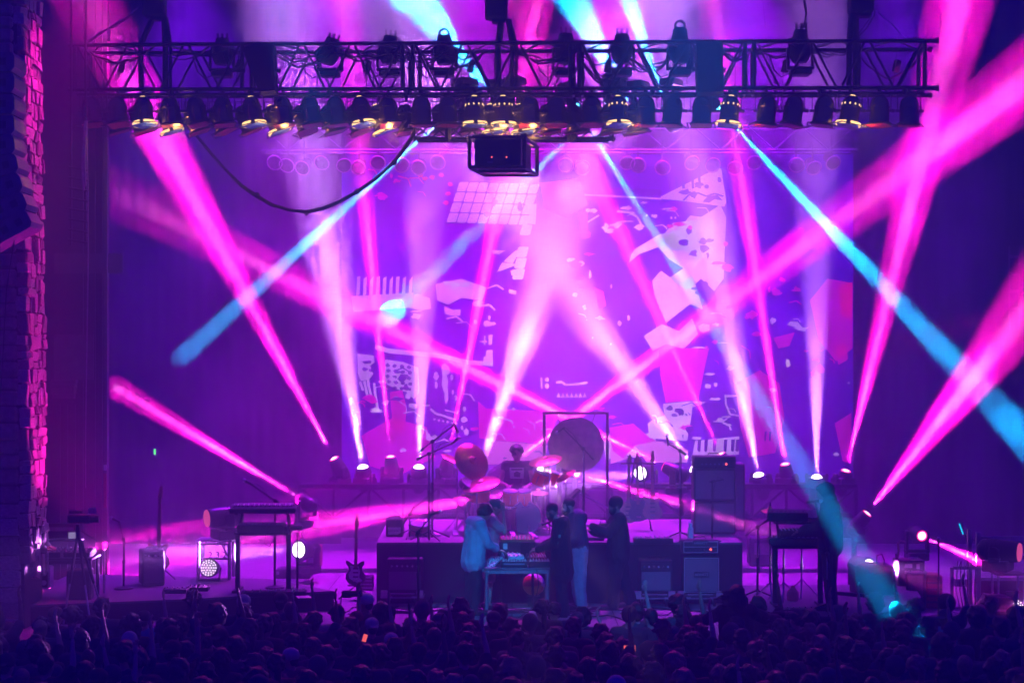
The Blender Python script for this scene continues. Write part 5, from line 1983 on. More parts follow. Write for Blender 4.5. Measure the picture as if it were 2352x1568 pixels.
# beach ball
BB = Vector((XF(1226, 26.3), CY + 26.3, .165 + .22))
BR = .178
ball = thing('beach_ball', 'inflated striped beach ball under the gear table', 'beach ball', Vector((BB.x, BB.y, 0)))
BB = Vector((0, 0, ZF(1341, 26.3)))
axb = Vector((.72, -.62, .05)).normalized()
u, v, _ = frame_of(axb)
cols = [mat('ball_' + n_, c_, .35, 0, .03) for n_, c_ in (('orange', (.8, .25, .03)), ('white', (.8, .78, .75)), ('blue', (.02, .12, .6)), ('white_two', (.8, .78, .75)), ('red', (.7, .03, .03)), ('yellow', (.8, .5, .03)))]
off = 1.15
for k in range(6):
    vs, fs = [], []
    n1, n2 = 8, 6
    for i in range(n1 + 1):
        t = .16 + (math.pi - .32) * i / n1
        for j in range(n2 + 1):
            a = off + 2 * math.pi * (k + j / n2) / 6
            vs.append(BB + axb * BR * math.cos(t) + (u * math.cos(a) + v * math.sin(a)) * BR * math.sin(t))
    for i in range(n1):
        for j in range(n2):
            fs.append((i * (n2 + 1) + j, i * (n2 + 1) + j + 1, (i + 1) * (n2 + 1) + j + 1, (i + 1) * (n2 + 1) + j))
    MB().add(vs, fs).build('panel', cols[k], ball)
for s in (-1, 1):
    MB().lathe([(BR * .19, -.006), (BR * .16, .001), (.01, .003)], BB + axb * s * BR * .985, axb * s, 14).build('cap', cols[1], ball)
bs = thing('ball_stool', 'dark low crate the beach ball rests on beneath the table', 'crate', (XF(1226, 26.3), CY + 26.3, 0))
MB().box((0, .0, (ZF(1341, 26.3) - BR) / 2), (.2, .2, ZF(1341, 26.3) - BR - .001)).build('body', M.matte, bs, smooth=False)

# small goods on the riser lip
bt = thing('water_flask', 'tall pale water flask on the riser lip by the lettered amplifier', 'flask', F(1586, 1242, RZ))
MB().lathe([(.045, 0), (.048, .02), (.048, .20), (.03, .235), (.03, .25)], n=14).build('body', M.white, bt)
MB().lathe([(.034, .25), (.034, .29)], n=12).build('cap', M.white, bt)
MB().ring((0, 0, .31), (0, 1, 0), .03, .006, 12, 5).build('loop', M.white, bt)
q = F(1500, 1246, RZ)
box_gear('pedalboard', 'long black pedalboard on the riser lip beneath the boom mic stand', 'pedalboard', q, (.62, .26, .08), 0, M.matte, 0, (8, 2))
for i, (x, y, lab) in enumerate(((1100, 1240, 'flat black box on the riser lip beside the teal-shirted man'), (1366, 1240, 'thin dark tray on the riser lip behind the navy jacket'))):
    q = F(x, y, RZ)
    box_gear('floor_box', lab, 'box', q, (.3, .2, .05), 0, M.matte)
q = F(1752, 1300, 0)
wd_ = box_gear('monitor_wedge', 'blocky cabinet with a recessed pink panel at the riser corner', 'monitor speaker', q + Vector((0, .2, 0)), (.5, .4, .55), .0, M.tolex)
MB().box((-.02, -.203, .33), (.28, .008, .22)).build('recess', mat('recess_pink', (.4, .25, .32), .6), wd_, smooth=False)

# ------------------------------------------------------------------ rig of the hooded player
p = F(1826, 1390, DZ)
D = p.y - CY
rg = thing('keyboard_stand', 'dark rectangular keyboard stand in front of the hooded player', 'stand', p)
rx0, rx1 = XF(1780, D) - p.x, XF(1884, D) - p.x
rz_ = ZF(1254, D) - DZ
for x in (rx0, rx1):
    MB().box((x, 0, rz_ / 2), (.07, .05, rz_)).build('leg', M.black if x < 0 else M.alu, rg, smooth=False)
    MB().box((x, 0, .02), (.08, .5, .035)).build('foot', M.black, rg, smooth=False)
    MB().bar((x + (.08 if x < 0 else -.1), .05, rz_), (x + (.05 if x < 0 else -.12), .1, rz_ + .33), .02).build('upright', M.black, rg)
MB().box(((rx0 + rx1) / 2, 0, rz_), (rx1 - rx0 + .1, .06, .06)).build('crossbar', M.black, rg, smooth=False)
MB().box(((rx0 + rx1) / 2, .08, rz_ + .34), (rx1 - rx0, .3, .03)).build('upper_shelf', M.black, rg, smooth=False)
keyboard('black keyboard with a pink-lit end on the lower tier before the hooded player', p + Vector((.04, -.02, rz_ + .03)), .86, .32, .10, -.06, 0, 26)
keyboard('ribbed black synthesizer slanting on the upper tier before the hooded player', p + Vector((-.1, .08, rz_ + .38)), .58, .34, .13, -.12, .08, 0)
box_gear('mixer', 'small cable-laden mixer between the tiers before the hooded player', 'mixer', p + Vector((.0, .08, rz_ + .135)), (.46, .2, .10), 0, M.matte, .1, (8, 3))
drum('snare_drum', 'tilted snare drum at the edge of the hooded player rig', p + Vector((.30, .12, rz_ + .40)), .17, .12, (-.1, -.25, .95), M.pinkdrum)
c_ = F(1769, 1384, DZ)
th = cymbal('small splash cymbal on a slim stand above the hooded player rig', W(1769, 1166, c_.y - CY), .14, (.0, -.15, 1), c_)
for px, py, lab in ((1841, 1372, 'bare chrome tripod stand beneath the hooded player keyboards'), (1800, 1380, 'chrome hi-hat stand with spread legs beside the hooded player rig')):
    q = F(px, py, DZ)
    t = thing('hardware_stand', lab, 'stand', q)
    MB().bar((0, 0, .1), (0, 0, .78), .013).build('post', M.chrome, t)
    MB().bar((0, 0, .42), (0, 0, .5), .024).build('clamp', M.chrome, t)
    for k in range(3):
        MB().bar((0, 0, .28), (.27 * math.cos(k * 2.1 + .3), .27 * math.sin(k * 2.1 + .3), .01), .011).build('leg', M.chrome, t)
q = F(1832, 1410, DZ)
box_gear('pedalboard', 'dark heap of pedals in front of the hooded player', 'pedalboard', q, (.5, .22, .08), 0, M.matte, 0, (6, 2))
q = F(1868, 1384, DZ)
t = thing('water_jug', 'pink translucent plastic jug by the stand leg', 'jug', q + Vector((-.26, .25, 0)))
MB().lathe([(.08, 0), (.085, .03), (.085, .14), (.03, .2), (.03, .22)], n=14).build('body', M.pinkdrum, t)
q = F(1935, 1418, DZ)
sp_ = box_gear('paper_strip', 'small pale strip of paper taped on the round deck', 'paper', W(2003, 1412, F(2003, 1412, DZ).y - CY), (.22, .045, .004), .0, M.ivory)
q = W(2004, 1386, 25.6)
wg = thing('monitor_wedge', 'large black monitor speaker on the deck with a cyan beam across it', 'monitor speaker', q)
q.z = DZ
wg.location = q
MB().prism([(-.30, 0), (.30, 0), (.30, .40), (.26, .44), (-.24, .47), (-.30, .43)], -.2, .25).build('cabinet', M.tolex, wg, smooth=False)
MB().box((0, -.205, .22), (.5, .012, .34)).build('grille', M.matte, wg, smooth=False)
MB().tube([(.06, 0, .45), (.07, 0, .58), (.14, -.02, .60), (.18, -.02, .5), (.16, -.05, .45)], .012).build('lead', M.rubber, wg)
bg_ = thing('guide_bar', 'slim dark bar lying flat on the deck by the monitor speaker', 'bar', F(1950, 1368, DZ))
MB().box((0, 0, .03), (.5, .06, .05), (0, 0, -.6)).build('bar', M.black, bg_)

# ------------------------------------------------------------------ racks and cases at the far side
q = W(2087, 1345, 26.6)
q.z = 0
rk_ = thing('equipment_rack', 'dark equipment rack with small pale panels beyond the monitor speaker', 'rack', q)
MB().box((0, 0, ZF(1283, 26.6) / 2), (.42, .4, ZF(1283, 26.6)), None, .01).build('case', M.matte, rk_, smooth=False)
for k, (x, z, w_, h_) in enumerate(((-.05, .72, .12, .06), (-.07, .62, .08, .05), (.1, .7, .05, .1), (-.04, .42, .1, .05), (.02, .85, .14, .03))):
    MB().box((x, -.204, z - .1), (w_, .008, h_)).build('panel', M.ivory, rk_, smooth=False)
MB().bar((-.2, 0, ZF(1283, 26.6)), (-.2, 0, ZF(1270, 26.6)), .012).build('knob', M.black, rk_)
t = thing('saxophone_stand', 'slender pinkish instrument on a peg above the dark rack', 'instrument', W(2064, 1284, 26.6))
MB().tube([(.1, 0, .28), (.03, 0, .3), (-.01, 0, .26), (.0, 0, .14), (-.02, 0, 0)], .017).build('tube', mat('sax_brass', (.6, .35, .3), .3, .8), t)
amp_px('curved-top black amplifier seen from behind at the rack side', 2090, 2134, 1316, 1400, 0, .4, kind='cab', rz=-.3)
q = F(2152, 1400, 0)
cp = box_gear('red_case', 'red ribbed case behind the round-headed mic stand', 'case', q + Vector((0, .35, 0)), (.26, .4, .52), 0, M.red)
for z in (.1, .2, .3, .4):
    MB().box((0, -.203, z), (.24, .008, .03)).build('rib', M.matte, cp, smooth=False)
q = W(2217, 1392, 26.0)
q.z = 0
fr = thing('rack_frame', 'open pink-lit metal rack frame with shelves at the far side', 'rack', q)
fx0, fx1 = XF(2186, 26) - q.x, XF(2247, 26) - q.x
zz = ZF(1222, 26)
MB().box((fx0, 0, ZF(1302, 26) / 2), (.05, .05, ZF(1302, 26))).build('post', M.steel, fr, smooth=False)
for y in (0, .5):
    MB().box((fx1, y, zz / 2), (.07, .06, zz)).build('post', M.steel, fr, smooth=False)
    MB().box((fx1 + .95, y, zz / 2), (.07, .06, zz)).build('post', M.steel, fr, smooth=False)
MB().box((fx1 + .47, 0, ZF(1236, 26)), (.9, .05, .08)).build('beam', M.steel, fr, smooth=False)
for yy in (1303, 1397):
    MB().box(((fx0 + fx1) / 2, 0, ZF(yy, 26)), (fx1 - fx0 - .06, .05, .05)).build('beam', M.steel, fr, smooth=False)
MB().box((fx1 + .47, .03, ZF(1330, 26)), (.86, .03, .05)).build('shelf_edge', M.steel, fr, smooth=False)
MB().box((fx1 + .47, .35, ZF(1330, 26) - .35), (.86, .03, .62)).build('back_panel', M.matte, fr, smooth=False)
MB().box(((fx0 + fx1) / 2 - .02, .2, ZF(1340, 26)), (.20, .2, .12)).build('power_unit', M.ivory, fr, smooth=False)
for k in range(6):
    MB().tube([(fx0 + .06 + .05 * k, -.02, ZF(1300, 26)), (fx0 + .08 + .055 * k, -.05, .75), (fx0 + .05 + .06 * k, -.06, .3), (fx0 + .1 + .05 * k, -.1, .02)], .008, 5).build('lead', M.rubber if k % 2 else M.ivory, fr)
moving_head('big dark moving head on the rack with a dim pink lens facing outward', W(2343, 1268, 25.5), (.85, -.5, -.02), .13, M.matte, ZF(1313, 25.5), None, M.dimpink, M.dimpink, size=1.3)
t = thing('lamp_stool', 'pipe stool under the big dark moving head', 'stand', (XF(2320, 25.6), CY + 25.7, 0))
for x in (-.2, .2):
    for y in (-.16, .16):
        MB().bar((x, y, 0), (x, y, ZF(1316, 25.6) - .02), .02).build('leg', M.steel, t)
MB().box((0, 0, ZF(1316, 25.6) - .012), (.46, .4, .02)).build('plate', M.black, t, smooth=False)
q = F(2286, 1434, 0)
cw = box_gear('road_case', 'long dark road case under the sloping monitor at the far edge', 'road case', W(2308, 1446, 24.2), (.72, .5, .28), 0, M.matte, 0, None, M.steel)
cw.location.z = 0
wg2 = thing('monitor_wedge', 'sloping black monitor speaker on the long road case', 'monitor speaker', Vector((XF(2286, 24.2), CY + 24.2, .282)))
MB().prism([(-.22, 0), (.2, 0), (.2, .16), (-.12, .18)], -.2, .22).build('cabinet', M.tolex, wg2, smooth=False)
b = MB()
for k in range(14):
    x = rk.uniform(-.3, .35)
    b.tube([Vector((XF(2205, 25.4) + x, CY + 25.2 + rk.uniform(-.2, .2), .015)), Vector((XF(2205, 25.4) + x + rk.uniform(-.2, .2), CY + 25.2 + rk.uniform(-.3, .3), .03)), Vector((XF(2205, 25.4) + x + rk.uniform(-.3, .3), CY + 25.2 + rk.uniform(-.4, .3), .012))], .009, 5)
tag(b.build('cable_heap', mat('cable_pale', (.5, .35, .45), .5)), 'heap of pale leads on the floor under the rack frame', 'cables', kind='stuff')
ct = thing('glow_tube', 'short cyan glowing tube near the rack top', 'light', W(2212, 1226, 26.8))
MB().bar((0, 0, 0), (-.06, 0, .17), .012).build('tube', M.ledcyan, ct)
MB().tube([(0, 0, 0), (.06, 0, -.03), (.2, 0, -.1), (.26, 0, -.2)], .012).build('gooseneck', M.black, ct)
ex = thing('exit_light', 'tiny green lamp on the dark curtain by the steel mast', 'light', W(356, 1037, 34.8))
MB().box((0, 0, 0), (.06, .03, .16)).build('case', M.matte, ex)
MB().box((0, -.02, 0), (.04, .01, .12)).build('lamp', M.ledgreen, ex)
# wedge at the stage lip and mains cables
wg3 = thing('monitor_wedge', 'dark floor monitor at the stage lip before the teal-shirted man', 'monitor speaker', Vector((XF(1035, 24.2), CY + 24.0, 0)), -.35)
MB().prism([(-.32, 0), (.28, 0), (.28, .26), (-.05, .32)], -.25, .25).build('cabinet', M.tolex, wg3, smooth=False)
cable_run('long black cable running along the riser foot', [F(860 + k * 70, 1398 + 6 * math.sin(k * 1.3), .012) for k in range(12)], .012)
cable_run('grey cable snaking over the boards toward the stage lip', [F(1330 + k * 16, 1404 + k * 3 + 5 * math.sin(k), .012) for k in range(9)], .010)


# ------------------------------------------------------------------ people
WORK = bpy.data.scenes.new('workbench')


def remesh(mb, name, m, voxel, smooth_it=4, noise_amt=0.0, seed=0, decimate=None):
    """one continuous surface from overlapping closed volumes"""
    me = mb.mesh(name + '_raw', None)
    t = bpy.data.objects.new('tmp', me)
    WORK.collection.objects.link(t)
    md = t.modifiers.new('r', 'REMESH')
    md.mode = 'VOXEL'
    md.voxel_size = voxel
    md.use_smooth_shade = True
    sm = t.modifiers.new('s', 'SMOOTH')
    sm.factor = .5
    sm.iterations = smooth_it
    if decimate:
        dm = t.modifiers.new('d', 'DECIMATE')
        dm.ratio = decimate
    WORK.view_layers[0].update()
    out = bpy.data.meshes.new_from_object(t.evaluated_get(WORK.view_layers[0].depsgraph))
    out.name = name
    bpy.data.objects.remove(t)
    bpy.data.meshes.remove(me)
    if noise_amt:
        for v in out.vertices:
            n = mnoise.noise_vector(v.co * 14 + Vector((seed, 0, 0))) + .5 * mnoise.noise_vector(v.co * 40 + Vector((0, seed, 0)))
            v.co += n * noise_amt
    out.polygons.foreach_set('use_smooth', [True] * len(out.polygons))
    out.materials.clear()
    out.materials.append(m)
    return out


def pose(**k):
    """joints of a 1.75 m adult facing -y; +x is their left hand side seen from behind them"""
    J = dict(pel=(0, 0, .94), che=(0, -.01, 1.30), nek=(0, 0, 1.46), hed=(0, -.03, 1.61),
             shR=(-.185, 0, 1.41), elR=(-.23, .02, 1.12), wrR=(-.23, -.08, .88), shL=(.185, 0, 1.41), elL=(.23, .02, 1.12), wrL=(.23, -.08, .88),
             hiR=(-.095, 0, .90), knR=(-.105, -.015, .49), anR=(-.11, .02, .08), hiL=(.095, 0, .90), knL=(.105, -.015, .49), anL=(.11, .02, .08),
             yaw=0.0, pit=0.0, toe=0.16, curlR=.5, curlL=.5, hdR=None, hdL=None)
    J.update(k)
    return {a: (Vector(b) if isinstance(b, tuple) else b) for a, b in J.items()}


def head_matrix(J):
    return Matrix.Translation(J['hed']) @ Matrix.Rotation(J['yaw'], 4, 'Z') @ Matrix.Rotation(J['pit'], 4, 'X')


def add_hand(mb, J, s):
    wr, el = J['wr' + s], J['el' + s]
    d = J['hd' + s] if J['hd' + s] is not None else (wr - el)
    d = Vector(d).normalized()
    side = 1 if s == 'L' else -1
    u, v, _ = frame_of(d)
    # palm
    c = wr + d * .05
    R = Matrix((u, v, d)).transposed()
    mb.ell(c, (.040, .018, .055), 10, 7, R)
    cur = J['curl' + s]
    base = wr + d * .088
    for k, ln in enumerate((.062, .074, .078, .070)[::-1]):
        p = base + u * (-.030 + .020 * k) - d * (.004 * abs(k - 1.5))
        d1 = (d + v * cur * .6).normalized()
        d2 = (d + v * cur * 1.8).normalized()
        q = p + d1 * ln * .55
        mb.tube([p - d * .02, p, q, q + d2 * ln * .45], .0092, 6)
    tb = wr + d * .03 + u * .036 * side
    q = tb + (d * .6 + u * side * .8).normalized() * .038
    mb.tube([wr + d * .02 + u * .015 * side, tb, q, q + (d + v * .4).normalized() * .03], .0105, 6)


def body_mesh(J, m, voxel=.014, seated=False, face=True):
    b = MB()
    P = J
    for s in (-1, 1):
        side = 'L' if s > 0 else 'R'
        b.caps(P['pel'] + Vector((s * .07, 0, 0)), P['che'] + Vector((s * .075, 0, -.02)), .105, .115)
        b.caps(P['hi' + side], P['kn' + side], .088, .058)
        b.caps(P['kn' + side], P['an' + side], .056, .038)
        f = P['an' + side] + Vector((0, 0, -.035))
        b.caps(f + Vector((0, .03, 0)), f + Vector((0, -P['toe'], -.012)), .042, .032)
        b.caps(P['sh' + side], P['el' + side], .052, .040)
        b.caps(P['el' + side], P['wr' + side], .041, .027)
    b.caps(P['shR'], P['shL'], .068, .068)
    b.caps(P['che'], P['nek'], .09, .06)
    b.caps(P['nek'], P['hed'] + Vector((0, .01, -.04)), .055, .055)
    H = head_matrix(J)
    R = H.to_3x3()

    def he(c, r, n=12, mm=8):
        b.ell(H @ Vector(c), r, n, mm, R)
    he((0, .015, .03), (.076, .096, .095), 16, 12)
    he((0, -.02, -.04), (.060, .070, .072), 14, 10)
    he((0, -.065, -.085), (.030, .028, .026))
    he((0, -.098, -.012), (.014, .020, .026))
    he((0, -.108, -.026), (.016, .014, .012))
    he((0, -.086, -.062), (.024, .014, .012))
    for s in (-1, 1):
        he((s * .078, .015, -.01), (.010, .022, .034))
        he((s * .032, -.078, .025), (.026, .014, .010))
        he((s * .042, -.066, -.035), (.022, .02, .022))
    me = remesh(b, 'body', m, voxel, 3)
    # fingers joined onto the same mesh
    hb = MB()
    add_hand(hb, J, 'R')
    add_hand(hb, J, 'L')
    bm = bmesh.new()
    bm.from_mesh(me)
    hm = hb.mesh('hands', m)
    bm.from_mesh(hm)
    bm.to_mesh(me)
    bm.free()
    me.polygons.foreach_set('use_smooth', [True] * len(me.polygons))
    bpy.data.meshes.remove(hm)
    return me


def fold(me, f, amt, seed):
    nor = [v.normal.copy() for v in me.vertices]
    for v, n in zip(me.vertices, nor):
        c = Vector((v.co.x * f.x + seed, v.co.y * f.y, v.co.z * f.z))
        v.co += n * (mnoise.noise(c) * amt + mnoise.noise(c * 2.3) * amt * .5)


def shirt_mesh(J, m, sleeve=1.0, hem=.0, loose=.018, voxel=.016, collar=False, jacket=False, seed=0):
    b = MB()
    P = J
    g = loose
    low = P['pel'] + Vector((0, 0, -hem))
    for s in (-1, 1):
        side = 'L' if s > 0 else 'R'
        b.caps(low + Vector((s * .078, 0, 0)), P['che'] + Vector((s * .08, 0, -.02)), .10 + g + (.038 if hem > .1 else (.016 if hem > .04 else 0)), .112 + g)
        sh, el, wr = P['sh' + side], P['el' + side], P['wr' + side]
        b.caps(sh, el if sleeve > .5 else sh.lerp(el, sleeve * 2 * .95 + .0001), .056 + g, .045 + g)
        if sleeve > .5:
            b.caps(el, el.lerp(wr, (sleeve - .5) * 2 * .94), .046 + g, .036 + g * .8)
    b.caps(P['shR'], P['shL'], .070 + g, .070 + g)
    b.caps(P['che'], P['nek'] - Vector((0, 0, .05)), .10 + g, .07 + g)
    if collar:
        b.ring(P['nek'] + Vector((0, 0, -.01)), P['hed'] - P['nek'], .075, .024, 14, 6)
    me = remesh(b, 'shirt', m, voxel, 3)
    fold(me, Vector((9, 9, 4)), .014, seed)
    return me


def trouser_mesh(J, m, loose=.02, short=1.0, voxel=.016, flare=.0, skirt=False):
    b = MB()
    P = J
    for s in (-1, 1):
        side = 'L' if s > 0 else 'R'
        hi, kn, an = P['hi' + side], P['kn' + side], P['an' + side]
        b.caps(hi, kn, .092 + loose, .064 + loose)
        if short >= 1:
            b.caps(kn, an + Vector((0, 0, .0)), .062 + loose, .045 + loose + flare)
        b.caps(P['pel'] + Vector((s * .06, 0, -.06)), P['pel'] + Vector((s * .06, 0, .06)), .10 + loose * .6, .10 + loose * .5)
    me = remesh(b, 'trousers', m, voxel, 3)
    fold(me, Vector((10, 10, 5)), .012, 1)
    return me


def shoe_mesh(J, m):
    b = MB()
    for side in 'LR':
        f = J['an' + side] + Vector((0, 0, -.04))
        b.caps(f + Vector((0, .04, 0)), f + Vector((0, -J['toe'] - .02, -.008)), .048, .040)
        b.box(f + Vector((0, -.06, -.032)), (.09, J['toe'] + .12, .022), None, .008)
    return remesh(b, 'shoes', m, .013, 2)


def hair_mesh(J, kind, m, seed=0, voxel=.013, tufts=False):
    b = MB()
    H = head_matrix(J)
    R = H.to_3x3()
    r = random.Random(seed)

    def he(c, rr, n=12, mm=8):
        b.ell(H @ Vector(c), rr, n, mm, R)
    na = .010
    if kind in ('short', 'crop'):
        k = .004 if kind == 'crop' else .012
        he((0, .025, .045), (.078 + k, .094 + k, .088 + k), 16, 12)
        he((0, .07, -.01), (.066, .055, .07))
        na = .004 if kind == 'crop' else .008
    elif kind == 'mop':
        he((0, .02, .05), (.098, .112, .096), 16, 12)
        he((0, .06, -.02), (.085, .07, .08))
        he((0, -.06, .075), (.07, .05, .035))
        for s in (-1, 1):
            he((s * .075, .01, -.005), (.022, .05, .06))
        na = .012
    elif kind == 'curly':
        for i in range(46):
            a, t = r.uniform(0, 6.28), r.uniform(0, 1.75)
            he((.10 * math.sin(t) * math.cos(a), .025 + .11 * math.sin(t) * math.sin(a) + (.02 if math.sin(a) > 0 else .015), .04 + .10 * math.cos(t)), (.035, .035, .035), 8, 6)
        he((0, .035, .045), (.09, .10, .095))
        na = .012
    elif kind == 'long':
        he((0, .025, .042), (.092, .108, .095), 16, 12)
        he((0, .075, -.06), (.09, .055, .13))
        he((0, .085, -.18), (.10, .045, .13))
        for s in (-1, 1):
            he((s * .075, .03, -.10), (.03, .05, .14))
        na = .013
    elif kind == 'bun':
        he((0, .025, .042), (.086, .10, .09), 16, 12)
        he((0, .10, .10), (.045, .045, .045))
        he((0, .07, -.02), (.07, .05, .06))
        na = .007
    elif kind == 'pony':
        he((0, .025, .042), (.086, .10, .09), 16, 12)
        he((0, .13, .02), (.035, .045, .04))
        he((0, .15, -.09), (.035, .035, .11))
        na = .008
    elif kind == 'flying':
        he((0, .025, .042), (.10, .11, .10), 16, 12)
        he((0, .08, -.07), (.11, .06, .16))
        for i in range(16):
            z = .06 - .02 * i
            b.caps(H @ Vector((.06, .03, z)), H @ Vector((.20 + r.uniform(0, .10), .05 + r.uniform(-.05, .08), z - .03 + r.uniform(-.05, .06))), .026, .008, 7)
            b.caps(H @ Vector((-.06, .05, z)), H @ Vector((-.13, .06, z - .1)), .024, .012, 7)
        na = .012
    elif kind == 'beard':
        he((0, .025, .045), (.083, .10, .092), 16, 12)
        he((0, -.055, -.075), (.062, .058, .06))
        for s in (-1, 1):
            he((s * .066, -.02, -.045), (.016, .035, .05))
        na = .006
    if tufts and kind not in ('crop', 'curly'):
        for i in range(44):
            a, t = r.uniform(0, 6.28), r.uniform(.1, 1.9)
            if math.sin(a) < -.3 and t > 1.0:
                continue
            e = Vector((math.sin(t) * math.cos(a), math.sin(t) * math.sin(a), math.cos(t)))
            p = Vector((e.x * .085, .022 + e.y * .10, .042 + e.z * .09))
            q = p + e * r.uniform(.004, .020) + Vector((r.uniform(-.025, .025), r.uniform(-.02, .02), r.uniform(-.035, .012)))
            b.caps(H @ p, H @ q, .026, .013, 7)
    return remesh(b, 'hair', m, voxel, 1 if tufts else 2, na, seed)


def cap_mesh(J, m, back=False, brim=True, beanie=False):
    b = MB()
    H = head_matrix(J)
    R = H.to_3x3()
    b.ell(H @ Vector((0, .02, .055)), (.097, .116, .092) if not beanie else (.099, .118, .112), 18, 12, R)
    if brim:
        sg = 1 if back else -1
        b.ell(H @ Vector((0, sg * .135 + .01, .040)), (.072, .085, .010), 14, 6, R @ Matrix.Rotation(.12 * -sg, 3, 'X'))
    b.ell(H @ Vector((0, .02, .142)), (.012, .012, .008), 8, 4, R)
    return remesh(b, 'cap', m, .012, 2)


def person(label, loc, rz, J, skin, top, bottom, hair=None, hairm=None, cap=None, capm=None, sleeve=1.0, hem=.02, loose=.018, collar=False, shoes=True, short=1.0,
           tloose=.02, scale=1.0, seed=0, group=None, cat='person', flare=0.0, beardm=None):
    o = put('person', body_mesh(J, skin), None, loc, (0, 0, rz))
    o.scale = (scale,) * 3
    tag(o, label, cat, group)
    put('shirt', shirt_mesh(J, top, sleeve, hem, loose, .014, collar, seed=seed), o)
    put('trousers', trouser_mesh(J, bottom, tloose, short, .014, flare), o)
    if shoes:
        put('shoes', shoe_mesh(J, M.rubber), o)
    if hair:
        put('hair', hair_mesh(J, hair, hairm or M.hair, seed), o)
    if cap:
        put('cap', cap_mesh(J, capm, beanie=(cap == 'beanie'), brim=cap in ('cap', 'back'), back=(cap == 'back')), o)
    return o


denim = mat('pale_denim', (.30, .36, .42), .9, 0, .2, 14)
dark = mat('black_cotton', (.02, .02, .024), .9, 0, .3, 10)
darkt = mat('dark_trousers', (.025, .023, .03), .9, 0, .3, 10)
navy = mat('navy_jacket', (.03, .045, .10), .6, 0, .3, 10)
teal = mat('pale_shirt', (.22, .40, .47), .85, 0, .15, 10)
pinkc = mat('pink_shirt', (.62, .34, .36), .85, 0, .12, 10)
greenc = mat('green_cap', (.05, .30, .17), .8)
hood = mat('dark_hoodie', (.035, .05, .06), .9, 0, .2, 10)
brownt = mat('brown_trousers', (.10, .06, .06), .9, 0, .2, 10)
PI = math.pi
# a: teal shirt, faces +x (toward the table), head bowed
J = pose(che=(0, -.05, 1.29), nek=(0, -.10, 1.44), hed=(0, -.20, 1.55), pit=.55, shR=(-.185, -.05, 1.39), shL=(.185, -.05, 1.39),
         elR=(-.22, -.16, 1.10), wrR=(-.14, -.38, .98), elL=(.22, -.14, 1.12), wrL=(.15, -.38, 1.0), hdR=(0.1, -.9, -.3), hdL=(-.1, -.9, -.3))
person('person in a loose pale teal shirt bowing over the gear table', (XF(1086, 25.4), CY + 25.4, 0), PI / 2 + .35, J, M.skin2, teal, darkt, 'mop', M.hair2, sleeve=.86, hem=.14, loose=.034, collar=True, scale=1.0, seed=1, tloose=.03)
# b: pink shirt and green cap, hand at ear
J = pose(che=(0, -.03, 1.29), nek=(0, -.06, 1.45), hed=(0, -.12, 1.58), pit=.35, elR=(-.25, -.22, 1.22), wrR=(-.10, -.20, 1.50), hdR=(.2, .1, .9), curlR=.9,
         elL=(.22, -.05, 1.12), wrL=(.18, -.30, 1.04))
J['wrR'] = Vector((-.10, -.22, 1.52))
o = person('person in a pink t-shirt and green cap holding one hand to the ear', (XF(1122, 26.0), CY + 26.0, 0), PI / 2 + .15, J, M.skin2, pinkc, pinkc, 'crop', M.hair2, 'cap', greenc, sleeve=.36, hem=.06, loose=.03, seed=2, short=.5)
# c: black long sleeve with pale green patches, facing -x
J = pose(che=(0, -.03, 1.30), nek=(0, -.07, 1.45), hed=(0, -.16, 1.57), pit=.45, elL=(.25, -.10, 1.12), wrL=(.16, -.36, 1.02), elR=(-.24, -.14, 1.12), wrR=(-.12, -.38, 1.02), hdR=(.1, -.9, -.3), hdL=(-.1, -.9, -.3))
oc = person('person in a long black top with green sleeve patches at the table microphone', (XF(1292, 25.25), CY + 25.25, 0), -PI / 2 - .15, J, M.skin, dark, darkt, 'beard', M.hair, sleeve=1.0, hem=.30, loose=.028, seed=3, tloose=.03)
gp = mat('green_patch', (.10, .55, .30), .8)
for k, z in enumerate((1.235, 1.14)):
    MB().box((.268 + .012 * k, -.03 - .04 * k, z), (.02, .075, .05), (0, -.1, 0), .006).build('sleeve_patch', gp, oc)
b = MB()
b.ring(Vector((0, -.055, 1.455)), (0, -.3, 1), .068, .006, 16, 5)
b.build('necklace', M.chrome, oc)
# d: navy jacket, light jeans
J = pose(che=(0, -.05, 1.28), nek=(0, -.10, 1.43), hed=(0, -.17, 1.56), pit=.2, yaw=.1, elL=(.25, -.08, 1.10), wrL=(.17, -.34, 1.02), elR=(-.25, -.1, 1.1), wrR=(-.14, -.36, 1.0))
person('person in a navy jacket and pale jeans leaning toward the table', (XF(1330, 26.0), CY + 26.0, 0), -PI / 2 + .12, J, M.skin2, navy, denim, 'beard', M.hair, sleeve=1.0, hem=.03, loose=.04, collar=True, seed=4, tloose=.045, scale=1.02)
# e: cameraman
J = pose(che=(0, .0, 1.30), hed=(0, -.05, 1.60), pit=.15, elL=(.22, -.20, 1.20), wrL=(.08, -.42, 1.30), elR=(-.22, -.20, 1.15), wrR=(-.06, -.42, 1.22), hdL=(-.3, -.9, .1), hdR=(.3, -.9, .1),
         knR=(-.10, .10, .49), anR=(-.10, .22, .09), knL=(.10, -.08, .50), anL=(.11, -.10, .08))
oe = person('person in black with a dark cap filming with a small camera', (XF(1420, 26.0), CY + 26.0, 0), -PI / 2 + .1, J, M.skin, dark, dark, 'beard', M.hair, 'beanie', M.matte, sleeve=1.0, hem=.12, loose=.036, seed=5, tloose=.05)
cmm = thing('handheld_camera', 'small black cage camera held by the person in the dark cap', 'camera', (XF(1386, 25.95), CY + 25.95, 1.26))
MB().box((0, 0, .02), (.15, .11, .12), None, .015).build('body', M.plastic, cmm)
MB().bar((-.07, 0, .02), (-.16, 0, .02), .04, n=12).build('lens', M.black, cmm)
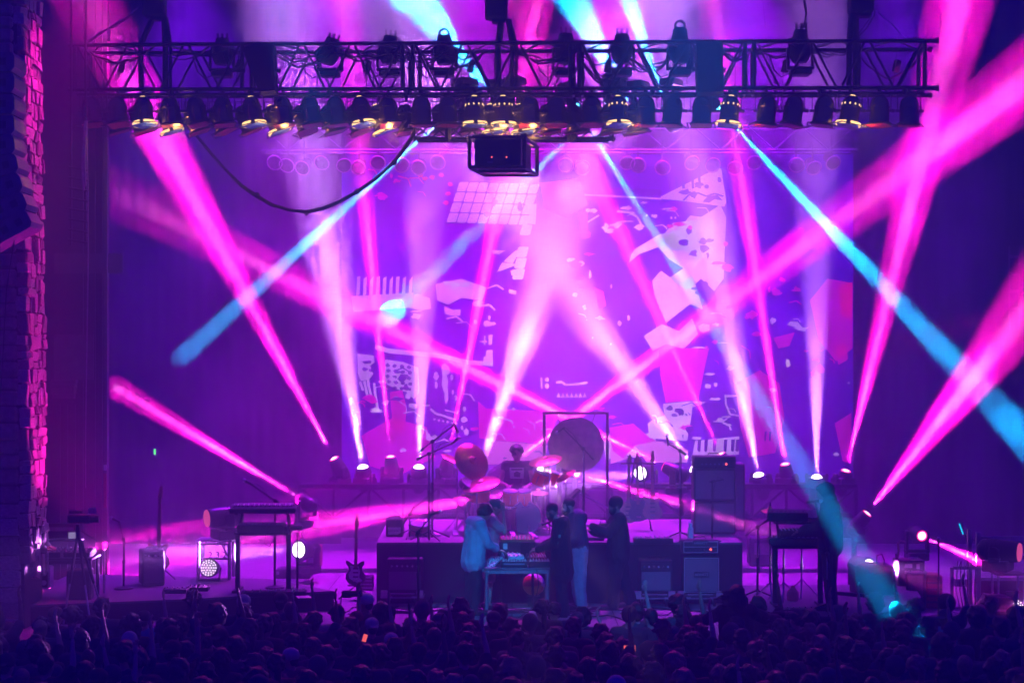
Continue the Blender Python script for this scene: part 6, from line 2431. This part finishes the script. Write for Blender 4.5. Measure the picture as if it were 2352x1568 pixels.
MB().tube([(-.05, 0, .08), (-.05, 0, .14), (.06, 0, .14), (.06, 0, .08)], .012).build('top_handle', M.black, cmm)
MB().bar((.02, .03, .14), (.02, .03, .25), .004).build('aerial', M.black, cmm)
# f: hooded keyboard player, facing -x
J = pose(che=(0, -.02, 1.31), nek=(0, -.03, 1.47), hed=(0, -.09, 1.62), pit=.12, elL=(.24, -.14, 1.13), wrL=(.15, -.38, 1.10), elR=(-.24, -.12, 1.13), wrR=(-.14, -.38, 1.08), hdL=(0, -.9, -.2), hdR=(0, -.9, -.2))
pf = F(1908, 1400, DZ)
of = person('tall person in a dark hooded jacket singing at the round deck keyboards', pf, -PI / 2 - .25, J, M.skin, hood, brownt, 'mop', M.hair, sleeve=1.0, hem=.06, loose=.055, seed=6, tloose=.03, scale=1.03)
hb_ = MB()
Hm = head_matrix(J)
hb_.ell(Hm @ Vector((0, .045, .03)), (.112, .115, .125), 16, 12)
hb_.ell(Hm @ Vector((0, .07, -.10)), (.13, .10, .10), 14, 10)
put('hood', remesh(hb_, 'hood', hood, .014, 3, .004), of)
mc = thing('microphone', 'handheld style microphone at the lips of the hooded player', 'microphone', W(1884, 1150, pf.y - CY))
MB().bar((-.2, 0, -.02), (-.02, 0, .0), .014, .02).build('handle', M.black, mc)
MB().ell((.01, 0, .0), (.032, .028, .028), 10, 8).build('grille', M.steel, mc)
# g: technician by the pillar, facing +x
J = pose(hed=(0, -.05, 1.60), pit=.25, elL=(.23, -.12, 1.13), wrL=(.12, -.34, 1.10), elR=(-.23, -.10, 1.12), wrR=(-.10, -.34, 1.08))
person('dark figure standing in profile at the electronics table by the stone pillar', (XF(52, 24.7), CY + 24.7, 0), PI / 2 + .05, J, M.skin, dark, darkt, 'mop', M.hair, sleeve=1.0, hem=.03, loose=.045, seed=7, tloose=.03, scale=1.0)
# h: drummer, seated, facing the audience
zs = -.42
J = pose(pel=(0, 0, .56), che=(0, -.05, .92), nek=(0, -.06, 1.08), hed=(0, -.10, 1.22), pit=.25, shR=(-.185, -.04, 1.03), shL=(.185, -.04, 1.03), elR=(-.28, -.10, .76), wrR=(-.16, -.34, .74), elL=(.28, -.08, .76), wrL=(.17, -.33, .72),
         hiR=(-.10, -.02, .54), knR=(-.20, -.42, .52), anR=(-.2, -.38, .10), hiL=(.10, -.02, .54), knL=(.22, -.42, .52), anL=(.22, -.36, .10), hdR=(.2, -.9, 0), hdL=(-.2, -.9, 0))
od = person('curly-haired drummer in a dark sleeveless printed shirt seated behind the kit', (XF(1187, KD + .45), CY + KD + .45, RZ), 0, J, M.skin2, dark, darkt, 'curly', M.hair, sleeve=.06, hem=.0, loose=.024, seed=8)
od.scale = (1.05, 1.05, 1.05)
b = MB()
b.prism([(-.11, .84), (.11, .84), (.12, 1.02), (-.12, 1.02)], -.215, -.209)
pt = b.build('shirt_print', M.ivory, od, smooth=False)
b = MB()
b.prism([(-.04, .87), (.05, .86), (.06, .93), (0, .96), (-.05, .93)], -.220, -.216)
b.prism([(-.09, .975), (.09, .975), (.09, 1.0), (-.09, 1.0)], -.220, -.216)
tag(put('print_mark', b.mesh('print_mark', M.matte, False), pt), kind='stuff')
for s in (-1, 1):
    stk = thing('drumstick', 'wooden drumstick in the drummer hand on the %s side' % ('pillar' if s < 0 else 'gong'), 'drumstick', od.matrix_basis @ Vector((s * .165, -.40, .735)))
    MB().bar((0, .05, 0), (-s * .12, -.32, .05), .008, .005).build('stick', M.wood, stk)

# ------------------------------------------------------------------ the crowd
PIT = -1.08
up1 = dict(elR=(-.30, -.05, 1.62), wrR=(-.26, -.10, 1.90), hdR=(.1, 0, 1), curlR=.4)
both = dict(elR=(-.33, -.10, 1.58), wrR=(-.26, -.14, 1.86), hdR=(.1, 0, 1), elL=(.33, -.08, 1.58), wrL=(.25, -.12, 1.86), hdL=(-.1, 0, 1), curlL=.3, curlR=.3)
phon = dict(elR=(-.22, -.26, 1.42), wrR=(-.09, -.38, 1.60), hdR=(.1, 0, 1), elL=(.22, -.26, 1.42), wrL=(.08, -.38, 1.60), hdL=(-.1, 0, 1), curlL=1.2, curlR=1.2)
POSES = {'down': pose(), 'bent': pose(elR=(-.24, -.08, 1.14), wrR=(-.15, -.30, 1.2), elL=(.24, -.06, 1.13), wrL=(.2, -.28, 1.05)), 'up': pose(**up1), 'both': pose(**both), 'phone': pose(**phon)}
VX = .026
CB = {k: body_mesh(J, M.skin, VX) for k, J in POSES.items()}
CS = {k: shirt_mesh(J, dark, .42 if k in ('up', 'phone') else (.9 if k == 'bent' else .4), .02, .026, .03) for k, J in POSES.items()}
CT = trouser_mesh(POSES['down'], darkt, .02, 1.0, .032)
HK = {}
for k in ('short', 'mop', 'curly', 'long', 'bun', 'pony', 'crop', 'beard'):
    HK[k] = [hair_mesh(POSES['down'], k, M.hair, sd, .0125, True) for sd in ((3, 9, 14) if k in ('short', 'long', 'curly', 'mop') else (5,))]
HK['cap'] = [cap_mesh(POSES['down'], M.matte)]
HK['back'] = [cap_mesh(POSES['down'], M.matte, back=True)]
HK['beanie'] = [cap_mesh(POSES['down'], M.matte, brim=False, beanie=True)]
TOPS = [mat('crowd_' + n_, c_, .9, 0, .2, 10) for n_, c_ in (('black', (.015, .015, .018)), ('navy', (.02, .025, .06)), ('grey', (.08, .08, .085)), ('maroon', (.09, .015, .02)), ('white', (.45, .44, .43)), ('olive', (.05, .055, .03)))]
orange = mat('orange_shirt', (.6, .16, .04), .9)
tealj = mat('teal_shirt_crowd', (.05, .45, .45), .9)
SK = (M.skin, M.skin2, M.skin3)
HC = (M.hair, M.hair, M.hair2, M.hair, M.hair, M.hair2, M.hair, M.hair3, M.hair2, M.hair)
rp = random.Random(21)
HAIRWORD = {'short': 'short tousled hair', 'mop': 'thick mop of hair', 'curly': 'curly hair', 'long': 'long loose hair', 'bun': 'hair tied in a top bun', 'pony': 'a ponytail', 'crop': 'close-cropped hair', 'beard': 'a beard and short hair',
            'cap': 'a peaked cap', 'back': 'a cap turned backwards', 'beanie': 'a knitted beanie'}


def crowd_person(px, D, hair, arms, label, top=None, skin=None, hairm=None, rz=None, group=None, capm=None, scale=None, lift=0.0):
    x = XF(px, D)
    rz = rz if rz is not None else PI + rp.gauss(0, .28)
    o = put('person', CB[arms], None, (x, CY + D, PIT + lift), (0, 0, rz), skin or rp.choice(SK))
    s = scale or rp.uniform(.93, 1.04)
    o.scale = (s, s, s)
    tag(o, label, 'person', group)
    put('shirt', CS[arms], o, None, None, top or rp.choice(TOPS[:4] + TOPS[:3]))
    put('trousers', CT, o)
    me = rp.choice(HK[hair])
    hs_ = rp.uniform(1.0, 1.2)
    hd = put('hair' if hair not in ('cap', 'back', 'beanie') else 'cap', me, o, None, (rp.uniform(-.0, .0), 0, 0), capm if hair in ('cap', 'back', 'beanie') and capm else (hairm or (rp.choice(HC) if hair not in ('cap', 'back', 'beanie') else rp.choice(TOPS))))
    if hair in ('cap', 'back'):
        put('hair', HK['crop'][0], o)
    else:
        hd.scale = (hs_, hs_, hs_)
        hd.location = Vector(hd.location) - Vector((0, -.03, 1.61)) * (hs_ - 1) + Vector((0, .0, .0))
    return o


# those the picture lets one point at: (px, depth, hair, arms, label, options)
NAMED = [
    (893, 22.3, 'cap', 'down', 'spectator in an orange shirt and dark cap at the stage lip', dict(top=orange, capm=M.matte, rz=-PI / 2 - .2, skin=M.skin)),
    (842, 22.4, 'cap', 'down', 'spectator in a white cap looking toward the far side of the stage', dict(capm=M.white, rz=-PI / 2 - .5)),
    (820, 22.0, 'cap', 'down', 'spectator in a red cap beside the white cap at the stage lip', dict(capm=M.red, rz=PI + .9, top=TOPS[3])),
    (775, 22.2, 'short', 'up', 'photographer in a pale shirt lifting a camera over the stage edge', dict(top=TOPS[4], rz=PI - .5, lift=-.12)),
    (722, 21.3, 'short', 'up', 'spectator with a bare arm raised beside the photographer', dict(rz=PI - .1)),
    (405, 21.6, 'short', 'up', 'spectator raising a hand in front of the low deck corner', dict()),
    (330, 21.9, 'cap', 'up', 'spectator in a teal sleeve reaching a cyan-lit arm up by the tripod', dict(top=tealj, capm=M.matte)),
    (498, 21.2, 'mop', 'both', 'spectator with both hands over the head before the numbered tower', dict()),
    (560, 21.8, 'short', 'down', 'spectator with side-lit short hair under the keyboard stand', dict(rz=PI + .8)),
    (628, 21.4, 'long', 'up', 'spectator with a bare arm high against the keyboard stand foot', dict()),
    (668, 21.9, 'crop', 'up', 'spectator waving a hand near the pad stand', dict()),
    (445, 22.1, 'short', 'down', 'tall spectator standing against the low deck front', dict(scale=1.07)),
    (235, 22.0, 'bun', 'down', 'spectator with a tall bun silhouetted under the tripod', dict()),
    (126, 22.2, 'cap', 'down', 'spectator in a cap beneath the open-fronted case', dict(rz=PI - .6)),
    (165, 21.4, 'curly', 'down', 'curly-haired spectator just below the tripod legs', dict(hairm=M.hair2)),
    (1062, 21.2, 'long', 'down', 'spectator with long brown hair before the dark floor monitor', dict(hairm=M.hair2)),
    (970, 22.0, 'beanie', 'down', 'spectator in a hooded top at the foot of the lone mic stand', dict()),
    (1196, 20.2, 'long', 'down', 'spectator with a wide fall of long hair below the gear table', dict(hairm=M.hair2)),
    (1010, 20.7, 'back', 'down', 'spectator in a flat brimmed hat below the floor monitor', dict(capm=TOPS[2])),
    (1340, 22.2, 'mop', 'phone', 'spectator holding a small camera up near the navy-jacketed man', dict()),
    (1445, 21.7, 'beanie', 'down', 'spectator in a striped knitted hat under the cameraman shoes', dict(capm=TOPS[3])),
    (1496, 21.9, 'crop', 'down', 'bald spectator with spectacles below the plain grey amplifier', dict(skin=M.skin2, rz=PI + .5)),
    (1522, 20.2, 'short', 'up', 'spectator pointing one arm upward below the grey cabinet', dict()),
    (1430, 19.6, 'mop', 'phone', 'spectator filming with a red-screened phone in the middle of the crowd', dict()),
    (1570, 21.4, 'long', 'up', 'spectator reaching a bare arm sideways next to the raised rider', dict(rz=PI + .3)),
    (1830, 21.6, 'cap', 'down', 'spectator in a cap under the hooded player keyboards', dict(rz=PI + .4)),
    (1862, 21.2, 'short', 'up', 'spectator waving a fist below the round deck', dict()),
    (2082, 21.0, 'curly', 'down', 'spectator with tousled locks in the cyan beam', dict(hairm=M.hair)),
    (2170, 21.9, 'back', 'down', 'spectator in a backwards cap beside the round-headed mic stand', dict(top=tealj, rz=PI - .7, capm=TOPS[1])),
    (2300, 20.4, 'short', 'up', 'spectator with a dark hand raised near the sloping monitor', dict()),
    (2245, 20.9, 'mop', 'down', 'big-haired spectator below the rack frame', dict(scale=1.05)),
    (1390, 19.2, 'long', 'up', 'spectator with a thin arm lifted straight up mid crowd', dict()),
    (670, 19.1, 'cap', 'down', 'spectator in a pink-lit cap behind the keyboard stand crowd', dict(capm=TOPS[4], rz=PI + 1.0)),
    (1545, 18.0, 'curly', 'down', 'spectator with a round head of curls near the lower picture edge', dict()),
    (1000, 17.6, 'long', 'down', 'spectator with sleek pink-lit long hair at the lower picture edge', dict(hairm=M.hair3)),
]
occ = []
for px, D, hair, arms, lab, kw in NAMED:
    crowd_person(px, D, hair, arms, lab, **kw)
    occ.append((XF(px, D), CY + D))
# camera in the photographer's hand and the phone
pc = thing('handheld_camera', 'black stills camera held aloft at the stage edge by the photographer', 'camera', W(797, 1372, 22.25))
MB().box((0, 0, .05), (.14, .08, .10), None, .015).build('body', M.plastic, pc)
MB().bar((.02, -.02, .05), (.20, -.06, .07), .04, .045, 12).build('lens', M.black, pc)
MB().tube([(-.07, 0, .03), (-.09, 0, -.12), (-.02, 0, -.2)], .008).build('strap', M.rubber, pc)
ph = thing('phone', 'phone with a red screen held up in the middle of the crowd', 'phone', W(1446, 1488, 19.35))
MB().box((0, 0, 0), (.15, .01, .08), None, .004).build('case', M.plastic, ph)
MB().box((0, -.006, 0), (.135, .003, .07)).build('screen', M.phone, ph)
ph2 = thing('phone', 'small orange-lit phone glowing low in the crowd below the white cap', 'phone', W(838, 1464, 19.9))
MB().box((0, 0, 0), (.06, .01, .11), (0, .3, 0), .004).build('case', M.plastic, ph2)
MB().box((0, -.007, 0), (.05, .003, .09), (0, .3, 0)).build('screen', M.phone, ph2)
# person riding on shoulders, hair blowing
J = pose(hed=(0, -.02, 1.61), elR=(-.42, -.12, 1.30), wrR=(-.68, -.20, 1.36), hdR=(-1, 0, .05), elL=(.42, -.1, 1.28), wrL=(.62, -.16, 1.15), hdL=(.9, 0, -.3),
         knR=(-.17, -.40, .86), anR=(-.16, -.36, .45), knL=(.17, -.40, .86), anL=(.16, -.36, .45))
cr = person('person with wind-blown hair riding on shoulders above the crowd, arms spread', (XF(1692, 20.6), CY + 20.6, PIT + .42), PI + .1, J, M.skin, dark, darkt, 'flying', M.hair2, sleeve=.9, hem=.03, loose=.03, seed=12)
crowd_person(1692, 20.45, 'short', 'bent', 'broad spectator carrying the wind-haired rider', rz=PI + .1)
occ.append((XF(1692, 20.5), CY + 20.5))
# the rest, row by row
MARKS = ((30, 'stone pillar'), (90, 'dark technician'), (180, 'camera tripod'), (284, 'angled mic stand'), (340, 'rounded amplifier'), (410, 'flat pedalboard'), (480, 'numbered tower'),
         (545, 'keyboard stand leg'), (604, 'two-tier keyboards'), (683, 'pad stand'), (740, 'road case'), (817, 'lone guitar'), (925, 'violet-grilled amplifier'), (1020, 'floor monitor'),
         (1090, 'teal-shirted person'), (1187, 'gear table'), (1240, 'beach ball'), (1290, 'table singer'), (1340, 'navy-jacketed person'), (1420, 'camera operator'), (1507, 'plain amplifier'),
         (1612, 'lettered cabinet'), (1692, 'raised rider'), (1770, 'splash cymbal'), (1840, 'chrome tripod'), (1905, 'hooded player'), (2000, 'boxy monitor'), (2087, 'equipment rack'),
         (2155, 'round-headed microphone'), (2217, 'rack frame'), (2320, 'outward moving head'))
HAIRADJ = {'short': 'tousle-haired', 'mop': 'mop-haired', 'curly': 'curly-haired', 'long': 'long-haired', 'bun': 'top-bunned', 'pony': 'ponytailed', 'crop': 'crop-haired', 'beard': 'bearded',
           'cap': 'peak-capped', 'back': 'backwards-capped', 'beanie': 'beanie-wearing'}
USED = {}
ROWS = 'one two three four five six seven eight nine ten eleven twelve thirteen'.split()
kinds = ('short', 'short', 'mop', 'curly', 'long', 'long', 'bun', 'pony', 'crop', 'beard', 'cap', 'back', 'beanie', 'mop', 'short')
CNT = {}
D = 22.3
row = 0
while D > 16.2:
    half = 1176 * D / FW + .25
    x = -half + rp.uniform(0, .3)
    while x < half:
        y = CY + D + rp.uniform(-.16, .16)
        px = CX + x * FW / (y - CY)
        skip = row == 0 and (900 < px < 1430 or 1560 < px < 1960) and rp.random() < .55
        if not skip and all((x - a) ** 2 + (y - c) ** 2 > .16 for a, c in occ):
            hr = rp.choice(kinds)
            u_ = rp.random()
            arms = 'up' if u_ < .11 else ('phone' if u_ < .14 else 'bent' if u_ < .28 else 'down')
            mk = min(MARKS, key=lambda q: abs(q[0] - px))[1]
            lab = '%s spectator%s in crowd row %s, below the %s' % (HAIRADJ[hr], {'up': ' with one arm up', 'phone': ' with both hands raised', 'bent': '', 'down': ''}[arms], ROWS[row], mk)
            if lab in USED:
                lab = 'second ' + lab
            USED[lab] = 1
            crowd_person(px, y - CY, hr, arms, lab, group='crowd of spectators packed before the stage')
            occ.append((x, y))
        x += rp.uniform(.44, .60)
    D -= .54
    row += 1

bpy.data.scenes.remove(WORK)
# leads, tape and paper on the boards
rl_ = random.Random(33)
for i in range(9):
    x0 = rl_.uniform(780, 1700)
    pts = []
    for k in range(9):
        pts.append(F(x0 + k * rl_.uniform(10, 26), 1402 + rl_.uniform(-4, 4) + 8 * math.sin(k * .9 + i), .010 + .001 * i))
    mk = min(MARKS, key=lambda q: abs(q[0] - x0))[1]
    cable_run('thin dark lead snaking over the boards from near the %s, strand %s' % (mk, ROWS[i]), pts, .008)
for i, (x, y) in enumerate(((800, 1415), (1010, 1425), (1340, 1418), (1470, 1408), (1640, 1418), (880, 1408))):
    q = F(x, y, 0)
    mk = min(MARKS, key=lambda q_: abs(q_[0] - x))[1]
    t = thing('tape_mark', 'short pale strip of tape on the boards below the %s' % mk, 'tape', q + Vector((0, 0, .003)), rl_.uniform(-.6, .6))
    MB().box((0, 0, 0), (.16, .045, .004)).build('strip', M.ivory, t, smooth=False)
for i, (x, y) in enumerate(((590, 1362), (700, 1368), (1850, 1412), (420, 1352))):
    q = F(x, y, DZ)
    mk = min(MARKS, key=lambda q_: abs(q_[0] - x))[1]
    t = thing('set_list', 'white paper set list lying on the deck below the %s' % mk, 'paper', q + Vector((0, -.12, .004)), rl_.uniform(-.6, .6))
    MB().box((0, 0, 0), (.21, .29, .004)).build('sheet', M.ivory, t, smooth=False)
